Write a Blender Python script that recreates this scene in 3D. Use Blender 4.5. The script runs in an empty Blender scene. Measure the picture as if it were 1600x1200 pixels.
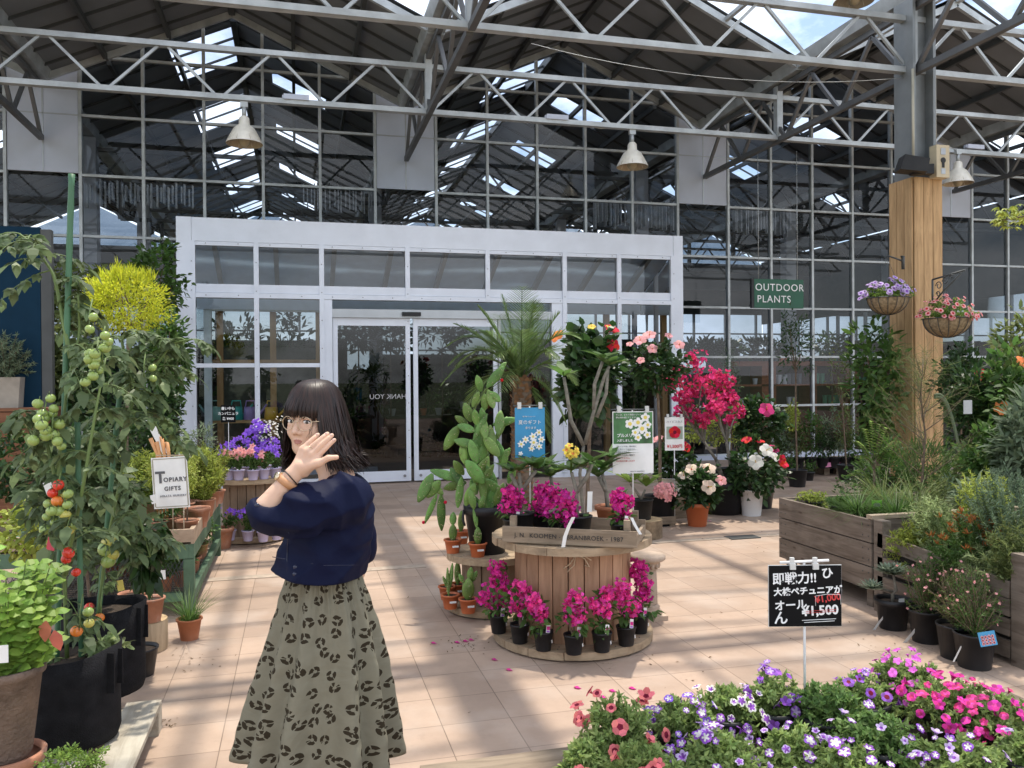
import bpy, math, random
import numpy as np
from mathutils import Vector, Matrix
R = math.radians
SC = bpy.context.scene
COL = SC.collection
# ------------------------------------------------------------------ camera
YAW, PITCH, ROLL, FPX, CH = R(14.6), R(-0.36), R(0.45), 1290.0, 1.6
_f = np.array([math.sin(YAW)*math.cos(PITCH), math.cos(YAW)*math.cos(PITCH), math.sin(PITCH)])
_r0 = np.array([math.cos(YAW), -math.sin(YAW), 0.0])
_u0 = np.cross(_r0, _f)
_r = _r0*math.cos(ROLL) - _u0*math.sin(ROLL)
_u = _u0*math.cos(ROLL) + _r0*math.sin(ROLL)
CAMP = np.array([0, 0, CH])
cd = bpy.data.cameras.new('camera'); cam = bpy.data.objects.new('camera', cd); COL.objects.link(cam)
cam.matrix_world = Matrix(((_r[0], _u[0], -_f[0], 0), (_r[1], _u[1], -_f[1], 0), (_r[2], _u[2], -_f[2], CH), (0, 0, 0, 1)))
cd.sensor_width = 36; cd.lens = 36*FPX/1600; cd.clip_start = .05; cd.clip_end = 2000
SC.camera = cam
# ------------------------------------------------------------------ light
SUN = Vector((.15, .24, 1.0)).normalized()
w = bpy.data.worlds.new('World'); SC.world = w; w.use_nodes = True
nt = w.node_tree; nt.nodes.clear()
o_ = nt.nodes.new('ShaderNodeOutputWorld'); bg = nt.nodes.new('ShaderNodeBackground')
sky = nt.nodes.new('ShaderNodeTexSky'); sky.sky_type = 'NISHITA'; sky.sun_disc = False
sky.sun_elevation = math.asin(SUN.z); sky.sun_rotation = math.atan2(SUN.x, SUN.y)
sky.air_density = 1.0; sky.dust_density = 1.5; sky.ozone_density = 1.5
tc = nt.nodes.new('ShaderNodeTexCoord'); mp = nt.nodes.new('ShaderNodeMapping'); mp.inputs['Scale'].default_value = (1.3, 1.3, 2.6)
ns = nt.nodes.new('ShaderNodeTexNoise'); ns.inputs['Scale'].default_value = 2.2; ns.inputs['Detail'].default_value = 8
ns.inputs['Roughness'].default_value = .6
rp = nt.nodes.new('ShaderNodeValToRGB'); rp.color_ramp.elements[0].position = .40; rp.color_ramp.elements[1].position = .60
mx = nt.nodes.new('ShaderNodeMixRGB'); mx.inputs[2].default_value = (10.5, 10.9, 11.6, 1)
L = nt.links.new
L(tc.outputs['Generated'], mp.inputs[0]); L(mp.outputs[0], ns.inputs[0]); L(ns.outputs[0], rp.inputs[0])
L(rp.outputs[0], mx.inputs[0]); L(sky.outputs[0], mx.inputs[1]); L(mx.outputs[0], bg.inputs[0]); L(bg.outputs[0], o_.inputs[0])
bg.inputs[1].default_value = .15
sd = bpy.data.lights.new('sun', 'SUN'); sd.energy = 3.0; sd.angle = R(1.1); sd.color = (1, .925, .80)
so = bpy.data.objects.new('sun', sd); COL.objects.link(so)
so.rotation_euler = SUN.to_track_quat('Z', 'Y').to_euler(); so.location = (0, 0, 20)
SC.view_settings.view_transform = 'Standard'; SC.view_settings.look = 'None'; SC.view_settings.gamma = 1
SC.view_settings.exposure = .62
SC.cycles.max_bounces = 10; SC.cycles.transparent_max_bounces = 24; SC.cycles.caustics_reflective = False; SC.cycles.caustics_refractive = False
# ------------------------------------------------------------------ layout helpers (photo measures -> metres)
def ray(px, py): return _f + _r*((px-800)/FPX) + _u*((600-py)/FPX)
def GP(px, py, z=0.0):                 # point of a horizontal plane
    d = ray(px, py); return CAMP + d*((z-CH)/d[2])
def WP(px, py, Y):                     # point of a plane facing the hall front
    d = ray(px, py); return CAMP + d*(Y/d[1])
def CP(px, py, zc): return CAMP + ray(px, py)*zc
def zat(py, p):                        # height over ground point p seen at row py
    q = np.array([p[0], p[1], CH]) - CAMP
    zc = q@_f; k = (600-py)/FPX
    # (q+(0,0,t))@_u = k*(q+(0,0,t))@_f
    t = (k*zc - q@_u)/(_u[2]-k*_f[2]); return CH + t
def depth(p): return (np.array([p[0], p[1], CH])-CAMP)@_f
rng = np.random.default_rng(7)
# ------------------------------------------------------------------ materials
MATS = {}
def nodes(name):
    m = bpy.data.materials.new(name); m.use_nodes = True; t = m.node_tree; b = t.nodes['Principled BSDF']
    return m, t, b
def mat(name, col, rough=.6, metal=0, var=.12, scale=6, bump=0, bscale=40, spec=.5, coat=0, island=0, trans=0, stretch=None, hue=0, coords='Object', dirt=0, dirtcol=(.1, .08, .06)):
    if name in MATS: return MATS[name]
    m, t, b = nodes(name); N = t.nodes.new; K = t.links.new
    b.inputs['Roughness'].default_value = rough; b.inputs['Metallic'].default_value = metal
    b.inputs['Specular IOR Level'].default_value = spec; b.inputs['Coat Weight'].default_value = coat
    tc = N('ShaderNodeTexCoord'); mp = N('ShaderNodeMapping'); K(tc.outputs[coords], mp.inputs[0])
    if stretch: mp.inputs['Scale'].default_value = stretch
    nz = N('ShaderNodeTexNoise'); nz.inputs['Scale'].default_value = scale; nz.inputs['Detail'].default_value = 5
    K(mp.outputs[0], nz.inputs[0])
    hs = N('ShaderNodeHueSaturation'); hs.inputs['Color'].default_value = (*col, 1)
    mr = N('ShaderNodeMapRange'); mr.inputs['From Min'].default_value = .3; mr.inputs['From Max'].default_value = .7
    mr.inputs['To Min'].default_value = 1-var; mr.inputs['To Max'].default_value = 1+var
    K(nz.outputs[0], mr.inputs[0]); last = mr.outputs[0]
    if island:
        g = N('ShaderNodeNewGeometry'); m2 = N('ShaderNodeMapRange'); m2.inputs['To Min'].default_value = 1-island; m2.inputs['To Max'].default_value = 1+island
        K(g.outputs['Random Per Island'], m2.inputs[0]); mu = N('ShaderNodeMath'); mu.operation = 'MULTIPLY'
        K(last, mu.inputs[0]); K(m2.outputs[0], mu.inputs[1]); last = mu.outputs[0]
        if hue:
            m3 = N('ShaderNodeMapRange'); m3.inputs['To Min'].default_value = .5-hue; m3.inputs['To Max'].default_value = .5+hue
            wn = N('ShaderNodeTexWhiteNoise'); wn.noise_dimensions = '1D'; K(g.outputs['Random Per Island'], wn.inputs['W'])
            K(wn.outputs[0], m3.inputs[0]); K(m3.outputs[0], hs.inputs['Hue'])
    K(last, hs.inputs['Value']); out = hs.outputs[0]
    if dirt:
        n2 = N('ShaderNodeTexNoise'); n2.inputs['Scale'].default_value = scale*.6; n2.inputs['Detail'].default_value = 8; n2.inputs['Roughness'].default_value = .7
        K(mp.outputs[0], n2.inputs[0]); r2 = N('ShaderNodeMapRange'); r2.inputs['From Min'].default_value = .5; r2.inputs['From Max'].default_value = .72
        r2.inputs['To Max'].default_value = dirt; K(n2.outputs[0], r2.inputs[0])
        x = N('ShaderNodeMixRGB'); K(r2.outputs[0], x.inputs[0]); K(out, x.inputs[1]); x.inputs[2].default_value = (*dirtcol, 1); out = x.outputs[0]
    K(out, b.inputs['Base Color'])
    if bump:
        n3 = N('ShaderNodeTexNoise'); n3.inputs['Scale'].default_value = bscale; n3.inputs['Detail'].default_value = 4; K(mp.outputs[0], n3.inputs[0])
        bp = N('ShaderNodeBump'); bp.inputs['Strength'].default_value = bump; bp.inputs['Distance'].default_value = .01
        K(n3.outputs[0], bp.inputs['Height']); K(bp.outputs[0], b.inputs['Normal'])
    if trans:
        tl = N('ShaderNodeBsdfTranslucent'); K(out, tl.inputs[0]); ms = N('ShaderNodeMixShader'); ms.inputs[0].default_value = trans
        K(b.outputs[0], ms.inputs[1]); K(tl.outputs[0], ms.inputs[2]); K(ms.outputs[0], t.nodes['Material Output'].inputs[0])
    MATS[name] = m; return m
def leafmat(name, col, rough=.5, island=.4, trans=.46, hue=.015, var=.2, spec=.4):
    return mat(name, col, rough, 0, var, 3, island=island, trans=trans, hue=hue, spec=spec)
def petal(name, col, trans=.35, island=.25, hue=.012): return mat(name, col, .6, 0, .1, 20, island=island, trans=trans, hue=hue, spec=.2)
def woodmat(name, col, dark=.5, rough=.75, stretch=(1, 1, 12), grain=1.0, island=.15, bump=.25, knots=True, dirt=0):
    """wood whose grain runs across the stretched axes"""
    if name in MATS: return MATS[name]
    m, t, b = nodes(name); N = t.nodes.new; K = t.links.new
    b.inputs['Roughness'].default_value = rough; b.inputs['Specular IOR Level'].default_value = .25
    tc = N('ShaderNodeTexCoord'); mp = N('ShaderNodeMapping'); K(tc.outputs['Object'], mp.inputs[0]); mp.inputs['Scale'].default_value = stretch
    g = N('ShaderNodeNewGeometry'); av = N('ShaderNodeVectorMath'); av.operation = 'ADD'
    sc = N('ShaderNodeVectorMath'); sc.operation = 'SCALE'; sc.inputs['Scale'].default_value = 31
    cx = N('ShaderNodeCombineXYZ')
    for i in range(3): K(g.outputs['Random Per Island'], cx.inputs[i])
    K(cx.outputs[0], sc.inputs[0]); K(mp.outputs[0], av.inputs[0]); K(sc.outputs[0], av.inputs[1])
    nz = N('ShaderNodeTexNoise'); nz.inputs['Scale'].default_value = 2.2*grain; nz.inputs['Detail'].default_value = 7; nz.inputs['Roughness'].default_value = .65; nz.inputs['Distortion'].default_value = .6
    K(av.outputs[0], nz.inputs[0])
    cr = N('ShaderNodeValToRGB'); e = cr.color_ramp.elements
    e[0].position = .3; e[0].color = (col[0]*dark, col[1]*dark*.95, col[2]*dark*.9, 1); e[1].position = .62; e[1].color = (*col, 1)
    K(nz.outputs[0], cr.inputs[0])
    m2 = N('ShaderNodeMapRange'); m2.inputs['To Min'].default_value = 1-island; m2.inputs['To Max'].default_value = 1+island; K(g.outputs['Random Per Island'], m2.inputs[0])
    hs = N('ShaderNodeHueSaturation'); K(cr.outputs[0], hs.inputs['Color']); K(m2.outputs[0], hs.inputs['Value']); out = hs.outputs[0]
    if knots:
        mk = N('ShaderNodeMapping'); mk.inputs['Scale'].default_value = tuple(min(s, 3.2)*1.5 for s in stretch); K(tc.outputs['Object'], mk.inputs[0])
        av2 = N('ShaderNodeVectorMath'); av2.operation = 'ADD'; K(mk.outputs[0], av2.inputs[0]); K(sc.outputs[0], av2.inputs[1])
        vo = N('ShaderNodeTexVoronoi'); vo.inputs['Scale'].default_value = 1.7; K(av2.outputs[0], vo.inputs[0])
        r3 = N('ShaderNodeMapRange'); r3.inputs['From Min'].default_value = .05; r3.inputs['From Max'].default_value = .10; r3.inputs['To Min'].default_value = .75; r3.inputs['To Max'].default_value = 0
        K(vo.outputs['Distance'], r3.inputs[0]); x = N('ShaderNodeMixRGB'); K(r3.outputs[0], x.inputs[0]); K(out, x.inputs[1]); x.inputs[2].default_value = (col[0]*.3, col[1]*.22, col[2]*.18, 1); out = x.outputs[0]
    if dirt:
        n2 = N('ShaderNodeTexNoise'); n2.inputs['Scale'].default_value = 5; n2.inputs['Detail'].default_value = 8
        K(tc.outputs['Object'], n2.inputs[0]); r2 = N('ShaderNodeMapRange'); r2.inputs['From Min'].default_value = .48; r2.inputs['From Max'].default_value = .7; r2.inputs['To Max'].default_value = dirt
        K(n2.outputs[0], r2.inputs[0]); x = N('ShaderNodeMixRGB'); K(r2.outputs[0], x.inputs[0]); K(out, x.inputs[1]); x.inputs[2].default_value = (.06, .05, .04, 1); out = x.outputs[0]
    K(out, b.inputs['Base Color'])
    bp = N('ShaderNodeBump'); bp.inputs['Strength'].default_value = bump; bp.inputs['Distance'].default_value = .01; K(nz.outputs[0], bp.inputs['Height']); K(bp.outputs[0], b.inputs['Normal'])
    MATS[name] = m; return m
def glassmat(name, tint=(.9, .95, .95), refl=1.5, gl=(1, 1, 1), wav=0.0):
    if name in MATS: return MATS[name]
    m = bpy.data.materials.new(name); m.use_nodes = True; t = m.node_tree; t.nodes.clear(); N = t.nodes.new; K = t.links.new
    o = N('ShaderNodeOutputMaterial'); tr = N('ShaderNodeBsdfTransparent'); tr.inputs[0].default_value = (*tint, 1)
    g = N('ShaderNodeBsdfGlossy'); g.inputs['Roughness'].default_value = .0; g.inputs[0].default_value = (*gl, 1)
    fr = N('ShaderNodeFresnel'); fr.inputs[0].default_value = refl; ms = N('ShaderNodeMixShader')
    if wav:
        tc = N('ShaderNodeTexCoord'); nz = N('ShaderNodeTexNoise'); nz.inputs['Scale'].default_value = .8; K(tc.outputs['Object'], nz.inputs[0])
        bp = N('ShaderNodeBump'); bp.inputs['Strength'].default_value = wav; bp.inputs['Distance'].default_value = .02; K(nz.outputs[0], bp.inputs['Height']); K(bp.outputs[0], g.inputs['Normal'])
    K(fr.outputs[0], ms.inputs[0]); K(tr.outputs[0], ms.inputs[1]); K(g.outputs[0], ms.inputs[2]); K(ms.outputs[0], o.inputs[0])
    MATS[name] = m; return m
def emit(name, col, s):
    m, t, b = nodes(name); b.inputs['Emission Color'].default_value = (*col, 1); b.inputs['Emission Strength'].default_value = s; return m
# ------------------------------------------------------------------ mesh builder
def norm(a):
    a = np.asarray(a, float); n = np.linalg.norm(a, axis=-1, keepdims=True); n[n == 0] = 1; return a/n
class MB:
    def __init__(s): s.V = []; s.F = []; s.n = 0; s.UV = False
    def add(s, V, F, mi=0, smooth=False):
        V = np.asarray(V, float).reshape(-1, 3); s.V.append(V)
        if isinstance(F, np.ndarray): s.F.append((F+s.n, mi, smooth))
        else:
            by = {}
            for f in F: by.setdefault(len(f), []).append(f)
            for k, fs in by.items(): s.F.append((np.array(fs, int)+s.n, mi, smooth))
        s.n += len(V); return s
    def box(s, c, size, mi=0, rz=0.0, M=None):
        h = np.array(size)/2; V = np.array([[x, y, z] for x in (-1, 1) for y in (-1, 1) for z in (-1, 1)])*h
        if rz: V = V@np.array([[math.cos(rz), math.sin(rz), 0], [-math.sin(rz), math.cos(rz), 0], [0, 0, 1]])
        if M is not None: V = V@np.array(M).T
        s.add(V+np.array(c), np.array([[0, 1, 3, 2], [4, 6, 7, 5], [0, 4, 5, 1], [2, 3, 7, 6], [0, 2, 6, 4], [1, 5, 7, 3]]), mi); return s
    def bb(s, x0, x1, y0, y1, z0, z1, mi=0): return s.box(((x0+x1)/2, (y0+y1)/2, (z0+z1)/2), (abs(x1-x0), abs(y1-y0), abs(z1-z0)), mi)
    def beam(s, p0, p1, w, h, mi=0, up=(0, 0, 1)):
        p0 = np.array(p0, float); p1 = np.array(p1, float); d = p1-p0; L = np.linalg.norm(d); d = d/L
        up = np.array(up, float)
        if abs(d@up) > .98: up = np.array([0, 1., 0])
        a = norm(np.cross(d, up)); b = np.cross(a, d); M = np.stack([d, a, b], 1)
        return s.box((p0+p1)/2, (L, w, h), mi, M=M)
    def tube(s, pts, rad, n=8, mi=0, cap=True, smooth=True, sx=1.0):
        P = np.asarray(pts, float); k = len(P); rad = np.broadcast_to(np.asarray(rad, float), (k,))
        T = np.gradient(P, axis=0); T = norm(T); ref = np.array([0, 0, 1.]) if abs(T[0][2]) < .9 else np.array([1., 0, 0])
        rings = []; a = norm(np.cross(T[0], ref))
        for i in range(k):
            a = a - T[i]*(a@T[i]); a = a/max(np.linalg.norm(a), 1e-9); b = np.cross(T[i], a)
            th = np.linspace(0, 2*np.pi, n, endpoint=False)
            rings.append(P[i]+rad[i]*(np.cos(th)[:, None]*a*sx+np.sin(th)[:, None]*b))
        V = np.concatenate(rings); i = np.arange(n); j = (i+1) % n
        F = np.concatenate([np.stack([q*n+i, q*n+j, (q+1)*n+j, (q+1)*n+i], 1) for q in range(k-1)])
        s.add(V, F, mi, smooth)
        if cap: s.F.append((np.array([list(range(n))[::-1]])+s.n-len(V), mi, False)); s.F.append((np.array([list(range(n))])+s.n-n, mi, False))
        return s
    def lathe(s, prof, c=(0, 0, 0), n=24, mi=0, smooth=True, sx=1, sy=1, flute=None):
        prof = np.array(prof, float); k = len(prof); th = np.linspace(0, 2*np.pi, n, endpoint=False)
        rr = prof[:, 0][:, None]*np.ones(n)
        if flute is not None:
            fl, a, b = flute; rr[a:b] *= (1-fl*(np.arange(n) % 2))
        V = np.stack([rr*np.cos(th)*sx, rr*np.sin(th)*sy, prof[:, 1][:, None]*np.ones(n)], -1).reshape(-1, 3)+np.array(c)
        i = np.arange(n); j = (i+1) % n
        F = np.concatenate([np.stack([q*n+i, q*n+j, (q+1)*n+j, (q+1)*n+i], 1) for q in range(k-1)])
        return s.add(V, F, mi, smooth)
    def disc(s, c, r, n=24, mi=0, up=True, sy=1):
        th = np.linspace(0, 2*np.pi, n, endpoint=False); V = np.stack([r*np.cos(th), r*sy*np.sin(th), 0*th], -1)+np.array(c)
        return s.add(V, np.array([list(range(n))]) if up else np.array([list(range(n))[::-1]]), mi)
    def ball(s, c, r, n=10, m=7, mi=0):
        r = np.broadcast_to(np.asarray(r, float), (3,))
        ph = np.linspace(-np.pi/2, np.pi/2, m+1); th = np.linspace(0, 2*np.pi, n, endpoint=False)
        V = np.stack([np.cos(ph)[:, None]*np.cos(th)*r[0], np.cos(ph)[:, None]*np.sin(th)*r[1], np.sin(ph)[:, None]*np.ones(n)*r[2]], -1).reshape(-1, 3)+np.array(c)
        i = np.arange(n); j = (i+1) % n
        F = np.concatenate([np.stack([q*n+i, q*n+j, (q+1)*n+j, (q+1)*n+i], 1) for q in range(m)])
        return s.add(V, F, mi, True)
    def quad(s, a, b, c, d, mi=0): return s.add([a, b, c, d], np.array([[0, 1, 2, 3]]), mi)
    def prism(s, pts, axis, t0, t1, mi=0):
        """pts: 2D outline; axis 0/1/2 = extrusion axis"""
        n = len(pts); o = [a for a in (0, 1, 2) if a != axis]; V = np.zeros((2*n, 3))
        V[:n, o[0]] = [p[0] for p in pts]; V[:n, o[1]] = [p[1] for p in pts]; V[n:] = V[:n]; V[:n, axis] = t0; V[n:, axis] = t1
        i = np.arange(n); j = (i+1) % n
        s.add(V, np.stack([i, j, n+j, n+i], 1), mi); s.F.append((np.array([list(range(n))[::-1]])+s.n-2*n, mi, False)); s.F.append((np.array([list(range(n))])+s.n-n, mi, False)); return s
    def leaves(s, P, D, Nn, Ln, Wd, mi=0, shape='oval', bend=.25, fold=.15):
        """leaf blades at P, growing along D, facing Nn"""
        P = np.asarray(P, float); n = len(P)
        if n == 0: return s
        D = norm(D); Nn = np.asarray(Nn, float); S = norm(np.cross(D, Nn)); Nn = np.cross(S, D)
        Ln = np.broadcast_to(np.asarray(Ln, float), (n,))[:, None, None]; Wd = np.broadcast_to(np.asarray(Wd, float), (n,))[:, None, None]
        bend = np.broadcast_to(np.asarray(bend, float), (n,))[:, None, None]
        if shape == 'oval': t = [0, .3, .68, 1]; wv = [.06, .5, .4, .03]
        elif shape == 'quad': t = [0, .55, 1]; wv = [.1, .5, .08]
        elif shape == 'strip': t = [0, .33, .66, 1]; wv = [.5, .5, .35, .05]
        elif shape == 'round': t = [0, .2, .75, 1]; wv = [.2, .5, .48, .22]
        elif shape == 'wedge': t = [0, .6, 1]; wv = [.1, .4, .5]
        t = np.array(t); wv = np.array(wv)
        mid = P[:, None, :]+D[:, None, :]*Ln*(t)[None, :, None]-Nn[:, None, :]*Ln*bend*(t**2)[None, :, None]
        off = S[:, None, :]*Wd*wv[None, :, None]; up = Nn[:, None, :]*Wd*wv[None, :, None]*fold
        V = np.stack([mid-off+up, mid+off+up], 2)            # n,k,2,3
        k = len(t); V = V.reshape(n, 2*k, 3)
        q = np.array([[2*i, 2*i+1, 2*i+3, 2*i+2] for i in range(k-1)])
        F = (q[None]+(np.arange(n)*2*k)[:, None, None]).reshape(-1, 4)
        return s.add(V.reshape(-1, 3), F, mi, False)
    def mesh(s, name, mats, smooth_angle=None):
        me = bpy.data.meshes.new(name); V = np.concatenate(s.V) if s.V else np.zeros((0, 3))
        me.vertices.add(len(V)); me.vertices.foreach_set('co', V.ravel())
        nl = sum(f.size for f, _, _ in s.F); npn = sum(len(f) for f, _, _ in s.F)
        me.loops.add(nl); me.polygons.add(npn)
        me.loops.foreach_set('vertex_index', np.concatenate([f.ravel() for f, _, _ in s.F]).astype(np.int32))
        tot = np.concatenate([np.full(len(f), f.shape[1]) for f, _, _ in s.F]); st = np.concatenate([[0], np.cumsum(tot)[:-1]])
        me.polygons.foreach_set('loop_start', st.astype(np.int32)); me.polygons.foreach_set('loop_total', tot.astype(np.int32))
        me.polygons.foreach_set('material_index', np.concatenate([np.full(len(f), m) for f, m, _ in s.F]).astype(np.int32))
        me.polygons.foreach_set('use_smooth', np.concatenate([np.full(len(f), sm) for f, _, sm in s.F]))
        me.update(calc_edges=True); me.validate()
        for m in (mats if isinstance(mats, (list, tuple)) else [mats]): me.materials.append(m)
        return me
    def build(s, name, mats, parent=None, loc=None):
        o = bpy.data.objects.new(name, s.mesh(name, mats)); COL.objects.link(o)
        if parent is not None: o.parent = parent
        if loc is not None: o.location = loc
        return o
def tag(o, label=None, cat=None, group=None, kind=None):
    if label: o['label'] = label
    if cat: o['category'] = cat
    if group: o['group'] = group
    if kind: o['kind'] = kind
    return o
def empty(name, loc, label, cat, group=None, rz=0):
    o = bpy.data.objects.new(name, None); COL.objects.link(o); o.location = tuple(float(v) for v in loc); o.rotation_euler = (0, 0, rz); o.empty_display_size = .1
    return tag(o, label, cat, group)
def inst(name, me, parent, M=None, loc=None):
    o = bpy.data.objects.new(name, me); COL.objects.link(o)
    if parent is not None: o.parent = parent
    if M is not None: o.matrix_local = M
    if loc is not None: o.location = loc
    return o
def copy_tree(o, parent=None):
    c = o.copy(); COL.objects.link(c)
    if parent is not None:
        c.parent = parent; c.matrix_local = o.matrix_local.copy()
    for ch in o.children: copy_tree(ch, c)
    return c
def textmesh(s, size, ext=.001, align='CENTER', shear=0, spacing=1, bold=0):
    cu = bpy.data.curves.new('txt', 'FONT'); cu.body = s; cu.size = size; cu.extrude = ext; cu.align_x = align; cu.align_y = 'CENTER'; cu.shear = shear
    cu.space_character = spacing; cu.offset = bold; cu.resolution_u = 3
    o = bpy.data.objects.new('txt', cu); COL.objects.link(o); bpy.context.view_layer.update()
    me = bpy.data.meshes.new_from_object(o.evaluated_get(bpy.context.evaluated_depsgraph_get()))
    bpy.data.objects.remove(o); bpy.data.curves.remove(cu); return me
def text(s, size, m, parent, name='lettering', loc=(0, 0, 0), rot=(R(90), 0, 0), **k):
    me = textmesh(s, size, **k); me.materials.clear(); me.materials.append(m); me.name = name
    o = bpy.data.objects.new(name, me); COL.objects.link(o); o.location = loc; o.rotation_euler = rot
    if parent is not None: o.parent = parent
    return o
def stroke_tubes(mb, strokes, r, org, sx, sz, y, mi=0):
    """handwriting: polylines in unit square drawn as flat rounded ribbons on a board facing -y"""
    for st in strokes:
        P = np.array(st, float); P = np.stack([org[0]+P[:, 0]*sx, np.full(len(P), y), org[1]+P[:, 1]*sz], 1)
        for a, b in zip(P[:-1], P[1:]):
            mb.tube([a, b], r, 6, mi)
# ------------------------------------------------------------------ common materials
galv = mat('galvanised_steel', (.46, .49, .50), .5, .35, .22, 3.5, bump=.05, bscale=30, dirt=.35, dirtcol=(.22, .23, .23))
darksteel = mat('dark_steel', (.075, .08, .08), .55, .3, .2, 3)
alu = mat('white_aluminium', (.74, .78, .86), .38, .1, .05, 3, dirt=.12, dirtcol=(.4, .4, .42))
alug = mat('grey_aluminium', (.42, .44, .46), .38, .5, .08, 4)
panelw = mat('pale_panel', (.52, .57, .68), .5, 0, .05, 2, dirt=.2, dirtcol=(.45, .45, .48))
black_p = mat('black_plastic', (.012, .012, .014), .45, 0, .25, 8, spec=.4, dirt=.25, dirtcol=(.05, .045, .04))
terra = mat('terracotta', (.42, .155, .075), .8, 0, .18, 9, bump=.15, bscale=60, dirt=.35, dirtcol=(.30, .20, .15))
terra_old = mat('weathered_terracotta', (.38, .17, .10), .85, 0, .25, 8, bump=.25, bscale=50, dirt=.75, dirtcol=(.42, .36, .32))
terra_pl = mat('orange_plastic', (.50, .13, .045), .5, 0, .08, 6)
soil = mat('soil', (.045, .03, .02), .95, 0, .4, 40, bump=.8, bscale=90)
whitep = mat('white_paint', (.78, .78, .78), .5, 0, .05, 5)
bark = mat('bark', (.16, .115, .08), .9, 0, .35, 30, bump=.6, bscale=80)
barkg = mat('grey_bark', (.21, .19, .155), .9, 0, .3, 30, bump=.5, bscale=80)
stemg = mat('green_stem', (.12, .18, .05), .6, 0, .2, 10)
labelw = mat('plant_label', (.75, .75, .73), .5, 0, .05, 5)
# ================================================================== SETTING
PB, VX, ZV, ZR, YE, YF = 5.72, 1.88, 6.42, 7.72, 11.2, 14.5
def zroof(x):
    t = ((x-VX) % PB)/PB; return ZV+(ZR-ZV)*(1-abs(2*t-1))
# --- floor: quarry tiles in a 0.32 m grid, joints as in the photo
def floor_mat():
    m, t, b = nodes('floor_tiles'); N = t.nodes.new; K = t.links.new
    tc = N('ShaderNodeTexCoord'); mp = N('ShaderNodeMapping'); K(tc.outputs['Object'], mp.inputs[0])
    a = GP(640, 873); mp.inputs['Location'].default_value = (-(a[0] % .325), -(GP(600, 1144)[1] % .325), 0)
    bt = N('ShaderNodeTexBrick'); bt.offset = 0; bt.squash = 1; bt.inputs['Scale'].default_value = 1
    bt.inputs['Brick Width'].default_value = .325; bt.inputs['Row Height'].default_value = .325; bt.inputs['Mortar Size'].default_value = .0028
    bt.inputs['Mortar Smooth'].default_value = .3; bt.inputs['Color1'].default_value = (.45, .33, .25, 1); bt.inputs['Color2'].default_value = (.37, .27, .205, 1); bt.inputs['Mortar'].default_value = (.21, .15, .11, 1)
    K(mp.outputs[0], bt.inputs[0])
    n1 = N('ShaderNodeTexNoise'); n1.inputs['Scale'].default_value = .9; n1.inputs['Detail'].default_value = 8; n1.inputs['Roughness'].default_value = .65; K(tc.outputs['Object'], n1.inputs[0])
    r1 = N('ShaderNodeMapRange'); r1.inputs['From Min'].default_value = .3; r1.inputs['From Max'].default_value = .7; r1.inputs['To Min'].default_value = .72; r1.inputs['To Max'].default_value = 1.15; K(n1.outputs[0], r1.inputs[0])
    hs = N('ShaderNodeHueSaturation'); K(bt.outputs['Color'], hs.inputs['Color']); K(r1.outputs[0], hs.inputs['Value'])
    n2 = N('ShaderNodeTexNoise'); n2.inputs['Scale'].default_value = 11; n2.inputs['Detail'].default_value = 10; n2.inputs['Roughness'].default_value = .75; K(tc.outputs['Object'], n2.inputs[0])
    r2 = N('ShaderNodeMapRange'); r2.inputs['From Min'].default_value = .55; r2.inputs['From Max'].default_value = .8; r2.inputs['To Max'].default_value = .6; K(n2.outputs[0], r2.inputs[0])
    x = N('ShaderNodeMixRGB'); K(r2.outputs[0], x.inputs[0]); K(hs.outputs[0], x.inputs[1]); x.inputs[2].default_value = (.25, .19, .15, 1)
    n3 = N('ShaderNodeTexNoise'); n3.inputs['Scale'].default_value = 2.3; n3.inputs['Detail'].default_value = 6; K(tc.outputs['Object'], n3.inputs[0])
    r3 = N('ShaderNodeMapRange'); r3.inputs['From Min'].default_value = .5; r3.inputs['From Max'].default_value = .75; r3.inputs['To Max'].default_value = .5; K(n3.outputs[0], r3.inputs[0])
    y = N('ShaderNodeMixRGB'); K(r3.outputs[0], y.inputs[0]); K(x.outputs[0], y.inputs[1]); y.inputs[2].default_value = (.50, .42, .36, 1)
    K(y.outputs[0], b.inputs['Base Color']); b.inputs['Roughness'].default_value = .62; b.inputs['Specular IOR Level'].default_value = .35
    bp = N('ShaderNodeBump'); bp.inputs['Strength'].default_value = .35; bp.inputs['Distance'].default_value = .004; K(bt.outputs['Fac'], bp.inputs['Height']); bp.invert = True
    b2 = N('ShaderNodeBump'); b2.inputs['Strength'].default_value = .15; b2.inputs['Distance'].default_value = .01; K(n2.outputs[0], b2.inputs['Height']); K(bp.outputs[0], b2.inputs['Normal']); K(b2.outputs[0], b.inputs['Normal'])
    return m
tag(MB().quad((-14, -8, 0), (24, -8, 0), (24, 34, 0), (-14, 34, 0)).build('floor', floor_mat()), kind='structure')
tag(MB().quad((-400, -400, -.03), (400, -400, -.03), (400, 400, -.03), (-400, 400, -.03)).build('ground', mat('gravel_ground', (.12, .14, .07), .9, var=.4, scale=2)), kind='structure')
g0 = GP(600, 889)
tag(MB().bb(-3.3, 1.05, g0[1]-.05, g0[1]+.07, -.01, .005).build('floor_channel', mat('pale_concrete', (.40, .32, .25), .8, var=.2, scale=14, dirt=.5, dirtcol=(.25, .24, .2))), kind='structure')
g1 = GP(1100, 843)
tag(MB().bb(2.3, 6.4, g1[1]-.05, g1[1]+.05, -.01, .005).build('floor_channel', MATS['pale_concrete']), kind='structure')
# drain cover
dp = GP(1160, 840)
tag(MB().bb(-.16, .16, -.08, .08, -.01, .009).build('drain_cover', darksteel, None, (dp[0], dp[1], 0)), 'small dark metal drain cover set in the sunlit tiles', 'drain cover')

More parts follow.
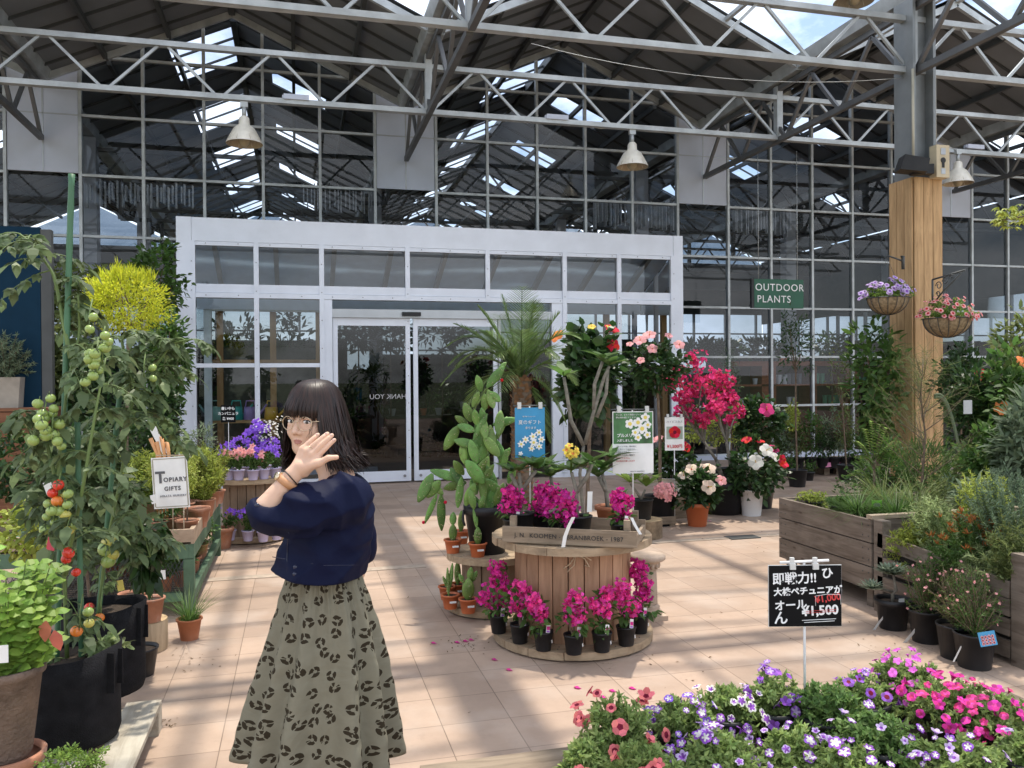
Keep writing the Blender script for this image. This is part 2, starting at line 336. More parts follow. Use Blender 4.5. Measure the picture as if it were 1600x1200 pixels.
# --- glass hall front, one wall per roof bay
glass = glassmat('hall_glass', (.70, .74, .79), 1.42, wav=.09)
ZL = [.09, 1.03, 1.99, 2.95, 3.93, 4.9, 5.85, 6.8, 7.75]
vl = WP(275, 345, 12.75)[0]; vr = WP(1066, 380, 12.75)[0]; YV = 12.75
names = ['far left bay of the glass hall front', 'glass hall front bay behind the left half of the white porch', 'glass hall front bay behind the right half of the white porch', 'glass hall front bay behind the green hanging sign', 'glass hall front bay to the right of the wood clad column']
for b in range(5):
    xv = VX+(b-2)*PB
    W = empty('glass_wall', (xv, YF, 0), names[b]+', grey mullions and dark panes', 'glass wall', 'bays of the glass hall front')
    xs = [-.535, .535]+[.535+(PB-1.07)/5*i for i in range(1, 6)]
    for i in range(6):
        xa, xb = xs[i]+xv, xs[i+1]+xv
        for k in range(8):
            z0, z1 = ZL[k], ZL[k+1]
            if z0 >= max(zroof(xa), zroof(xb), ZR if i == 3 else 0): continue
            inporch = xa > vl-.4 and xb < vr+.9 and z1 < 3.0
            if inporch: continue
            if i == 0 and k >= 5:
                if k == 5:
                    m_ = MB(); m_.prism([(xa+.03, z0+.03), (xb-.03, z0+.03), (xb-.03, zroof(xb)-.04), (xv, ZV-.04), (xa+.03, zroof(xa)-.04)], 1, YF-.03, YF+.01)
                    m_.V[0] = m_.V[0]-np.array([xv, YF, 0]); m_.build('white_panel', panelw, W)
                    MB().bb(-.012, .012, -.038, -.028, ZL[5]+.03, ZV-.05).bb(-.51, .51, -.038, -.028, ZL[6]-.01, ZL[6]+.01).build('panel_joint', alug, W)
                continue
            pts = [(xa+.02, z0+.02), (xb-.02, z0+.02), (xb-.02, min(z1-.02, zroof(xb)-.04))]
            if i == 3 and k == 7: pts.append((xv+PB/2, ZR-.04))
            elif i == 3 and k == 6: pass
            pts.append((xa+.02, min(z1-.02, zroof(xa)-.04)))
            if pts[2][1] <= z0+.03 and pts[-1][1] <= z0+.03: continue
            m_ = MB(); tl = rng.normal(0, .0035, 2)
            V = [(p[0]-xv, tl[0]*(p[0]-xa-.5)+tl[1]*(p[1]-z0-.5), max(p[1], z0+.02)) for p in pts]
            m_.add(V, np.array([list(range(len(V)))])); m_.build('glass_pane', glass, W)
    for i in range(6):
        x = xs[i]+xv; inp = vl-.2 < x < vr+.6
        MB().bb(x-xv-.023, x-xv+.023, -.05, .04, 2.9 if inp else 0, zroof(x)-.03).build('mullion', galv, W)
    for k, z in enumerate(ZL[:-1]):
        # transom spans where it lies under the roof
        m_ = MB(); xl, xr = xs[0]+.0, xs[-1]
        if z > ZV: d = (z-ZV)/(ZR-ZV)*PB/2; xl, xr = d, PB-d
        if k >= 5 and z < ZV: xl = .535
        if z < 2.9:
            segs = [(xl+xv, xr+xv)]
            out = []
            for a, c in segs:
                if a < vl: out.append((a, min(c, vl)))
                if c > vr+.6: out.append((max(a, vr+.1), c))
            segs = out
        else: segs = [(xl+xv, xr+xv)]
        for a, c in segs:
            if c-a > .1: m_.bb(a-xv, c-xv, -.042, .034, z-.02, z+.02)
        if m_.n: m_.build('transom', galv, W)
    MB().bb(xs[0], xs[-1], -.06, .1, 0, .085).build('sill', panelw, W) if not (xs[0]+xv > vl-1 and xs[-1]+xv < vr+1) else None
# --- roof bays over the open court and over the hall
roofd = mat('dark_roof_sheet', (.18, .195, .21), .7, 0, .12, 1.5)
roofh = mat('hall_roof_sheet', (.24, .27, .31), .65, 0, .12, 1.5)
def roof_bay(xv, y0, y1, label, sky=None, rib=.55, m=roofd, gutter=True):
    r = empty('roof_bay', (xv, y0, 0), label, 'roof', 'roof bays')
    Lh = PB/2
    for sgn in (0, 1):
        mb = MB(); s0 = sgn*PB
        def pt(u, y, dz=0):   # u: 0 valley .. 1 ridge
            x = s0+(1-2*sgn)*u*Lh; return (x, y-y0, ZV+(ZR-ZV)*u+dz)
        holes = sky or []
        ys = sorted({y0, y1}|{h for a in holes for h in a[1:3]})
        for ya, yb in zip(ys[:-1], ys[1:]):
            us = [(.02, 1.0)]
            for h in holes:
                if h[0] == sgn and h[1] <= ya and h[2] >= yb: us = [(.02, h[3]), (h[4], 1.0)]
            for ua, ub in us:
                if ub-ua < .02: continue
                mb.quad(pt(ua, ya), pt(ub, ya), pt(ub, yb), pt(ua, yb))
                mb.quad(pt(ua, ya, .05), pt(ua, yb, .05), pt(ub, yb, .05), pt(ub, ya, .05))
        mb.build('roof_slope', m, r)
        mb = MB(); y = y0+.1
        while y < y1: mb.beam(pt(.03, y, -.02), pt(.99, y, -.02), .035, .035); y += rib
        mb.build('sheet_ribs', darksteel, r)
        for u in (.33, .66): MB().beam(pt(u, y0, -.08), pt(u, y1, -.08), .06, .09).build('purlin', darksteel, r)
        # gable edge beams, light steel
        for yy in ([y0+.02] if y0 < YF-1 else [])+([y1-.05] if y1 < YF+1 else []):
            MB().beam(pt(.02, yy, -.07), pt(1.0, yy, -.07), .06, .10).build('edge_rafter', galv, r)
    MB().bb(Lh-.05, Lh+.05, 0, y1-y0, ZR-.1, ZR+.06).build('ridge_beam', darksteel, r)
    if gutter:
        MB().prism([(-.16, ZV+.08), (-.12, ZV-.1), (.12, ZV-.1), (.16, ZV+.08)], 1, 0, y1-y0-.06).build('gutter', galv, r)
    return r
posn = ['far left', 'left', 'middle', 'right', 'far right']
for b in range(5):
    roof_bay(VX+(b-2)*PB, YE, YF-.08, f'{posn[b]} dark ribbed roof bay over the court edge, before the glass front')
    hs = []
    y = YF+.5
    while y < 30: hs += [(0, y, y+1.7, .62, 1.0), (1, y+1.2, y+2.1, .45, .8)]; y += 3.4
    if b in (0, 4): hs = hs[:6]
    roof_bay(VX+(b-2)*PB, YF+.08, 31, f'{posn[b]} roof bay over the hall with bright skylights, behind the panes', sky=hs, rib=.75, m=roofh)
# --- lattice trusses (X direction)
def truss(y, x0, nb, label, group, z0=5.47, z1=6.12, full=True, m=galv):
    T = empty('lattice_truss', (x0, y, 0), label, 'truss', group)
    Lx = nb*PB
    MB().bb(0, Lx, -.05, .05, z1-.035, z1+.035).build('top_chord', m, T); MB().bb(0, Lx, -.05, .05, z0-.035, z0+.035).build('bottom_chord', m, T)
    q = PB/4
    for i in range(int(nb*4)):
        a = i*q
        MB().beam((a+.06, 0, z0+.03), (a+q/2-.06, 0, z1-.03), .035, .035, up=(0, 1, 0)).build('brace', m, T)
        MB().beam((a+q/2+.06, 0, z1-.03), (a+q-.06, 0, z0+.03), .035, .035, up=(0, 1, 0)).build('brace', m, T)
    for i in range(int(nb)):
        MB().bb(i*PB-.05, i*PB+.05, -.056, .056, z0, ZV-.12).build('post', m, T)
    return T
X0 = VX-PB
for y, nm in ((11.9, 'nearest the glass front, carrying bell lamps'), (8.9, 'meeting the clad column head'), (5.9, 'third from the glass front'), (2.9, 'fourth, above the walker'), (-.1, 'above the near court edge')):
    truss(y, X0-2*PB, 2, 'galvanised zigzag truss at the far left, '+nm, 'galvanised trusses over the court')
    truss(y, X0, 2, 'galvanised zigzag truss, left of the clad column, '+nm, 'galvanised trusses over the court')
    truss(y, X0+2*PB, 2, 'galvanised zigzag truss, right of the clad column, '+nm, 'galvanised trusses over the court')
for i, y in enumerate((17.5, 20.4, 23.4, 26.4)):
    for xx, nm in ((X0, 'left'), (X0+2*PB, 'right')):
        truss(y, xx, 2, f'dark truss inside the hall, {["first", "second", "third", "farthest"][i]} behind the glass, {nm} half', 'dark trusses inside the hall', z0=5.3, z1=6.1, m=darksteel)
# --- gutter girders (Y direction) under each valley, with lean bracing
gird = mat('girder_steel', (.13, .135, .14), .55, .3, .15, 4)  # darker grey than the galvanised trusses
for b in range(4):
    xv = VX+(b-1)*PB
    for (ya, yb, nm) in ((8.95, YF-.1, 'nearer the glass front'), (3, 8.85, 'over the open court')):
        T = empty('gutter_girder', (xv, ya, 0), f'{["left", "middle", "right", "far right"][b]} dark lattice girder under the roof valley, {nm}', 'girder', 'valley girders')
        MB().bb(-.038, .038, 0, yb-ya, 5.40, 5.48).build('bottom_chord', gird, T)
        MB().bb(-.035, .035, 0, yb-ya, 6.22, 6.30).build('top_chord', gird, T)
        n = 4; q = (yb-ya)/n
        for i in range(n):
            MB().beam((0, i*q+.05, 5.47), (0, i*q+q/2, 6.2), .05, .05).build('brace', gird, T)
            MB().beam((0, i*q+q/2, 6.2), (0, i*q+q-.05, 5.47), .05, .05).build('brace', gird, T)
# --- open steel roof frame over the court (casts the stripes on the tiles)
for b in range(3):
    xv = VX+(b-1)*PB
    F = empty('open_roof_frame', (xv, 0, 0), f'{["left", "middle", "right"][b]} bay of bare roof steel over the open court: gutter, ridge and rafters', 'roof frame', 'open roof frames')
    MB().prism([(-.17, ZV+.1), (-.12, ZV-.08), (.12, ZV-.08), (.17, ZV+.1)], 1, -3, YE-.02).build('gutter', galv, F)
    MB().bb(PB/2-.05, PB/2+.05, -3, YE-.02, ZR-.06, ZR+.05).build('ridge_beam', galv, F)
    for sgn in (0, 1):
        x = PB*.23 if sgn == 0 else PB*.77
        MB().bb(x-.03, x+.03, -3, YE-.02, zroof(xv+x)-.08, zroof(xv+x)-.02).build('purlin', galv, F)
        for y in np.arange(-2.4, 8.2, .75):
            MB().beam((sgn*PB, y, ZV), (PB/2, y, ZR), .045, .05).build('rafter', galv, F)
# --- hall inside
for b in range(5):
    g_ = empty('gable_end', (VX+(b-2)*PB, 31, 0), ['first', 'second', 'third', 'fourth', 'fifth'][b]+' dim glazed gable from the left at the far end of the hall', 'gable', 'far gables of the hall')
    MB().prism([(.02, 6.3), (PB-.02, 6.3), (PB/2, ZR-.02)], 1, .02, .05).build('gable_panel', glassmat('gable_glass', (.42, .46, .50), 1.4), g_)
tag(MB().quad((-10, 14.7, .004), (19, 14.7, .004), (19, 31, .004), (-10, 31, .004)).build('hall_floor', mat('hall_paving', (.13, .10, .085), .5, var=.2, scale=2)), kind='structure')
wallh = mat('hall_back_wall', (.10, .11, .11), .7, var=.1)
bw = empty('back_wall', (0, 31, 0), 'far wall of the hall with tall bright windows and a low hedge view, seen through the glass', 'wall')
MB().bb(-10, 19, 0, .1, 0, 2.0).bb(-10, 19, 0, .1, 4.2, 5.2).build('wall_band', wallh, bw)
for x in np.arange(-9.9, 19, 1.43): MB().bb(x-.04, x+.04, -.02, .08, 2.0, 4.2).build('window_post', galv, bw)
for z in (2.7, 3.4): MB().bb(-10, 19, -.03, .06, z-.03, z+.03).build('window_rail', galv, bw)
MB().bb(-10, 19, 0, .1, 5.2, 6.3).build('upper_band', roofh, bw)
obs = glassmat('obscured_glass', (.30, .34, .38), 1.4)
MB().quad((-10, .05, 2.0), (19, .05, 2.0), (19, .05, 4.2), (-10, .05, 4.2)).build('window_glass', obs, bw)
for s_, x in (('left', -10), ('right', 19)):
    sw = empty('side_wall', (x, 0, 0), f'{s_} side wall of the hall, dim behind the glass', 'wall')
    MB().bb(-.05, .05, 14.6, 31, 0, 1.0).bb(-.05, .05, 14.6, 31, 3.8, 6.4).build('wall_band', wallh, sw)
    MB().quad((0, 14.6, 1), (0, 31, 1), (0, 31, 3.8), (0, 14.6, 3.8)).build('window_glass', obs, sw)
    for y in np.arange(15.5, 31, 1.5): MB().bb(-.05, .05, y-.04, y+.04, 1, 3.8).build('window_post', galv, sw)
colm = mat('pale_column_paint', (.42, .44, .47), .5, var=.06)
for i, (x, y) in enumerate(((VX-PB, 17.5), (VX+PB, 17.5), (VX+PB*3, 17.5), (VX-PB, 23.4), (VX+PB, 23.4), (VX+3*PB, 23.4), (VX, 20.4), (VX+PB*2, 20.4))):
    c = empty('hall_column', (x, y, 0), f'pale square steel column inside the hall, {["front left", "front middle", "front right", "rear left", "rear middle", "rear right", "left of centre", "right of centre"][i]}', 'column', 'columns inside the hall')
    MB().bb(-.15, .15, -.15, .15, 0, 6.3).build('shaft', colm, c); MB().bb(-.22, .22, -.22, .22, 0, .02+.1).build('base_plate', darksteel, c)
# hanging clear strip curtains, grey against the dark roof
strip = mat('clear_vinyl', (.55, .57, .58), .3, var=.3, scale=30)
def curtain(x0, x1, y, z0, z1, label):
    o = MB()
    n = int((x1-x0)/.07)
    for i in range(n):
        x = x0+(i+rng.random()*.7)*(x1-x0)/n; l = z0+rng.random()*.18
        o.bb(x, x+.022, y+rng.random()*.1, y+rng.random()*.1+.112, l, z1-rng.random()*.12)
    return tag(o.build('strip_curtain', strip), label, 'curtain', 'hanging strips inside the hall')
a = WP(130, 285, 16); b_ = WP(305, 330, 16); curtain(a[0], b_[0], 16, b_[2], a[2]+.1, 'grey hanging strips high behind the glass, above the yellow shrub')
a = WP(470, 275, 16.4); b_ = WP(585, 325, 16.4); curtain(a[0], b_[0], 16.4, b_[2]-.1, a[2]-.1, 'grey hanging strips high behind the glass, above the sliding doors')
a = WP(930, 305, 16); b_ = WP(1060, 362, 16); curtain(a[0], b_[0], 16, b_[2], a[2], 'grey hanging strips high behind the glass, right of the second bell lamp')
a = WP(1150, 318, 16.4); b_ = WP(1240, 370, 16.4); curtain(a[0], b_[0], 16.4, b_[2], a[2], 'grey hanging strips high behind the glass, above the green sign')
# shelves inside behind the glass on the right
rb = woodmat('red_brown_board', (.34, .12, .06), .7, stretch=(1, 1, 8))
def tub(mb, c, r, h, mi): mb.lathe([(r*.8, 0), (r, h), (r*.9, h)], c, 12, mi)
prodm = [mat('product_white', (.6, .6, .6), .5), mat('product_orange', (.6, .16, .05), .5), mat('product_green', (.06, .28, .14), .5), mat('product_grey', (.12, .12, .13), .5)]
sh0 = WP(1140, 600, 15.6)[0]; sh1 = WP(1400, 600, 15.6)[0]
for k in range(2):
    x0 = sh0+k*(sh1-sh0)/2; wd = (sh1-sh0)/2-.05
    s_ = empty('display_shelf', (x0, 15.6, 0), ['red brown display shelf inside the hall holding pale goods, behind the red bougainvillea', 'red brown display shelf inside the hall holding green goods, under the hanging sign'][k], 'shelf', 'shelves behind the glass')
    MB().bb(0, wd, 0, .5, 1.83, 1.93).build('top_board', rb, s_)
    for z in (.5, .95, 1.4): MB().bb(.04, wd-.04, 0, .5, z, z+.04).build('shelf', rb, s_)
    for x in (0, wd*.38, wd-.04): MB().bb(x, x+.04+(.3 if 0 < x < 2 and x == wd*.38 else 0), 0, .5, 0, 1.83).build('side_board', rb, s_)
    MB().bb(.04, wd-.04, .47, .5, .05, 1.83).build('back_board', mat('shelf_back', (.05, .03, .025), .8), s_)
    for j in range(9):
        z = (1.93, 1.44, .99)[j % 3]; x = .12+rng.random()*(wd-.3); h = .12+.12*rng.random()
        q = MB(); nn = 2+int(rng.random()*3)
        for i in range(nn): tub(q, (i*.13, .15, 0), .055, h, 0)
        tag(q.build('goods_row', prodm[(2 if k else [0, 0, 1, 3][j % 4])], None, (x0+min(x, wd-.5), 15.6, z)), f'row of {"green" if k else ["white", "white", "orange", "dark"][j%4]} tubs on the {["top", "upper", "middle"][j%3]} board of the {["left", "right"][k]} brown shelf inside', 'tubs', 'goods on the shelves inside')
# ------------------------------------------------------------------ entrance porch
P_ = empty('entrance_porch', (vl, YV, 0), 'white aluminium glazed entrance porch with wide fascia and sliding doors', 'porch')
def px(p): return WP(p, 480, YV)[0]-vl
def pz(y, p=600): return WP(p, y, YV)[2]
zt = WP(275, 338, YV)[2]; zb = WP(300, 376, YV)[2]; Wv = vr-vl
z_up = WP(350, 462, YV)[2]; z_mid = WP(350, 571, YV)[2]; z_hd = WP(640, 497, YV)[2]; z_hu = WP(640, 484, YV)[2]
xpL, xpR = px(300), px(1052)
DY = YF-YV
MB().bb(0, xpL, -.02, .14, 0, zt).build('corner_post', alu, P_); MB().bb(xpR, Wv, -.02, .14, 0, zt).build('corner_post', alu, P_)
MB().bb(xpL+.003, xpR-.003, -.012, .13, zb, zt-.002).build('fascia', alu, P_)
MB().bb(.02, .1, .16, DY, zb, zt).bb(Wv-.1, Wv-.02, .16, DY, zb, zt).build('side_fascia', alu, P_)
MB().bb(.05, .1, .15, DY, 0, .2).bb(Wv-.1, Wv-.05, .15, DY, 0, .2).bb(.04, .11, DY*.5, DY*.5+.06, .2, zb).bb(Wv-.11, Wv-.04, DY*.5, DY*.5+.06, .2, zb).build('side_frame', alu, P_)
for x in (.075, Wv-.075): MB().quad((x, .16, .2), (x, DY, .2), (x, DY, zb), (x, .16, zb)).build('side_pane', glass, P_)
roofw = mat('porch_ceiling', (.72, .82, .92), .5, var=.05, trans=.4)
MB().prism([(.14, zt-.26), (DY-.06, zt-.92), (DY-.06, zt-.88), (.14, zt-.22)], 0, .1, Wv-.1).build('ceiling_panel', roofw, P_)
for x in np.linspace(.5, Wv-.5, 9): MB().prism([(.15, zt-.36), (DY-.07, zt-1.02), (DY-.07, zt-.922), (.15, zt-.262)], 0, x-.035, x+.035).build('ceiling_rafter', alug, P_)
MB().bb(.1, Wv-.1, DY-.2, DY-.08, zt-1.2, zt-1.03).build('ceiling_beam', roofw, P_)
pglass = glassmat('porch_glass', (.84, .87, .88), 1.5, wav=.015)
cols_ = [300, 401, 503, 637, 762, 882, 967, 1052]
for a, c in zip(cols_[:-1], cols_[1:]):
    MB().quad((px(a)+.03, .03, z_up+.05), (px(c)-.03, .03, z_up+.05), (px(c)-.03, .03, zb-.02), (px(a)+.03, .03, zb-.02)).build('transom_pane', pglass, P_)
for c in cols_[1:-1]:
    lo = 0.0 if c in (401, 503, 882, 967) else z_up
    MB().bb(px(c)-.035, px(c)+.035, -.03, .07, lo, zb-.003).build('mullion', alu, P_)
MB().bb(xpL, xpL+.05, -.025, .06, 0, zb).build('mullion', alu, P_); MB().bb(xpR-.05, xpR, -.025, .06, 0, zb).build('mullion', alu, P_)
MB().bb(xpL+.051, xpR-.051, -.022, .05, z_up-.03, z_up+.04).build('transom', alu, P_)
MB().bb(xpL+.051, xpR-.051, -.01, .045, zb-.06, zb-.004).build('transom', alu, P_)
MB().bb(xpL+.052, xpR-.052, .0, .04, z_up+.045, z_up+.17).build('lower_rail', alu, P_)
for a, c in ((300, 401), (401, 503), (882, 967), (967, 1052)):
    xa, xb = px(a)+.037, px(c)-.037
    MB().bb(xa, xb, -.022, .05, z_mid-.03, z_mid+.03).build('transom', alu, P_)
    MB().bb(xa, xb, -.012, .05, 0.0, .12).build('sill', alu, P_)
    for z0, z1 in ((.12, z_mid-.03), (z_mid+.03, z_up-.03)): MB().quad((xa, .02, z0), (xb, .02, z0), (xb, .02, z1), (xa, .02, z1)).build('side_light', pglass, P_)
xdL, xdR = px(519), px(862)
MB().bb(px(503)+.036, xdL, -.01, .12, 0, z_up-.032).build('door_jamb', alu, P_); MB().bb(xdR, px(882)-.036, -.01, .12, 0, z_up-.032).build('door_jamb', alu, P_)
MB().bb(xdL+.002, xdR-.002, .0, .12, z_hd, z_hu).build('door_header', alug, P_)
sen = MB().bb(px(628), px(657), -.05, 0, z_hd+.03, z_hd+.09).build('door_sensor', black_p, P_)
rivet = mat('rivet_steel', (.3, .3, .32), .4, .8)
q = MB()
for c in cols_:
    for z in np.arange(.4, zb, .42): q.ball((px(c), -.032, z), .008, 6, 4)
for x in np.arange(.4, Wv-.2, .45):
    for z in (z_up+.005, zb-.03): q.ball((x, -.024, z), .008, 6, 4)
q.build('rivets', rivet, P_)
dglass = glassmat('door_glass', (.34, .37, .37), 1.42, wav=.01)
def leaf(a, c, nm):
    d = MB(); xa, xb = px(a), px(c)
    d.bb(xa, xa+.07, .05, .1, .03, z_hd-.003).bb(xb-.07, xb, .05, .1, .03, z_hd-.003).bb(xa+.071, xb-.071, .05, .1, .03, .19).bb(xa+.071, xb-.071, .05, .1, z_hd-.12, z_hd-.003)
    o = d.build('sliding_door', alug if nm else alu, P_)
    MB().quad((xa+.07, .075, .19), (xb-.07, .075, .19), (xb-.07, .075, z_hd-.12), (xa+.07, .075, z_hd-.12)).build('pane', dglass, o)
    for x in (xa+.1, xb-.1) if not nm else (): 
        k = MB(); k.tube([(x, .05, .11), (x, .035, .11)], .022, 12); k.build('lock', rivet, o)
    return o
dl = leaf(520, 641, 0); dr = leaf(646, 778, 0); 
MB().bb(px(779), px(779)+.04, .03, .1, 0, z_hd-.003).build('door_post', alug, P_); MB().quad((px(779)+.04, .06, .02), (xdR, .06, .02), (xdR, .06, z_hd), (px(779)+.04, .06, z_hd)).build('side_light', dglass, P_)
lx, lz = px(609), pz(620, 609)
t_ = text('THANK YOU', .108, mat('frosted_vinyl', (.5, .5, .5), .6), dl, 'lettering', (lx, .068, lz), (R(90), 0, R(180)), ext=.0008)
# inner frame and shelving of the porch
for (a, c, nm) in ((318, 520, 'left'), (866, 1033, 'right')):
    I = empty('inner_frame', (vl, YF-.15, 0), f'pale inner door frame with timber posts inside the porch, {nm} of the doors', 'frame', 'inner frames of the porch')
    xa, xb = WP(a, 500, YF-.15)[0]-vl, WP(c, 500, YF-.15)[0]-vl; zt2 = WP(a, 470, YF-.15)[2]
    mi_ = mat('pale_blue_frame', (.55, .64, .66), .5)
    MB().bb(xa, xa+.12, 0, .1, 0, zt2).bb(xb-.12, xb, 0, .1, 0, zt2).bb(xa+.121, xb-.121, 0, .1, zt2-.16, zt2).build('frame', mi_, I)
    wd_ = woodmat('interior_timber', (.42, .27, .13), .75, stretch=(6, 6, 1))
    for x in (xa+.18, (xa+xb)/2, xb-.28): MB().bb(x, x+.1, .2, .3, 0, 2.9).build('timber_post', wd_, I)
    MB().bb(xa-.1, xb, .2, .32, 2.9, 3.0).build('timber_rail', wd_, I)
    if nm == 'left':
        zs = WP(400, 656, YF)[2]
        for z in (zs, WP(400, 562, YF)[2]): MB().bb(xa+.1, xb-.1, .15, .45, z-.05, z).build('shelf', wd_, I)
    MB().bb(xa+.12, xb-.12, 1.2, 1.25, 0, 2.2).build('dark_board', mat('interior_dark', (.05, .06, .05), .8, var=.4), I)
def watering_can(pxx, col, nm, flip=1):
    p = WP(pxx, 655, YF+.1)
    w_ = empty('watering_can', (p[0], YF+.12, p[2]-.02), nm, 'watering can', 'watering cans on the porch shelf')
    m_ = mat('can_'+nm.split()[0], col, .4)
    MB().lathe([(.0, .0), (.12, 0), (.10, .22), (.09, .23), (.08, .22)], n=16).build('body', m_, w_)
    MB().tube([(flip*.1, 0, .06), (flip*.2, 0, .16), (flip*.27, 0, .27)], [.03, .02, .015], 8).build('spout', m_, w_)
    MB().tube([(-flip*.08, 0, .21), (-flip*.06, 0, .33), (flip*.07, 0, .33), (flip*.08, 0, .22)], .012, 6).build('handle', m_, w_)
watering_can(338, (.25, .5, .45), 'pale green watering can, leftmost on the porch shelf', -1)
watering_can(369, (.03, .38, .35), 'turquoise watering can behind the small black price card', 1)
watering_can(391, (.30, .22, .5), 'lilac watering can on the porch shelf', 1)
watering_can(424, (.65, .42, .05), 'yellow watering can on the porch shelf beside the walker', 1)
# ------------------------------------------------------------------ steel column with timber cladding
cx, cy = VX+PB+.05, 8.9
K_ = empty('clad_column', (cx, cy, 0), 'steel column with its lower half boxed in golden cedar boards', 'column')
MB().bb(-.17, -.13, -.17, .17, 4.0, 8).bb(.13, .17, -.17, .17, 4.0, 8).bb(-.129, .129, -.03, .03, 4.0, 8).build('steel_column', mat('column_steel', (.24, .26, .27), .5, .3, .15, 3, dirt=.3, dirtcol=(.14, .15, .16)), K_)
cedar = woodmat('cedar', (.58, .38, .20), .62, stretch=(9, 9, .9), grain=1.1, island=.10, bump=.12)
zc_ = zat(284, (cx, cy)); wbx = .205; 
for (i, n) in enumerate((3, 3)):
    for j in range(n):
        a, b2 = -wbx+j*2*wbx/n, -wbx+(j+1)*2*wbx/n
        if i == 0: MB().bb(a+.004, b2-.004, -wbx-.02, -wbx, 0, zc_).build('cladding_board', cedar, K_)
        else: MB().bb(-wbx-.022, -wbx-.002, a+.004, b2-.004, 0, zc_).build('cladding_board', cedar, K_)
MB().bb(wbx, wbx+.02, -wbx, wbx, 0, zc_-.003).bb(-wbx, wbx, wbx, wbx+.02, 0, zc_-.003).bb(-wbx+.001, wbx-.001, -wbx+.001, wbx-.001, zc_-.03, zc_-.01).build('cladding_back', cedar, K_)
MB().tube([(.19, -.12, zc_+.3), (.19, -.12, 5.4)], .022, 8).build('conduit', mat('beige_conduit', (.45, .42, .33), .5), K_)
MB().tube([(-.19, -.19, zc_+.02), (-.19, -.19, zc_+1.35)], .016, 8).build('conduit', MATS['beige_conduit'], K_)
# bell box
B = empty('bell_box', (cx+.11, cy-.29, zc_-.02), 'beige electric box with a keyhole on top of the timber cladding', 'electric box')
bxm = mat('beige_box', (.55, .47, .32), .5); MB().bb(-.095, .095, -.06, .06, 0, .40).build('body', bxm, B)
kh = MB(); kh.tube([(0, -.068, .21), (0, -.058, .21)], .035, 14).bb(-.018, .018, -.066, -.060, .12, .2); kh.build('keyhole', black_p, B)
MB().bb(-.035, .035, -.065, -.0602, .28, .36).bb(-.03, .03, -.065, -.0602, .04, .11).build('label_plate', alug, B)
S_ = empty('loudspeaker', (cx-.30, cy-.30, zc_+.03), 'black wedge loudspeaker tilted on top of the timber cladding', 'loudspeaker', rz=R(-20))
MB().prism([(-.18, .02), (.14, -.02), (.17, .14), (-.12, .20)], 1, -.11, .11).build('cabinet', black_p, S_)
MB().bb(.0, .26, .0, .1, -.02, .1).build('bracket', black_p, S_)
# bell lamps
lampm = mat('enamel_lamp', (.80, .76, .66), .35, .1, .1, 8, dirt=.5, dirtcol=(.35, .28, .18))
lin = mat('lamp_inside', (.45, .38, .27), .5, dirt=.5)
def bell_lamp(pxx, pyy, Y, label, s=1.0):
    p = WP(pxx, pyy, Y)
    l = empty('bell_lamp', (p[0], Y, p[2]), label, 'lamp', 'bell lamps hung from the truss')
    prof = [(.245, 0), (.24, .02), (.19, .12), (.14, .21), (.075, .26), (.068, .35), (.04, .38)]
    m_ = MB(); m_.lathe([(a*s, b2*s) for a, b2 in prof], n=48, flute=(.03, 1, 4)); m_.build('lamp_shade', lampm, l)
    MB().lathe([(a*s-.006, b2*s) for a, b2 in prof[:4]], n=32).build('shade_inside', lin, l)
    MB().ball((0, 0, .06), (.085*s, .085*s, .11*s), 12, 8).build('bulb', mat('bulb_glass', (.35, .3, .2), .2), l)
    MB().tube([(0, 0, .36*s), (0, 0, .5)], .03, 8).bb(-.05, .05, -.03, .03, .5, .58).build('hanger', galv, l)
    MB().tube([(0, 0, .56), (-.15, .02, .62), (-.5, .03, .57), (-.9, .02, .6)], .008, 5).build('cable', galv, l)
bell_lamp(382, 225, 11.9, 'ribbed cream bell lamp at the left, high above the porch corner'); bell_lamp(988, 261, 11.9, 'ribbed cream bell lamp in the middle, over the right end of the porch')
bell_lamp(1497, 287, 11.75, 'ribbed cream bell lamp right of the clad column'); bell_lamp(1334, 3, 8.9, 'bell lamp cut off by the top edge of the photo')
for q_, nm in (((463, 153), 'left'), ((870, 184), 'middle'), ((1522, 230), 'right')):
    p = WP(*q_, 11.88); tag(MB().bb(-.17, .17, -.05, .05, -.035, .035).bb(-.19, -.17, -.03, .03, -.02, .02).build('ballast_box', panelw, None, (p[0], 11.88, p[2])), f'small white ballast box lying on the lamp truss, {nm} of three', 'box', 'ballast boxes on the truss')
p0 = WP(840, 75, 9.5); 
cb = MB(); xx = np.linspace(0, 1, 16); a = WP(830, 68, 9.4); b_ = WP(1425, 120, 8.9)
cb.tube([a+(b_-a)*t+np.array([0, 0, -.22*4*t*(1-t)]) for t in xx], .0035, 5); tag(cb.build('slack_cable', galv), 'thin slack cable sagging across the trusses', 'cable')
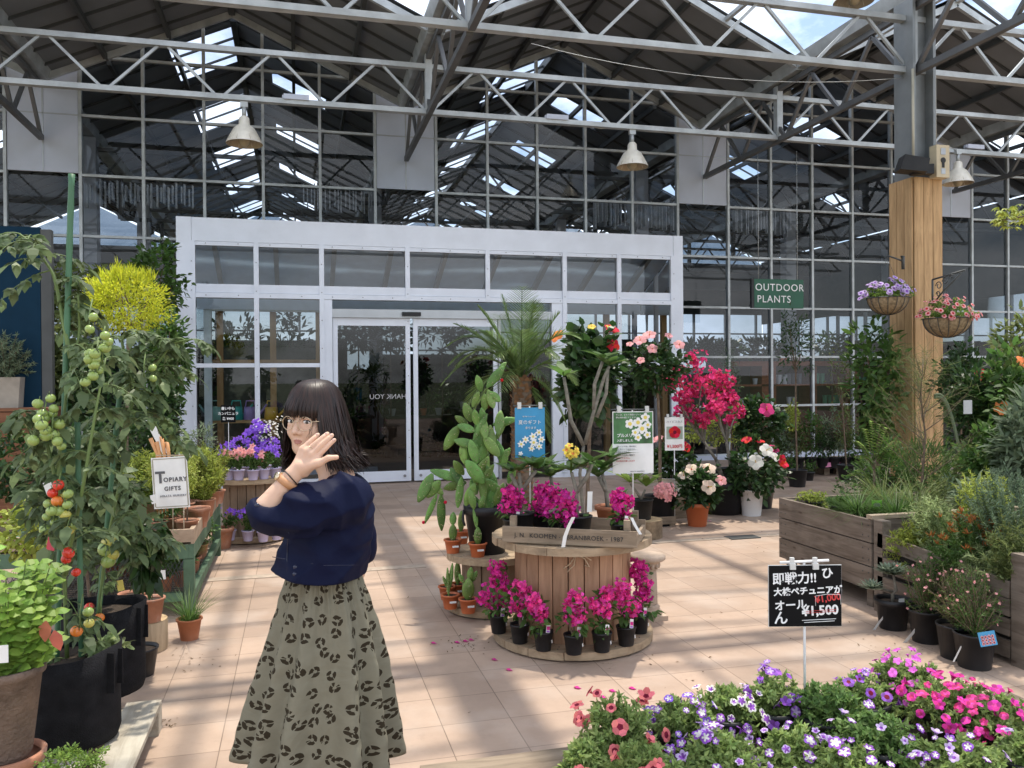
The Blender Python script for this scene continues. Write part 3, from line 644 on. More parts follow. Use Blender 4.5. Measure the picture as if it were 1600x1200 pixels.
# hanging sign
sp = WP(1177, 434, 12.6); sq = WP(1254, 484, 12.6)
sg = empty('hanging_sign', (sp[0], 12.6, 0), 'dark green hanging sign reading OUTDOOR PLANTS', 'sign')
gm = mat('sign_green', (.008, .085, .045), .5); z0, z1 = sq[2]+.02, sp[2]-.02; ww = sq[0]-sp[0]
MB().bb(0, ww, -.03, .03, z0, z1).build('board', gm, sg); MB().bb(-.05, -.005, -.03, .03, z0+.0, z1).build('side_edge', black_p, sg)
wt = mat('sign_white', (.8, .8, .8), .5)
text('OUTDOOR', .172, wt, sg, 'lettering', (ww/2+.01, -.033, (z0+z1)/2+.10), spacing=1.12); text('PLANTS', .172, wt, sg, 'lettering', (ww/2-.10, -.033, (z0+z1)/2-.10), spacing=1.12)
MB().tube([(.1, 0, z1), (.1, 0, 5.5)], .006, 5).tube([(ww-.1, 0, z1), (ww-.1, 0, 5.5)], .006, 5).build('hanging_wire', galv, sg)
# ================================================================== PLANTS LIBRARY
G_dark = leafmat('leaf_dark', (.038, .082, .024), .38, spec=.45); G_mid = leafmat('leaf_mid', (.085, .165, .038)); G_light = leafmat('leaf_light', (.20, .31, .065))
G_yel = leafmat('leaf_yellow', (.58, .62, .05), .6, island=.3, trans=.45); G_lime = leafmat('leaf_lime', (.36, .42, .08), .6, trans=.35)
G_grey = leafmat('leaf_grey', (.20, .26, .16), .6); G_olive = leafmat('leaf_olive', (.16, .20, .065), .55); G_blue = leafmat('leaf_blue', (.13, .19, .11), .6)
G_tom = leafmat('leaf_tomato', (.135, .19, .085), .5); G_palm = leafmat('leaf_palm', (.13, .20, .065), .4); G_pale = leafmat('leaf_pale', (.34, .42, .19), .6)
G_rust = leafmat('leaf_rust', (.38, .14, .04), .6)
P_mag = petal('petal_magenta', (.74, .05, .36), island=.4, hue=.02); P_hot = petal('petal_hot_pink', (.90, .09, .44), island=.4, hue=.02); P_red = petal('petal_red', (.70, .02, .03)); P_crim = petal('petal_crimson', (.62, .05, .20), island=.45, hue=.02)
P_pink = petal('petal_pink', (.80, .38, .38)); P_sal = petal('petal_salmon', (.80, .20, .20)); P_white = petal('petal_white', (.82, .80, .72)); P_pur = petal('petal_purple', (.28, .12, .66), island=.35)
P_vio = petal('petal_violet', (.30, .10, .50), island=.4, hue=.02); P_lav = petal('petal_lavender', (.62, .48, .76)); P_yel = petal('petal_yellow', (.80, .62, .10)); P_or = petal('petal_orange', (.80, .28, .08)); P_eye = petal('petal_eye', (.22, .01, .04)); P_lpk = petal('petal_light_magenta', (.72, .16, .62))
P_cream = petal('petal_cream', (.82, .66, .52)); P_rdp = petal('petal_red_pink', (.74, .06, .22), island=.4)
def rdir(n, up=0.0):
    v = rng.normal(size=(n, 3)); v = norm(v); v[:, 2] += up; return norm(v)
def crown(mb, c, rad, ncl, nlf, Ln, Wd, mi=0, shape='oval', rc=.35, up=.15, surf=.55, bend=.25, droop=0.0, targets=None):
    """leaves in clumps through an ellipsoid volume; returns clump centres"""
    c = np.array(c, float); rad = np.array(rad, float) if np.ndim(rad) else np.full(3, float(rad))
    d = norm(rng.normal(size=(ncl, 3))); u = surf+(1-surf)*rng.random((ncl, 1)); cc = d*u*(.85+.3*rng.random((ncl, 1)))
    if targets is not None: cc = (np.array(targets)-c)/rad
    for q in cc:
        k = max(3, int(nlf*(.6+.8*rng.random()))); o = norm(rng.normal(size=(k, 3)))*(rng.random((k, 1))**.5)*rc
        p = c+(q+o)*rad; D = norm(o/rc*.8+q*.7+rng.normal(size=(k, 3))*.45); D[:, 2] += up-droop; D = norm(D)
        Nn = norm(rng.normal(size=(k, 3))*.5+np.array([0, 0, 1.])+q*.4)
        mb.leaves(p, D, Nn, Ln*(.6+.7*rng.random(k)), Wd*(.6+.7*rng.random(k)), mi, shape, bend*(.5+rng.random(k)))
    return c+cc*rad
def branches(mb, base, targets, r0, mi=0, fork=.4, n=5):
    base = np.array(base, float)
    for t in targets:
        t = np.array(t, float); m = base*(1-fork)+t*fork+rng.normal(size=3)*.06*np.linalg.norm(t-base); m[2] = base[2]+(t[2]-base[2])*fork*1.1
        mb.tube([base, m, t], [r0, r0*.6, r0*.25], n, mi, cap=False)
def flowers(mb, P, N, size, k=5, mi=0, cup=.35, wid=.9, shape='round', inner=None, isz=.5, iw=.5, centre=None, csz=.14, bend=.1, cl=None):
    P = np.atleast_2d(P).astype(float); N = norm(np.atleast_2d(N).astype(float)); n = len(P)
    A = norm(np.cross(N, np.array([.3, .2, 1.])+rng.normal(size=(n, 3))*.3)); B = np.cross(N, A); size = np.broadcast_to(np.asarray(size, float), (n,)); ph = rng.random(n)*6.28
    for j in range(k):
        th = ph+j*2*np.pi/k; D = np.cos(th)[:, None]*A+np.sin(th)[:, None]*B
        mb.leaves(P, D+N*cup, N-D*cup, size*.5*(1+cup*.3), size*.5*wid, mi, shape, bend)
        if inner is not None: mb.leaves(P+N*size[:, None]*.035, D+N*cup, N-D*cup, size*.5*isz, size*.5*iw, inner, shape, bend)
    if centre is not None:
        mb.leaves(P+N*size[:, None]*.02, N+A*.1, A, size*(cl or csz*1.5), size*csz, centre, 'strip', 0); mb.leaves(P+N*size[:, None]*.02, N+B*.1, B, size*(cl or csz*1.5), size*csz, centre, 'strip', 0)
def pot(par, rt, rb, h, m=black_p, rim=.012, z=0, sl=True, n=24):
    prof = [(rb*.98, 0), (rb, .004), (rt, h-.18*h), (rt+rim, h-.178*h), (rt+rim, h), (rt-.004, h), (rt-.008, h-.12*h)] if rim > .008 else [(rb, 0), (rt, h-.01), (rt+rim, h-.01), (rt+rim, h), (rt-.004, h), (rt-.008, h-.12*h)]
    mb = MB(); mb.lathe(prof, (0, 0, z), n).disc((0, 0, z+.001), rb*.98, n, up=False); o = mb.build('pot', m, par)
    if sl: MB().disc((0, 0, z+h*.86), rt-.006, n).build('soil', soil, par)
    return o
def at(pxx, zc, z=0):
    p = CP(pxx, 600, zc); return np.array([p[0], p[1], z])
def PX(pxx, pyy, zc): return CP(pxx, pyy, zc)
def flower_mesh(kind, v=0):
    mb = MB(); O = [[0, 0, 0]]; Z = [[0, 0, 1]]
    if kind.startswith('hib'):
        flowers(mb, O, Z, 1, 5, 0, .45, 1.15, 'round', inner=1, isz=.32, iw=.35, bend=.35); mb.tube([(0, 0, 0), (.05, 0, .3), (.1, 0, .5)], [.03, .02, .035], 6, 2)
    elif kind == 'pet': flowers(mb, O, Z, 1, 5, 0, (.12, .3, .5, .95)[v], (1.12, 1.2, 1.0, .9)[v], 'round', inner=1, isz=.5, iw=.6, bend=(.1, .3, .45, .2)[v]); mb.lathe([(.05, -.35), (.10, -.15), (.2, .02)], n=8, mi=0)
    elif kind == 'star': flowers(mb, O, Z, 1, 5, 0, (.12, .3, .5, .95)[v], (1.15, 1.2, 1.0, .9)[v], 'round', inner=1, isz=.95, iw=(.42, .36, .55, .4)[v], bend=(.1, .3, .45, .2)[v]); mb.lathe([(.05, -.35), (.10, -.15), (.2, .02)], n=8, mi=0)
    elif kind == 'bell': flowers(mb, O, Z, 1, 5, 0, .75, .95, 'oval', bend=.5); mb.lathe([(.05, -.1), (.2, .05), (.26, .2)], n=8, mi=0)
    elif kind == 'plum': flowers(mb, O, Z, 1, 5, 0, .25, .75, 'round', inner=1, isz=.4, iw=.5, bend=.1)
    elif kind == 'tom': mb.ball((0, 0, 0), (1, 1, .9), 14, 10, 0); mb.leaves(np.tile([0, 0, .88], (5, 1)), [[math.cos(a), math.sin(a), .2] for a in np.arange(5)*1.257], np.tile([0, 0, 1.], (5, 1)), .8, .25, 1, 'oval', .6); mb.tube([(0, 0, .85), (.1, 0, 1.5)], .08, 5, 1)
    return mb
FM = {}
def fmesh(kind, mats):
    vr_ = int(rng.integers(4)) if kind in ('pet', 'star', 'bell') else 0; key = kind+str(vr_)+'|'.join(m.name for m in mats)
    if key not in FM: FM[key] = flower_mesh(kind, vr_).mesh(kind+'_flower', mats)
    return FM[key]
def put_flower(par, kind, mats, p, n, s, name='flower'):
    """p world/local to par origin"""
    q = Vector(n).to_track_quat('Z', 'Y') @ Matrix.Rotation(rng.random()*6.28, 3, 'Z').to_quaternion()
    M = Matrix.LocRotScale(Vector(p), q, Vector((s, s, s))); return inst(name, fmesh(kind, mats), par, M)
def loc_of(par): return np.array(par.location)
TOCAM = norm(-_f+np.array([0, 0, .5]))
# ------------------------------------------------------------------ timber cable reels
reelw = woodmat('reel_board', (.44, .33, .22), .6, stretch=(1.2, 9, 9), island=.12, dirt=.35)
drumw = woodmat('reel_stave', (.47, .285, .175), .6, stretch=(9, 9, 1.1), island=.14, dirt=.1)
drumg = woodmat('reel_stave_old', (.30, .215, .15), .55, stretch=(9, 9, 1.1), island=.16, dirt=.3)
def disc_boards(mb, Rr, z0, z1, n, ang, jag=.0):
    w_ = 2*Rr/n; c, s = math.cos(ang), math.sin(ang)
    for i in range(n):
        a, b = -Rr+i*w_+.003, -Rr+(i+1)*w_-.003; ys = np.linspace(a, b, 7)
        ra = Rr+rng.normal()*jag
        R_ = np.sqrt(np.maximum(ra*ra-ys**2, 1e-5)); pts = [(R_[k], ys[k]) for k in range(7)]+[(-R_[k], ys[k]) for k in range(6, -1, -1)]
        k0 = len(mb.V); dz = rng.normal()*.001
        mb.prism(pts, 2, z0+dz, z1+dz)
        V = mb.V[k0]; x = V[:, 0]*c-V[:, 1]*s; y = V[:, 0]*s+V[:, 1]*c; V[:, 0] = x; V[:, 1] = y
def reel(label, loc, Rr, rd, ztop, stave, nst, th=.045, ang=.3, base=True):
    r = empty('cable_reel', loc, label, 'cable reel', 'timber cable reels used as tables')
    m = MB(); disc_boards(m, Rr, ztop-th, ztop, 5, ang, .003); m.build('top_disc', reelw, r)
    m = MB(); disc_boards(m, Rr, .012, .012+th, 5, ang+.2, .003); m.build('base_disc', reelw, r)
    m = MB()
    for i in range(nst):
        a = i*2*math.pi/nst; w_ = 2*math.pi*rd/nst-.005
        m.box((math.cos(a)*(rd+rng.normal()*.0012), math.sin(a)*(rd+rng.normal()*.0012), (.012+th+ztop-th)/2), (.02, w_, ztop-2*th-.012), rz=a)
    m.lathe([(rd-.012, .05), (rd-.012, ztop-th)], n=24); m.build('drum', stave, r)
    m = MB()
    for i in range(nst):
        a = i*2*math.pi/nst
        for rr in (Rr*.82, Rr*.9):
            m.tube([(math.cos(a)*rr, math.sin(a)*rr, .012+th), (math.cos(a)*rr, math.sin(a)*rr, .014+th)], .005, 6)
            m.tube([(math.cos(a+.1)*rr, math.sin(a+.1)*rr, ztop), (math.cos(a+.1)*rr, math.sin(a+.1)*rr, ztop+.002)], .005, 6)
    m.build('nails', darksteel, r); return r
BR = at(892, 5.12); SR = at(768, 5.78); LR = at(393, 8.42)
b0 = reel('large timber cable reel in the middle, carrying the printed plank crate', BR, .49, .345, .64, drumw, 24)
m = MB(); 
fr = norm(-BR*np.array([1, 1, 0])); 
q0 = fr*.358+np.array([0, 0, .6]); sd_ = np.array([fr[1], -fr[0], 0])*-1
for pts in ([(.0, 0), (-.03, -.05), (-.07, -.08)], [(.0, 0), (-.01, -.06), (-.05, -.10)], [(0, 0), (.05, -.02), (.08, -.07), (.05, -.06)], [(-.0, 0), (.02, .01), (.09, -.03)]):
    m.tube([q0+sd_*(a+.02)+np.array([0, 0, b-.02]) for a, b in pts], .004, 5)
m.build('raffia_string', mat('raffia', (.55, .42, .28), .8), b0)
reel('smaller weathered cable reel left of the large one, under the prickly pear tub', SR, .32, .205, .40, drumg, 16, ang=-.4)
reel('cable reel beside the porch with bellflowers in lilac pots', LR, .40, .275, .63, drumg, 20, ang=.1)
# ------------------------------------------------------------------ pedestal
ped = empty('stone_pedestal', at(1010, 5.5), 'small fluted stone column pedestal right of the large reel', 'pedestal')
stone = mat('pale_stone', (.44, .34, .26), .8, 0, .2, 9, bump=.3, dirt=.4, dirtcol=(.25, .19, .14))
H_ = .44
MB().bb(-.1, .1, -.1, .1, 0, .03).lathe([(.09, .03), (.095, .045), (.085, .06), (.075, .07), (.08, .08), (.062, .095)], n=24).build('base', stone, ped)
MB().lathe([(.064, .095), (.062, .20), (.058, .32)], n=32, flute=(.12, 0, 3)).build('shaft', stone, ped)
cp_ = MB(); cp_.lathe([(.060, .32), (.066, .325), (.062, .335), (.078, .37), (.092, .385)], n=24)
for i in range(12):
    a = i*math.pi/6; cp_.ball((math.cos(a)*.072, math.sin(a)*.072, .355), (.014, .014, .022), 6, 5)
cp_.build('capital', stone, ped); MB().lathe([(.0, .385), (.105, .385), (.118, .395), (.118, .415), (.105, .425), (.0, .427)], n=32).build('top_slab', stone, ped)
# ------------------------------------------------------------------ printed crate on the big reel
cA = at(783, 4.80, .645); cB = at(993, 4.585, .645); dv = cB-cA; Lc = np.linalg.norm(dv); ang = math.atan2(dv[1], dv[0])
oldw = woodmat('crate_board', (.34, .265, .19), .55, stretch=(1.1, 10, 10), island=.15, dirt=.3)
cr_ = empty('plank_crate', cA, 'low weathered plank crate with stencilled name and 1987 on its front', 'crate', rz=ang)
m = MB().bb(0, Lc, 0, .018, .008, .098); m.build('front_plank', oldw, cr_)
MB().bb(0, Lc, .40, .418, .008, .098).build('rear_plank', oldw, cr_)
MB().bb(.002, .02, .02, .398, .01, .07).bb(Lc-.02, Lc-.002, .02, .398, .01, .07).build('end_plank', oldw, cr_)
for x in (.04, Lc-.075): MB().bb(x, x+.035, .019, .055, 0, .155).build('corner_post', oldw, cr_); MB().bb(x, x+.035, .363, .399, 0, .155).build('corner_post', oldw, cr_)
MB().bb(.02, Lc-.02, .02, .39, -.002, .006).bb(Lc*.42, Lc*.5, -.0, .4, -.004, -.001).build('slat_floor', oldw, cr_)
ink = mat('stencil_ink', (.03, .028, .03), .8, var=.3, scale=60)
text('J. N.  KOOMEN -   BRANBROEK - 1987', .036, ink, cr_, 'lettering', (Lc*.5, -.0015, .05), spacing=1.05)
# ------------------------------------------------------------------ bougainvillea
def boug(loc, label, pr=.058, ph=.115, hs=(.08, .30), w=.075, tagp=True, lean=(0, 0), group='potted bougainvilleas around the large reel', m=P_mag, m2=None, tilt=0, n=5, bits=38):
    b = empty('potted_bougainvillea', loc, label, 'bougainvillea', group, rz=rng.random()*6); pot(b, pr, pr*.76, ph, rim=.003)
    st = MB(); top = ph+hs[1]; tg = []; fol = MB(); bl = MB()
    ca, sa = math.cos(-b.rotation_euler[2]), math.sin(-b.rotation_euler[2])
    lx, ly = lean[0]*ca-lean[1]*sa, lean[0]*sa+lean[1]*ca
    for i in range(n):
        t = i/(n-1); tg.append([lx*t+rng.normal()*w*.35, ly*t+rng.normal()*w*.35, ph+hs[0]+(hs[1]-hs[0])*t])
    branches(st, (0, 0, ph*.8), tg, .006); st.build('stem', bark, b)
    crown(fol, (lx*.3, ly*.3, ph+hs[0]*.6), (w*1.1, w*1.1, hs[0]*.8), 9, 5, .05, .03, surf=.3, droop=.3); crown(fol, (lx*.6, ly*.6, ph+(hs[0]+hs[1])/2), (w, w, (hs[1]-hs[0])*.5), 6, 4, .045, .028)
    fol.build('foliage', G_mid, b)
    for t in tg:
        k = bits; o = norm(rng.normal(size=(k, 3)))*(.25+.75*rng.random((k, 1)))*w*.8; flowers(bl, np.array(t)+o, o+rng.normal(size=(k, 3))*w*.3, .034+.010*rng.random(k), 3, 0, .55, 1.15, 'oval', centre=1, csz=.12, bend=-.15)
    bl.build('blossom', [m2 or m, P_cream], b)
    if tagp:
        a = math.atan2(-1, .3)-b.rotation_euler[2]; M = MB(); M.box((0, 0, .0), (.026, .002, .05)); M.box((0, -.0015, .0), (.022, .001, .02), 1); M.box((0, -.0015, -.018), (.02, .001, .008), 2)
        o = M.build('picture_tag', [labelw, m, P_vio], b, (math.cos(a)*pr*.9, math.sin(a)*pr*.9, ph+.025)); o.rotation_euler = (R(-10), R(12), a+R(90))
        M = MB().box((0, 0, 0), (.014, .001, .018)); a += .55; o = M.build('price_sticker', labelw, b, (math.cos(a)*(pr*.9+.0035), math.sin(a)*(pr*.9+.0035), ph*.5)); o.rotation_euler = (R(-5), 0, a+R(90))
    return b
RD = 'on the large reel base'  # sun and shade in the petal colour: front pots brighter, end pots darker
for (q, yb, lb, kw) in ((779, 994, 'shade-darkened magenta bougainvillea with a white card, leftmost '+RD, dict(hs=(.05, .27), w=.085)),
                      (813, 1010, 'bright bougainvillea with pale pink side bloom, second from left '+RD, dict(hs=(.10, .21), w=.07, m2=P_hot)),
                      (851, 1022, 'leafy bougainvillea with bloom leaning left, third from left '+RD, dict(hs=(.08, .18), w=.052, lean=(-.08, 0), m2=P_hot)),
                      (900, 1028, 'bougainvillea with open gap under its bloom, middle one '+RD, dict(hs=(.09, .20), w=.062, m2=P_hot)),
                      (945, 1024, 'slim upright bougainvillea right of the middle '+RD, dict(hs=(.10, .22), w=.052, m2=P_hot)),
                      (984, 1014, 'full round bougainvillea second from right '+RD, dict(hs=(.08, .22), w=.062, m2=P_hot)),
                      (1006, 994, 'tall shade-darkened magenta bougainvillea, rightmost beside the stone pedestal', dict(hs=(.06, .30), w=.068))):
    z0 = .058; p = GP(q, yb-3, z0); v = norm(p-np.array([BR[0], BR[1], p[2]])); p = p-v*.01+np.array([0, 0.035, 0]); p[2] = z0; boug(p, lb, pr=.056, ph=.11, **kw)
# bougainvilleas in the crate
for (q, zc, lb, kw) in ((800, 4.98, 'magenta bougainvillea at the left end of the printed crate', dict(hs=(.06, .16), w=.07)),
                   (868, 5.00, 'wide magenta bougainvillea in the middle of the printed crate', dict(hs=(.04, .14), w=.09)), (845, 5.15, 'bougainvillea behind the middle of the printed crate', dict(hs=(.06, .15), w=.08)),
                   (885, 4.86, 'bougainvillea spilling left of the leaning white ribbon in the crate', dict(hs=(.03, .13), w=.075)),
                   (968, 4.80, 'round magenta bougainvillea at the right end of the printed crate', dict(hs=(.05, .15), w=.06))):
    boug(at(q, zc, .655), lb, pr=.06, ph=.10, group='bougainvilleas in the printed crate', **kw)
# fallen petals
for i, (a, c) in enumerate(((712, 1004), (725, 1002), (734, 1000), (793, 1047), (770, 1031), (675, 1005), (1108, 814), (900, 1075), (955, 1080), (986, 1076), (940, 1090))):
    p = GP(a, c, .006); M = MB(); M.leaves([[0, 0, 0]], [[1, .2, .1]], [[0, 0, 1]], .035, .025, 0, 'oval', .4); M.leaves([[.01, 0, 0]], [[-.3, 1, .3]], [[0, 0, 1]], .03, .025, 0, 'oval', .4)
    tag(M.build('fallen_petal', P_mag, None, p), 'pink bougainvillea petal fallen on the tiles', 'petal', 'fallen petals on the tiles')
# ------------------------------------------------------------------ plumerias
def big_leaf_whorl(mb, p, n, Ln, Wd, mi=0, up=.5, ph=None):
    ph = rng.random()*6 if ph is None else ph
    a = ph+np.arange(n)*2.4; D = np.stack([np.cos(a), np.sin(a), np.full(n, up)+rng.random(n)*.7-.2], 1); Nn = np.stack([-np.cos(a)*.5, -np.sin(a)*.5, np.ones(n)], 1)
    mb.leaves(np.tile(p, (n, 1)), D, Nn, Ln*(.7+.5*rng.random(n)), Wd*(.8+.4*rng.random(n)), mi, 'oval', .22)
def plumeria(pos, zc, branch, label, tips, Ln=.22, flower=None, pr=.08, ph=.14, pm=black_p, r=.014, nl=7, potz=None, up=.5):
    P0 = np.array(pos); e = empty('plumeria', P0, label, 'plumeria', 'plumerias'); pot(e, pr, pr*.78, ph, pm, rim=.004 if pm is black_p else .012)
    st = MB()
    for br in branch: st.tube([PX(a, c, zc)-P0 for a, c in br], [r*(1-.35*i/len(br)) for i in range(len(br))], 8)
    st.build('trunk', barkg, e); lf = MB()
    for (a, c) in tips: big_leaf_whorl(lf, PX(a, c, zc)-P0, nl, Ln, Ln*.30, up=up)
    lf.build('foliage', G_light if Ln > .2 else G_mid, e)
    if flower:
        a, c = flower; c0 = PX(a, c, zc-.03)-P0; st = MB().tube([PX(a-1, c+34, zc)-P0, c0], .006, 6); st.build('flower_stalk', G_light, e)
        for i in range(9): o = norm(rng.normal(size=3))*.03; put_flower(e, 'plum', (P_yel, P_or), c0+o, o+np.array([0, -.03, .02]), .05)
    return e
plumeria(at(911, 5.80, .0), 5.80, [[(911, 960), (911, 800), (906, 740), (912, 696)], [(912, 696), (892, 657), (885, 612), (881, 589)], [(914, 694), (930, 636), (944, 590), (952, 572)], [(928, 640), (929, 600), (943, 561)], [(932, 652), (947, 615), (950, 575)]],
         'tallest plumeria with bare grey limbs rising behind the printed crate', [(881, 588), (952, 571), (943, 560)], Ln=.20, nl=6, r=.015, pr=.1, ph=.2, up=.45)
plumeria(at(813, 4.98, .655), 4.98, [[(813, 812), (815, 770), (811, 738)], [(815, 768), (830, 745), (838, 735)], [(813, 772), (798, 740)]], 'short plumeria with stout grey stem in the crate under the blue poster', [(811, 736), (840, 733), (800, 738), (830, 728)], Ln=.15, nl=8)
plumeria(at(902, 4.85, .655), 4.85, [[(902, 812), (900, 765), (893, 738)], [(900, 770), (917, 745), (925, 725)], [(900, 780), (870, 795), (858, 800)]], 'plumeria with a yellow flower head in the crate below the white poster', [(893, 736), (925, 722), (908, 730)], Ln=.17, nl=7, flower=(893, 704))
plumeria(at(950, 5.28, .645), 5.28, [[(950, 800), (946, 760), (940, 735)], [(948, 770), (935, 745)]], 'plumeria with dark green leaves just left of the white poster', [(940, 732), (934, 745), (955, 715)], Ln=.18, nl=8, pm=terra)
plumeria(at(868, 5.25, .645), 5.25, [[(868, 800), (865, 770), (860, 745)]], 'leafy plumeria between the two posters', [(860, 745), (850, 730), (872, 738)], Ln=.16, nl=9)
plumeria(at(1002, 8.3, .18), 8.3, [[(1002, 780), (992, 765), (985, 756)], [(1002, 780), (1008, 765)]], 'young plumeria with spreading leaves in a black pot on a log slice', [(984, 754), (1010, 760), (995, 748)], Ln=.26, nl=7, pr=.11, ph=.2)
def ribbon(par_loc, pts, wdt, label=None, zc=4.6):
    m = MB(); P = [PX(a, c, zc) for a, c in pts]; s = np.array([wdt/2, 0, 0.])
    for a, b in zip(P[:-1], P[1:]): m.quad(a-s, a+s, b+s, b-s); m.quad(b-s+[0, .001, 0], b+s+[0, .001, 0], a+s+[0, .001, 0], a-s+[0, .001, 0])
    return tag(m.build('care_ribbon', labelw), label, 'plant tag', 'white plant tags')
ribbon(None, [(896, 808), (889, 822), (883, 838), (880, 855)], .022, 'white plant ribbon hanging over the stencilled crate front', 4.60)
ribbon(None, [(987, 809), (992, 820), (1001, 835)], .018, 'white ribbon at the right end of the printed crate', 4.62)
ribbon(None, [(922, 768), (921, 800)], .03, 'blank white tag tied to the plumeria stem in the crate', 4.78)
# ------------------------------------------------------------------ posters on stands
def hanger(e, w_, z, y=0):
    m = MB().tube([(-w_/2, y, z), (w_/2, y, z)], .005, 6); m.build('hanger_bar', darksteel, e)
    for x in (-w_*.32, w_*.32): MB().bb(x-.012, x+.012, y-.012, y+.01, z-.02, z+.022).build('clip', mat('clear_clip', (.6, .6, .58), .3), e)
yawd = -YAW
def poster(px0, px1, py0, py1, zc, name, label, zfoot=.65):
    p = at((px0+px1)/2, zc, 0); w_ = (px1-px0)/FPX*zc; z1 = PX(px0, py0, zc)[2]; z0 = PX(px0, py1, zc)[2]
    e = empty(name, (p[0], p[1], zfoot), label, 'poster', rz=yawd*.6); z1 -= zfoot; z0 -= zfoot
    MB().tube([(0, .012, 0), (0, .012, z1+.01)], .005, 6).build('stand', whitep, e); hanger(e, w_+.02, z1+.012); return e, w_, z0, z1
e, w_, z0, z1 = poster(804, 851, 637, 715, 5.3, 'shop_poster', 'sky blue poster with white lilies and Japanese lettering on a clip stand')
blu = mat('poster_blue', (.035, .27, .50), .35, var=.25, scale=3)
MB().bb(-w_/2, w_/2, 0, .003, z0, z1).build('sheet', blu, e)
pw = mat('print_white', (.8, .8, .78), .4); pgn = mat('print_green', (.05, .16, .05), .4, var=.7, scale=8); pyl = mat('print_yellow', (.75, .6, .12), .4)
hh = z1-z0
text('夏のギフト', .030, pw, e, 'lettering', (0, -.002, z0+hh*.70)); text('承ります', .018, pw, e, 'lettering', (0.005, -.002, z0+hh*.59)); text('贈り物 プレゼントに', .009, pw, e, 'lettering', (-.005, -.002, z0+hh*.82))
fl = MB()
for (a, c, s) in ((.3, .50, .05), (.1, .42, .055), (.38, .36, .05), (-.15, .36, .05), (.12, .30, .06), (-.3, .27, .05), (.3, .22, .05), (.05, .18, .045)): flowers(fl, [[a*w_, -.003, z0+hh*c]], [[0, -1, 0]], s, 6, 0, .03, .55, 'oval', inner=1, isz=.35, iw=.3, bend=.0)
fl.build('printed_lilies', [pw, pyl], e); M = MB(); M.lathe([(.0, 0), (.012, 0)], n=10); flowers(M, [[-w_*.32, -.003, z0+hh*.08]], [[0, -1, 0]], .03, 5, 0, .02, .7); M.build('printed_emblem', pw, e)
e, w_, z0, z1 = poster(956, 1021, 643, 740, 5.35, 'shop_poster', 'poster with white plumeria photo on green above a white text panel, on a clip stand')
hh = z1-z0; MB().bb(-w_/2, w_/2, 0, .003, z0, z1).build('sheet', pw, e); zm = z0+hh*.48
MB().bb(-w_/2+.006, w_/2-.006, -.002, -.0005, zm, z1-.006).build('printed_photo', pgn, e)
fl = MB()
for (a, c, s) in ((-.08, .80, .065), (.12, .82, .065), (.30, .90, .06), (.22, .72, .07), (.05, .66, .05), (.35, .62, .05), (.36, .78, .05), (.12, .58, .05)): flowers(fl, [[a*w_, -.003, z0+hh*c]], [[0, -1, 0]], s, 5, 0, .03, .8, 'round', inner=1, isz=.4, iw=.45, bend=0)
fl.build('printed_plumerias', [pw, pyl], e)
text('そこは、まるで南国リゾート', .013, pw, e, 'lettering', (-w_*.42, -.004, z1-.022), align='LEFT'); text('夢心地を感じてください。', .013, pw, e, 'lettering', (-w_*.42, -.004, z1-.040), align='LEFT')
text('プルメリア', .026, pw, e, 'lettering', (-w_*.40, -.004, z0+hh*.61), align='LEFT', bold=.0006); text('入荷しました', .018, pw, e, 'lettering', (-w_*.40, -.004, z0+hh*.53), align='LEFT', bold=.0004)
gtx = mat('print_grey', (.3, .3, .32), .5); rtx = mat('print_red', (.6, .08, .08), .5)
for k, (s, mm) in enumerate((('プルメリアは、南の島に', gtx), ('咲く花として有名です。', gtx), ('お部屋やお庭で、', gtx), ('日当たりの良い場所で', gtx), ('育ててください。', rtx), ('冬は室内で楽しめます', rtx))):
    text(s, .0125, mm, e, 'lettering', (-w_*.42, -.001, zm-.018-k*.019), align='LEFT')
text('HIRATA NURSERY', .012, gtx, e, 'lettering', (w_*.1, -.001, z0+.012))
e, w_, z0, z1 = poster(1038, 1069, 652, 704, 8.9, 'price_poster', 'small tilted price poster with a red hibiscus photo, beside the pink hibiscus', .0)
hh = z1-z0; MB().bb(-w_/2, w_/2, 0, .003, z0, z1).build('sheet', pw, e); fl = MB(); flowers(fl, [[0, -.004, z0+hh*.55]], [[0, -1, 0]], .13, 5, 0, .03, 1.1, 'round', inner=1, isz=.3, iw=.4, bend=0)
MB().bb(-w_*.42, w_*.42, -.002, -.0005, z0+hh*.34, z0+hh*.72).build('printed_photo', mat('print_pale_green', (.3, .36, .3), .5), e)
fl.build('printed_hibiscus', [P_red, P_eye], e); text('¥1,200円', .045, rtx, e, 'lettering', (0, -.004, z0+hh*.12), bold=.001); text('ハイビスカス', .03, gtx, e, 'lettering', (0, -.004, z0+hh*.86))
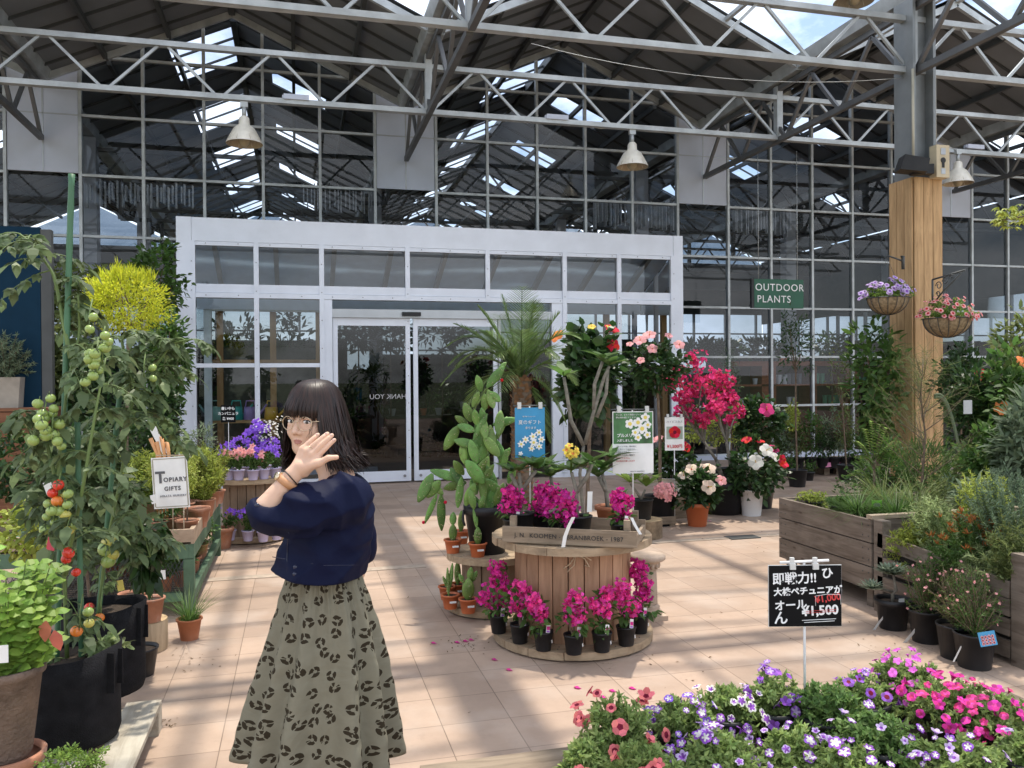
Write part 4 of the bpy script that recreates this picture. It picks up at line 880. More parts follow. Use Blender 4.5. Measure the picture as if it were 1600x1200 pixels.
# ------------------------------------------------------------------ prickly pear tub and small cacti
cac = mat('cactus_skin', (.14, .25, .06), .5, 0, .35, 9, island=.3, spec=.35, hue=.02); spine = mat('cactus_spot', (.4, .36, .2), .7)
def pad(mb, a, b, wd, sp=None, th=.18):
    """flat cactus pad from a to b"""
    a = np.array(a); b = np.array(b); d = b-a; L_ = np.linalg.norm(d); d = d/L_; side = norm(np.cross(d, [0.25*rng.normal(), -1., .25*rng.normal()])); nn = np.cross(side, d)
    k = 7; t = np.linspace(0, 1, k); wv = np.sin(np.pi*np.clip(t*.93+.05, 0, 1))**.62*wd/2; wv[0] *= .75; n = 10
    th_ = np.linspace(0, 2*np.pi, n, endpoint=False)
    V = np.concatenate([a+d*L_*t[i]+np.cos(th_)[:, None]*side*wv[i]+np.sin(th_)[:, None]*nn*max(wv[i]*th*1.5, .005) for i in range(k)])
    i = np.arange(n); j = (i+1) % n; F = np.concatenate([np.stack([q*n+i, q*n+j, (q+1)*n+j, (q+1)*n+i], 1) for q in range(k-1)])
    mb.add(V, F, 0, True); mb.F.append((np.array([list(range(n))])+mb.n-n, 0, True))
    if sp is not None:
        for _ in range(int(14*L_/.15)+4):
            u = .1+.8*rng.random(); v = rng.uniform(-.8, .8); p = a+d*L_*u+side*np.interp(u, t, wv)*v; h = math.sqrt(1-v*v)*max(np.interp(u, t, wv)*th*1.5, .005)
            for s in (1, -1): sp.leaves([p+nn*h*s], [nn*s+rng.normal(size=3)*.6], [side], .010, .006, 0, 'strip', 0)
zc = 5.72; T = empty('prickly_pear', at(760, zc, .40), 'tall many-padded prickly pear cactus in a large black tub on the smaller reel', 'cactus')
pot(T, .155, .12, .33, rim=.012); hd = MB(); hd.tube([(-.167, 0, .30), (-.18, -.03, .24), (-.17, -.05, .2)], .008, 6); hd.build('handle', black_p, T)
pads = [(320, 490, 300, 418, 36), (345, 472, 422, 378, 44), (400, 392, 432, 360, 22), (375, 565, 350, 482, 40), (335, 575, 335, 500, 36), (405, 535, 355, 492, 38), (275, 625, 245, 542, 46), (300, 640, 290, 572, 36), (262, 642, 203, 600, 34), (292, 668, 214, 640, 40),
        (218, 645, 155, 752, 50), (372, 640, 478, 612, 40), (305, 735, 197, 708, 44), (330, 770, 300, 612, 52), (372, 770, 360, 640, 46), (245, 812, 236, 718, 40), (330, 900, 252, 798, 60), (242, 862, 196, 800, 40), (232, 885, 92, 842, 46), (102, 858, 38, 985, 52),
        (150, 950, 84, 892, 40), (135, 888, 78, 965, 50), (122, 948, 68, 1080, 28), (140, 950, 143, 1112, 42), (252, 895, 152, 925, 46), (215, 1010, 232, 872, 42), (330, 990, 322, 760, 44), (412, 950, 340, 880, 40), (372, 890, 312, 762, 44), (430, 830, 382, 702, 44),
        (352, 1010, 384, 900, 44), (300, 950, 275, 880, 46), (380, 1000, 420, 900, 44), (340, 700, 320, 600, 46), (250, 1000, 290, 900, 46), (400, 780, 330, 690, 50), (290, 820, 350, 720, 52), (440, 900, 470, 830, 36), (280, 560, 310, 490, 30)]
for _ in range(22): a_, c_ = rng.uniform(240, 420), rng.uniform(620, 960); w2 = rng.uniform(-60, 60); pads.append((a_, c_, a_+w2, c_-rng.uniform(70, 120), rng.uniform(34, 50)))
hill = MB(); sps = MB(); P0 = np.array(T.location)
for (a, c, a2, c2, wd) in pads:
    z_ = zc+rng.uniform(-.12, .08); p = PX(640+a*.35, 440+c*.35, z_)-P0; q = PX(640+a2*.35, 440+c2*.35, z_+rng.uniform(-.05, .05))-P0; pad(hill, p, q, wd*.35/FPX*zc*.98, sps)
branches(hill, (0, 0, .25), [(-.05, 0, .45), (.02, 0, .5), (.06, 0, .45), (-.1, -.02, .4)], .03)
hill.build('pads', cac, T); sps.build('spines', spine, T)
bu = MB()
for (a, c) in ((160, 985), (62, 1075), (412, 440), (395, 530)): bu.ball(PX(640+a*.35, 440+c*.35, zc-.03)-P0, .012, 6, 5)
bu.build('red_bud', P_red, T)
def small_cactus(px_, py_, z, label, pieces, pr=.058, ph=.095):
    g = GP(px_, py_, z); g[1] += .03; zz = depth(g); e = empty('small_cactus', g, label, 'cactus', 'small cacti in orange pots'); pot(e, pr, pr*.74, ph, terra_pl, rim=.007)
    h = MB(); s_ = MB()
    for (x0, z0, x1, z1, w_) in pieces: pad(h, (x0, rng.uniform(-.01, .01), z0+ph*.85), (x1, rng.uniform(-.02, .02), z1+ph*.85), w_, s_, .4)
    h.build('pads', cac, e); s_.build('spines', spine, e)
    o = MB().box((0, 0, 0), (.045, .001, .013)).build('name_sticker', labelw, e, (.008, -pr*.93-.002, ph*.55)); o.rotation_euler = (R(-9), 0, 0); return e
small_cactus(709, 865, .40, 'small round padded cactus in an orange pot, left edge of the smaller reel top', [(0, 0, .0, .12, .06), (0, .11, .005, .2, .05)])
small_cactus(748, 871, .40, 'tall thin jointed cactus in an orange pot in front of the black tub', [(0, 0, .0, .12, .06), (-.005, .11, -.02, .27, .035), (-.02, .24, -.05, .38, .055), (.02, .24, .04, .33, .05)])
small_cactus(722, 850, .40, 'dark cactus in the hindmost orange pot on the smaller reel top', [(0, 0, 0, .16, .05)])
small_cactus(705, 952, .057, 'upright finger cactus in an orange pot, left on the smaller reel base', [(-.012, 0, -.015, .19, .03), (-.02, .06, -.05, .14, .022), (.0, .05, .02, .22, .03)])
small_cactus(733, 959, .057, 'eared flat padded cactus in an orange pot, front of the smaller reel base', [(0, 0, .0, .15, .085), (-.03, .12, -.06, .18, .035), (.01, .13, .02, .22, .045), (.03, .12, .06, .19, .04)])
small_cactus(700, 938, .057, 'orange pot half hidden behind the finger cactus', [(0, 0, .0, .07, .04)]); small_cactus(717, 934, .057, 'dark upright cactus at the back of the smaller reel base', [(0, 0, .0, .17, .05)])
# ------------------------------------------------------------------ phoenix palm
pz_ = 6.5; T = empty('palm', at(815, pz_), 'feathery date palm with a scaly trunk standing behind the reels', 'palm'); P0 = np.array(T.location)
pot(T, .2, .16, .32); zt_ = PX(815, 592, pz_)[2]; zb_ = .28
tr = MB(); n = 14; zz = np.linspace(zb_, zt_, n); rr = .075+.012*np.sin(np.linspace(0, 3.1, n)); tr.tube([(0, 0, z) for z in zz], rr, 12); 
for z in np.arange(zb_+.02, zt_, .022):
    a = rng.random(9)*6.28; tr.leaves(np.stack([np.cos(a)*.07, np.sin(a)*.07, np.full(9, z)], 1), np.stack([np.cos(a)*.5, np.sin(a)*.5, np.ones(9)], 1), np.stack([np.cos(a), np.sin(a), 0*a], 1), .045, .045, 1, 'oval', -.2)
tr.build('trunk', [bark, mat('palm_scale', (.22, .12, .06), .8, island=.3)], T)
fr_ = MB(); c0 = np.array([0, 0, zt_-.02])
tips = [(690, 600, .1), (698, 540, .3), (712, 505, -.2), (745, 480, .2), (785, 462, 0), (812, 452, .2), (838, 470, -.3), (870, 490, .2), (898, 530, .3), (905, 600, -.2), (880, 660, .2), (862, 690, -.1), (740, 650, -.3), (765, 560, .7), (860, 560, .7), (800, 520, .8), (835, 520, -.8), (770, 610, .8), (720, 570, -.6), (845, 610, .8), (880, 560, -.6), (750, 520, .6), (720, 640, .4), (825, 480, .5), (790, 490, -.6), (700, 570, .2)]
for (a, c, dd) in tips:
    tip = PX(a, c, pz_)-P0; tip[1] -= dd*.35; v = tip-c0; hor = math.hypot(v[0], v[1])
    k = 22; t = np.linspace(0, 1, k)[:, None]; lift = (.10+.35*hor)*(1 if c > 520 else .4); P = c0+v*t+np.array([0, 0, 1.])*lift*4*t*(1-t)*.6
    fr_.tube(P, np.linspace(.007, .002, k), 4, cap=False)
    T_ = norm(np.gradient(P, axis=0)); sd2 = norm(np.cross(T_, [0, 0, 1.])); idx = np.arange(3, k); sub = np.linspace(3, k-1, 32); Pi = np.stack([np.interp(sub, np.arange(k), P[:, i]) for i in range(3)], 1); Ti = norm(np.stack([np.interp(sub, np.arange(k), T_[:, i]) for i in range(3)], 1)); Si = norm(np.cross(Ti, [0, 0, 1.]))
    u = (sub-3)/(k-4); Lf = .20*np.sin(np.pi*(.18+.8*u))**.7
    for s in (1, -1):
        D = Ti*.75+Si*s*.85+rng.normal(size=(32,3))*.03+np.array([0, 0, .12]); fr_.leaves(Pi, D, np.cross(D, Si*s)+[0, 0, 1.], Lf*1.1*(.9+.2*rng.random(32)), .0062, 0, 'strip', .18)
fr_.build('fronds', G_palm, T)
# ------------------------------------------------------------------ hibiscus and other potted plants
def shrub(name, label, cat, px_, zc, c, rad, leaf=(.05, .03), ncl=40, nlf=14, m=G_dark, base=0, pt=None, trunk=.012, group=None, shape='oval', flws=(), up=.15, droop=0, rc=.35, surf=.55, extra=None, bk=bark, nb=7, bend=.25):
    """px_, zc: foot; c: crown centre (px, py); rad in px; pt=(radius, height, material)"""
    P0 = at(px_, zc, base); e = empty(name, P0, label, cat, group); s = zc/FPX
    ph = 0
    if pt: pot(e, pt[0], pt[0]*.78, pt[1], pt[2], rim=.004 if pt[2] in (black_p, whitep) else .012); ph = pt[1]*.85
    cc = PX(c[0], c[1], zc)-P0; r3 = np.array([rad[0]*s, min(rad[0], rad[1]*1.3)*s*.85, rad[1]*s])
    f = MB(); cl = crown(f, cc, r3, ncl, nlf, leaf[0], leaf[1], 0, shape, rc, up, surf, bend, droop); f.build('foliage', m, e)
    t = MB(); low = cc-np.array([0, 0, r3[2]*.8]); base_ = np.array([0, 0, ph*.9 if pt else 0.])
    if trunk and low[2] > base_[2]+.05:
        mid = (base_+low)/2+rng.normal(size=3)*.01; t.tube([base_, mid, low], [trunk, trunk*.9, trunk*.75], 7, cap=False)
    else: low = base_
    branches(t, low, cl[:nb], max(trunk*.6, .004)); t.build('trunk' if trunk > .008 else 'stem', bk, e)
    for fl_ in flws:
        kind, mats, a, c2, sz = fl_[:5]; q = PX(a, c2, zc)-P0
        dlt = (q-cc)/r3; k2 = dlt[0]**2+dlt[2]**2; q[1] = cc[1]-r3[1]*math.sqrt(max(0, 1-k2))*1.0-.01
        nn = norm((q-cc)/r3*.7+TOCAM+rng.normal(size=3)*.25); put_flower(e, kind, mats, q+nn*.02, nn, sz)
    return e
HR, HP, HC, HW, HO = (P_red, P_eye, P_yel), (P_pink, P_red, P_yel), (P_cream, P_red, P_yel), (P_white, P_cream, P_yel), (P_or, P_red, P_yel)
HS = (P_rdp, P_red, P_yel)
shrub('hibiscus', 'tall glossy hibiscus with red and orange flowers behind the tallest plumeria', 'hibiscus', 915, 7.6, (922, 590), (48, 68), (.10, .075), 70, 14, pt=(.16, .3, black_p), trunk=.02,
      flws=[('hib', HO, 868, 529, .12), ('hib', HR, 957, 518, .13), ('hib', HR, 955, 541, .12), ('hib', (P_yel, P_or, P_yel), 924, 514, .07), ('hib', (P_yel, P_or, P_yel), 951, 514, .05)])
shrub('hibiscus', 'round clipped hibiscus with light pink flowers above the white poster', 'hibiscus', 1030, 9.0, (1027, 570), (42, 36), (.07, .05), 60, 14, pt=(.18, .32, black_p), trunk=.02,
      flws=[('hib', HP, 997, 535, .13), ('hib', HP, 1013, 527, .13), ('hib', HP, 1007, 548, .1), ('hib', HP, 990, 566, .08), ('hib', HP, 1064, 541, .11), ('hib', HP, 1045, 527, .08), ('hib', HP, 979, 541, .07)])
shrub('hibiscus', 'dark leaved hibiscus with one coral pink flower right of the red bougainvillea tree', 'hibiscus', 1187, 10.1, (1184, 662), (38, 36), (.08, .06), 60, 14, pt=(.17, .3, black_p), trunk=.018, flws=[('hib', HS, 1181, 641, .16)])
shrub('hibiscus', 'hibiscus with white and scarlet flowers in a tall white pot', 'hibiscus', 1173, 9.55, (1176, 733), (46, 40), (.075, .05), 70, 14, pt=(.135, .30, whitep), trunk=.016,
      flws=[('hib', HW, 1159, 719, .15), ('hib', HW, 1182, 703, .14), ('hib', HW, 1193, 713, .10), ('hib', HR, 1165, 690, .11), ('hib', HR, 1188, 693, .10), ('hib', HS, 1208, 704, .11), ('hib', HR, 1214, 717, .10), ('hib', HR, 1219, 727, .11)])
shrub('hibiscus', 'compact hibiscus with cream pink flowers in a terracotta pot', 'hibiscus', 1088, 8.9, (1093, 768), (36, 34), (.07, .045), 60, 14, pt=(.125, .25, terra_pl), trunk=.014,
      flws=[('hib', HC, 1108, 736, .14), ('hib', HC, 1090, 758, .14), ('hib', HP, 1123, 752, .11), ('hib', HC, 1078, 735, .12), ('hib', HC, 1064, 745, .11), ('hib', HC, 1098, 732, .08)])
shrub('hibiscus', 'low hibiscus with one deep red flower under the small price poster', 'hibiscus', 1048, 9.5, (1050, 718), (32, 26), (.07, .05), 45, 14, base=.25, pt=(.12, .2, whitep), trunk=.012, flws=[('hib', HR, 1063, 699, .12), ('hib', HP, 1027, 687, .10), ('hib', HP, 1018, 689, .07)])
e = shrub('kalanchoe', 'small light pink kalanchoe in a pale green pot on the low crate', 'pot plant', 1038, 8.98, (1040, 780), (16, 16), (.05, .04), 22, 10, m=G_mid, base=.10, pt=(.07, .1, mat('pale_green_pot', (.30, .42, .12), .5)), trunk=.005)
f = MB(); cc = PX(1040, 768, 8.7)-np.array(e.location); o = norm(rng.normal(size=(90, 3)))*np.array([.13, .1, .10])*(.4+.6*rng.random((90, 1))); flowers(f, cc+o, o+[0, -.1, .05], .05, 4, 0, .3, .9); f.build('blossom', P_pink, e)
P = at(1048, 9.5); e = empty('low_box', P, 'small upturned timber box lifting the low hibiscus in its white pot', 'box'); MB().bb(-.17, .17, -.16, .16, .235, .25).build('lid', oldw, e); MB().bb(-.17, .17, -.16, -.145, 0, .234).build('front_board', oldw, e); MB().bb(-.17, .17, .145, .16, 0, .234).build('rear_board', oldw, e); MB().bb(-.17, -.155, -.144, .144, 0, .234).build('end_board', oldw, e); MB().bb(.155, .17, -.144, .144, 0, .234).build('end_board', oldw, e)
# red bougainvillea tree
zc = 9.7; T = empty('bougainvillea_tree', at(1131, zc), 'large crimson pink bougainvillea tree with grey twisting stems in a big black tub', 'bougainvillea'); P0 = np.array(T.location)
pot(T, .23, .19, .38, rim=.012); cls = [(1088, 566, 22), (1062, 590, 22), (1097, 592, 24), (1122, 592, 20), (1110, 612, 20), (1128, 618, 18), (1147, 632, 16), (1146, 600, 16), (1072, 640, 22), (1050, 577, 14), (1098, 640, 20), (1112, 632, 16), (1060, 620, 16), (1085, 655, 14), (1044, 600, 10), (1085, 610, 20), (1153, 622, 12), (1138, 655, 8), (1064, 655, 12), (1155, 642, 12)]
bl = MB(); st = MB(); fo = MB()
base_ = np.array([0, 0, .33]); f1 = PX(1120, 720, zc)-P0; f2 = PX(1135, 690, zc)-P0; f3 = PX(1100, 690, zc)-P0
st.tube([base_, PX(1128, 745, zc)-P0, f1], [.035, .028, .022], 8); st.tube([f1, f3], [.02, .016], 6); st.tube([base_+[.05, 0, 0], PX(1142, 730, zc)-P0, f2], [.03, .025, .018], 8)
for i, (a, c, r_) in enumerate(cls):
    t = PX(a, c, zc)-P0; t[1] += rng.normal()*.12; k = 38; o = norm(rng.normal(size=(k, 3)))*(.2+.8*rng.random((k, 1)))*r_*zc/FPX*1.0
    flowers(bl, t+o, o+rng.normal(size=(k, 3))*.05, .065+.02*rng.random(k), 3, 0, .5, 1.1, 'oval', centre=1, csz=.12, bend=-.1)
    b0_ = f3 if a < 1105 else f2; m_ = (b0_+t)/2+rng.normal(size=3)*.06; st.tube([b0_, m_, t], [.013, .009, .004], 5, cap=False)
    crown(fo, t, .13, 3, 5, .05, .03)
bl.build('blossom', [P_rdp, P_cream], T); st.build('stems', barkg, T); fo.build('foliage', G_mid, T)
# low crate, log slice, loose pots of this group
cr2 = empty('low_crate', (*GP(1000, 826)[:2], 0), 'low slatted crate on the tiles carrying small pot plants behind the large reel', 'crate'); MB().bb(-.15, .42, 0, .02, .03, .11).build('side_plank', oldw, cr2); MB().bb(-.15, .42, .38, .4, .03, .11).build('side_plank', oldw, cr2); MB().bb(-.15, .42, .021, .379, .08, .10).bb(-.15, -.1, .02, .3, 0, .08).bb(.36, .42, .02, .3, 0, .08).build('slat_top', oldw, cr2)
logm = mat('log_end', (.5, .36, .2), .7, var=.25, scale=12); logb = mat('log_bark', (.22, .16, .10), .9, var=.4, scale=16, bump=.6)
l_ = empty('log_slice', at(1002, 8.3, .0), 'round pale log under the young plumeria', 'log'); MB().lathe([(.2, 0), (.2, .18)], n=28).build('bark_side', logb, l_); MB().disc((0, 0, .18), .2, 28).build('cut_face', logm, l_)
# low yellow green hedge plants behind
for i, (a, c, zc, w_) in enumerate(((1085, 668, 12.2, 24), (1120, 672, 12.4, 24), (1150, 668, 12.3, 22), (1236, 655, 13.2, 14))):
    shrub('golden_shrub', ['yellow green shrub behind the trunk of the red bougainvillea, left', 'yellow green shrub behind the trunk of the red bougainvillea, middle', 'yellow green shrub behind the trunk of the red bougainvillea, right', 'bright lime shrub below the green sign near the glass'][i], 'shrub', a, zc, (a, c), (w_, 22), (.05, .02), 40, 14, m=G_lime, group='golden shrubs by the glass', trunk=.008, pt=(.12, .2, black_p))
# ================================================================== RIGHT SIDE
greyw = woodmat('grey_plank', (.225, .185, .15), .5, stretch=(10, 1.1, 10), island=.16, dirt=.3, grain=1.2)
greyx = woodmat('grey_plank_cross', (.225, .185, .15), .5, stretch=(1.1, 10, 10), island=.16, dirt=.3, grain=1.2)
bx = 3.80
e = empty('wooden_planter', (bx, 4.85, 0), 'big weathered three board planter box on short legs, with low grassy plants', 'planter')
for k in range(3): MB().bb(0, .03, 0, 1.12, .13+k*.163, .13+k*.163+.155).build('side_board', greyw, e); MB().bb(.032, 1.3, 0, .03, .13+k*.163, .13+k*.163+.155).build('end_board', greyx, e)
MB().bb(1.27, 1.30, .032, 1.12, .13, .61).bb(.032, 1.268, 1.09, 1.12, .13, .61).build('rear_board', greyw, e)
MB().bb(-.005, 1.3, -.012, .045, .618, .645).build('top_rail', woodmat('pale_rail', (.42, .34, .25), .6, stretch=(1.1, 10, 10)), e)
for (x, y) in ((.04, .04), (1.2, .04), (.04, 1.02), (1.2, 1.02)): MB().bb(x, x+.06, y, y+.06, 0, .6).build('leg', greyw, e)
MB().bb(.031, 1.269, .031, 1.09, .50, .53).build('soil', soil, e)
m = MB()
for k in range(3):
    for y in (.03, .09, 1.03, 1.09):
        for dz in (.04, .115): m.tube([(-.003, y, .13+k*.163+dz), (.001, y, .13+k*.163+dz)], .005, 6)
m.build('nails', darksteel, e)
e = empty('slatted_crate', (bx, 3.62, 0), 'nearer old slatted stall crate with a sagging plank, heath plants spilling out of it', 'crate')
for k, (z, dz) in enumerate(((.08, 0), (.20, .0), (.33, -.02), (.46, -.05))): m = MB().beam((.012, .10, z+dz), (.012, 1.17, z+(.03 if k == 3 else 0)), .024, .095, up=(0, 0, 1)); m.build('side_board', greyw, e)
for (x, y) in ((-.002, 0), (1.1, 0), (.0, 1.12), (1.1, 1.12)): MB().bb(x, x+.07, y, y+.085, 0, .62).build('corner_post', greyw, e)
for k in range(4): MB().bb(.071, 1.1, .0, .025, .03+k*.15, .03+k*.15+.125).build('end_board', greyx, e)
MB().bb(.03, 1.15, .03, 1.15, .24, .26).build('shelf', greyx, e); MB().bb(.026, .032, .1, 1.1, .03, .45).build('dark_liner', mat('liner_dark', (.02, .017, .014), .9), e)
def blades(mb, c, n, L_, w_, spread=.5, mi=0, bend=.5, z0=0, rad=.08):
    a = rng.random(n)*6.28; q = rng.random(n)**.7*spread; D = np.stack([np.cos(a)*q, np.sin(a)*q, np.ones(n)], 1); r_ = rng.random(n)*rad
    P = np.stack([np.cos(a)*r_, np.sin(a)*r_, np.full(n, z0)], 1)+np.array(c); mb.leaves(P, D, np.stack([-np.cos(a)*.6, -np.sin(a)*.6, np.ones(n)], 1), L_*(.6+.6*rng.random(n)), w_, mi, 'strip', bend*(.3+.8*rng.random(n)), 0)
def sprays(mb, tgs, base, n, L_, w_, mi=0, shape='strip', mb2=None, r=.003, per=1):
    """twiggy plant: leaflets set along thin stems"""
    base = np.array(base, float)
    for t in tgs:
        t = np.array(t, float); m_ = base*.45+t*.55+rng.normal(size=3)*.03; m_[2] += .03
        s = np.linspace(.15, 1, n)[:, None]; P = base*(1-s)**2+2*m_*s*(1-s)+t*s*s; T_ = norm(np.gradient(P, axis=0))
        if mb2 is not None: mb2.tube(P[::max(1, n//5)], r, 4, cap=False)
        for _ in range(per):
            D = norm(T_*.6+rng.normal(size=(n, 3))*.7); mb.leaves(P, D, rng.normal(size=(n, 3))+[0, 0, .8], L_*(.6+.7*rng.random(n)), w_, mi, shape, .1)
def twiggy(name, label, cat, P0, c, rad, n, per, L_, w_, m, pt=None, stem=stemg, k=24, group=None, shape='strip', tipm=None, flw=None, nf=0, fs=.02):
    """P0 foot; c crown centre (local); rad radii"""
    e = empty(name, P0, label, cat, group); ph = 0
    if pt: pot(e, pt[0], pt[0]*.78, pt[1], pt[2], rim=.004 if pt[2] in (black_p, whitep) else .01); ph = pt[1]*.85
    d = norm(rng.normal(size=(n, 3))+np.array([0, 0, .4])); tg = np.array(c)+d*np.array(rad)*(.55+.5*rng.random((n, 1))); f, s = MB(), MB()
    sprays(f, tg, (0, 0, ph), k, L_, w_, 0, shape, s, .0025, per); f.build('foliage', m, e); s.build('stem', stem, e)
    if tipm is not None: q = MB(); [q.leaves(np.tile(t, (9, 1)), rng.normal(size=(9, 3))+[0, 0, 1.5], rng.normal(size=(9, 3)), L_*1.3, w_*1.3, 0, shape, 0) for t in tg if t[2] > c[2]]; q.build('leaf_tips', tipm, e)
    if flw is not None:
        q = MB(); i = rng.integers(0, n, nf); P = tg[i]+rng.normal(size=(nf, 3))*.015; flowers(q, P, rng.normal(size=(nf, 3))+[-.3, -1, .6], fs, 4, 0, .4, .9); q.build('blossom', flw, e)
    return e
TP = .53
def on(px_, py_, z): p = GP(px_, py_, z); return p
# plants in the big planter (foot height TP)
q = [  # x,y in world, label, kind
 (3.98, 5.75, 'feathery yellow green herb at the far corner of the big planter', 'herb', .15, .16, G_lime), (4.02, 5.50, 'low rue-like herb, second from the far corner of the big planter', 'herb', .15, .12, G_mid),
 (4.0, 5.25, 'arching grassy tuft beside the bright green plant label in the planter', 'grass', .25, .3, G_mid), (4.15, 5.03, 'dense arching grass clump at the near corner of the big planter', 'grass', .27, .3, G_mid),
 (4.5, 5.6, 'tall grassy plant in the middle of the big planter', 'grass', .32, .3, G_olive), (4.45, 5.2, 'wispy grass behind the near rail of the big planter', 'grass', .30, .35, G_olive), (4.85, 5.45, 'fine leaved bush at the right of the big planter', 'herb', .3, .26, G_olive), (4.9, 5.05, 'blue grey bush at the right near corner of the big planter', 'herb', .3, .26, G_blue)]
for x, y, lb, kd, h, r_, mm in q:
    e = empty('planter_plant', (x, y, TP), lb, 'plant', 'plants in the big planter'); pot(e, .06, .05, .08)
    if kd == 'grass': f = MB(); blades(f, (0, 0, .05), 330, h, .006, 1.5, bend=.9, rad=.09); f.build('foliage', mm, e)
    else:
        f, s = MB(), MB(); d = norm(rng.normal(size=(40, 3))+[0, 0, .7]); tg = np.array([0, 0, h*.5])+d*np.array([r_, r_, h*.55])*(.5+.5*rng.random((40, 1))); sprays(f, tg, (0, 0, .05), 20, .022, .008, 0, 'oval', s, .002, 2); f.build('foliage', mm, e); s.build('stem', stemg, e)
p = on(1370, 800, .60); e = empty('plant_label', p, 'bright green plastic plant label stuck in the big planter', 'plant tag', 'plant tags on the right'); M = MB().box((0, 0, .05), (.075, .002, .07)).box((0, 0, -.01), (.02, .002, .06)); M.build('card', mat('label_green', (.22, .55, .06), .4), e, (0, 0, 0)); MB().box((0, -.0025, .05), (.05, .001, .03)).build('print', print_blk if 'print_blk' in globals() else gtx, e); e.rotation_euler = (0, 0, yawd)
# plants in the nearer slatted crate
CZ = .27
G_fern = G_pale
for (a, c, zc, z0, h, rw, mm, lb, kw) in (
    (1478, 812, 5.35, CZ, .34, .17, G_pale, 'pale feathery woolly bush leaning over the near rail of the planter', {}),
    (1440, 850, 5.44, CZ, .30, .14, G_lime, 'yellow green feathery sprig at the corner between the two boxes', {}),
    (1522, 840, 5.02, CZ, .34, .20, G_mid, 'heath bush with rust orange shoot tips', dict(tipm=G_rust)),
    (1580, 800, 4.9, CZ, .5, .2, G_blue, 'blue green woolly shrub at the right edge behind the heath', {}),
    (1565, 885, 4.84, CZ, .3, .2, G_pale, 'pale lime woolly shrub at the right end of the slatted crate', {}),
    (1514, 895, 5.10, CZ, .24, .2, G_mid, 'spreading fine leaved bush in the middle of the slatted crate', {}),
    (1605, 860, 4.68, CZ, .4, .16, G_olive, 'olive toned twiggy bush cut by the right edge, in the slatted crate', {}),
    (1545, 775, 5.4, CZ, .42, .16, G_lime, 'upright lime feathery bush behind the heath', {})):
    P = at(a, zc, z0); zt = PX(a, c, zc)[2]-z0
    twiggy('feathery_shrub', lb, 'shrub', P, (-.10, -.03, max(zt-h*.1, .1)), (rw*1.25, rw*1.0, h*.62), 95, 4, .03, .0055, mm, pt=(.07, .1, black_p), group='shrubs in the slatted crate', **kw)
pr = at(1462, 5.34, .42); e = empty('nursery_pot', (pr[0]+.03, pr[1], .262), 'black nursery pot showing between the big planter and the slatted crate', 'pot'); pot(e, .08, .06, .30)
# row of black pots on the tiles in front
for (a, yb, lb, kd) in ((1409, 991, 'silvery rosette succulent shrub in the leftmost black pot on the tiles', 'succ'), (1463, 1012, 'pink starred boronia bush in the second black pot of the front row', 'bor'), (1512, 1038, 'boronia bush half hidden, in the third black pot of the front row', 'bor'), (1541, 1053, 'boronia bush in the nearest black pot with a blue picture label', 'bor')):
    P = GP(a, yb-4, 0); P[1] += .08; s = .105 if yb > 1030 else .10
    if kd == 'bor':
        e = twiggy('boronia', lb, 'shrub', P, (.02+rng.normal()*.02, 0, .36), (.20, .17, .17), 75, 2, .022, .004, G_mid if rng.random() < .5 else G_olive, pt=(s, .19, black_p), k=22, flw=P_pink, nf=32, fs=.016, group='flowering bushes in front of the crate', stem=bark)
    else:
        e = empty('succulent', P, lb, 'succulent'); pot(e, s, s*.8, .19); st = MB(); zc = depth(P); T1 = PX(1396, 898, zc)-P; T2 = PX(1362, 920, zc)-P
        st.tube([(0, 0, .16), (.0, 0, .22), (T1+np.array([.02, 0, -.1])), T1], [.012, .011, .01, .008], 7); st.tube([(.0, 0, .23), T2*.6+np.array([0, 0, .1]), T2], .008, 6); st.build('stem', barkg, e); f = MB()
        for t in (T1, T2, T1+[.035, .02, .01], T1+[-.03, .02, .015]):
            for lay, (n, up, L_) in enumerate(((12, .1, .10), (12, .5, .09), (9, 1.2, .07), (5, 3, .05))): a_ = np.arange(n)*6.283/n+lay; f.leaves(np.tile(t, (n, 1)), np.stack([np.cos(a_), np.sin(a_), np.full(n, up)], 1), np.stack([-np.cos(a_)*up, -np.sin(a_)*up, np.ones(n)], 1), L_, .022, 0, 'oval', -.1, .3)
        f.build('foliage', leafmat('leaf_silver', (.25, .31, .22), .6), e)
        MB().box((0, 0, 0), (.04, .002, .035)).build('name_sticker', labelw, e, (0, -s*.8, .19))
ribbon(None, [(1384, 960), (1374, 972), (1366, 984), (1350, 987)], .02, 'curling white ribbon from the succulent pot', 5.2)
ribbon(None, [(1441, 971), (1428, 987), (1413, 1005)], .028, 'broad white ribbon from the second black pot', 4.95)
ribbon(None, [(1514, 1003), (1502, 1010), (1490, 1034)], .012, 'thin white ribbon from the third black pot', 4.5)
P = PX(1543, 998, 4.28); e = empty('picture_label', P, 'small picture label with blue border in the nearest black pot', 'plant tag', 'plant tags on the right'); M = MB().box((0, 0, 0), (.088, .002, .072)); M.build('card', blu, e); M = MB(); flowers(M, [[(i % 4-1.5)*.018, -.003, (i//4-1)*.016-.006] for i in range(12)], [[0, -1, 0]]*12, .018, 5, 0, .03, .9, 'round', inner=1, isz=.4); M.build('printed_flowers', [P_pink, P_eye], e); e.rotation_euler = (R(-12), R(-8), yawd)
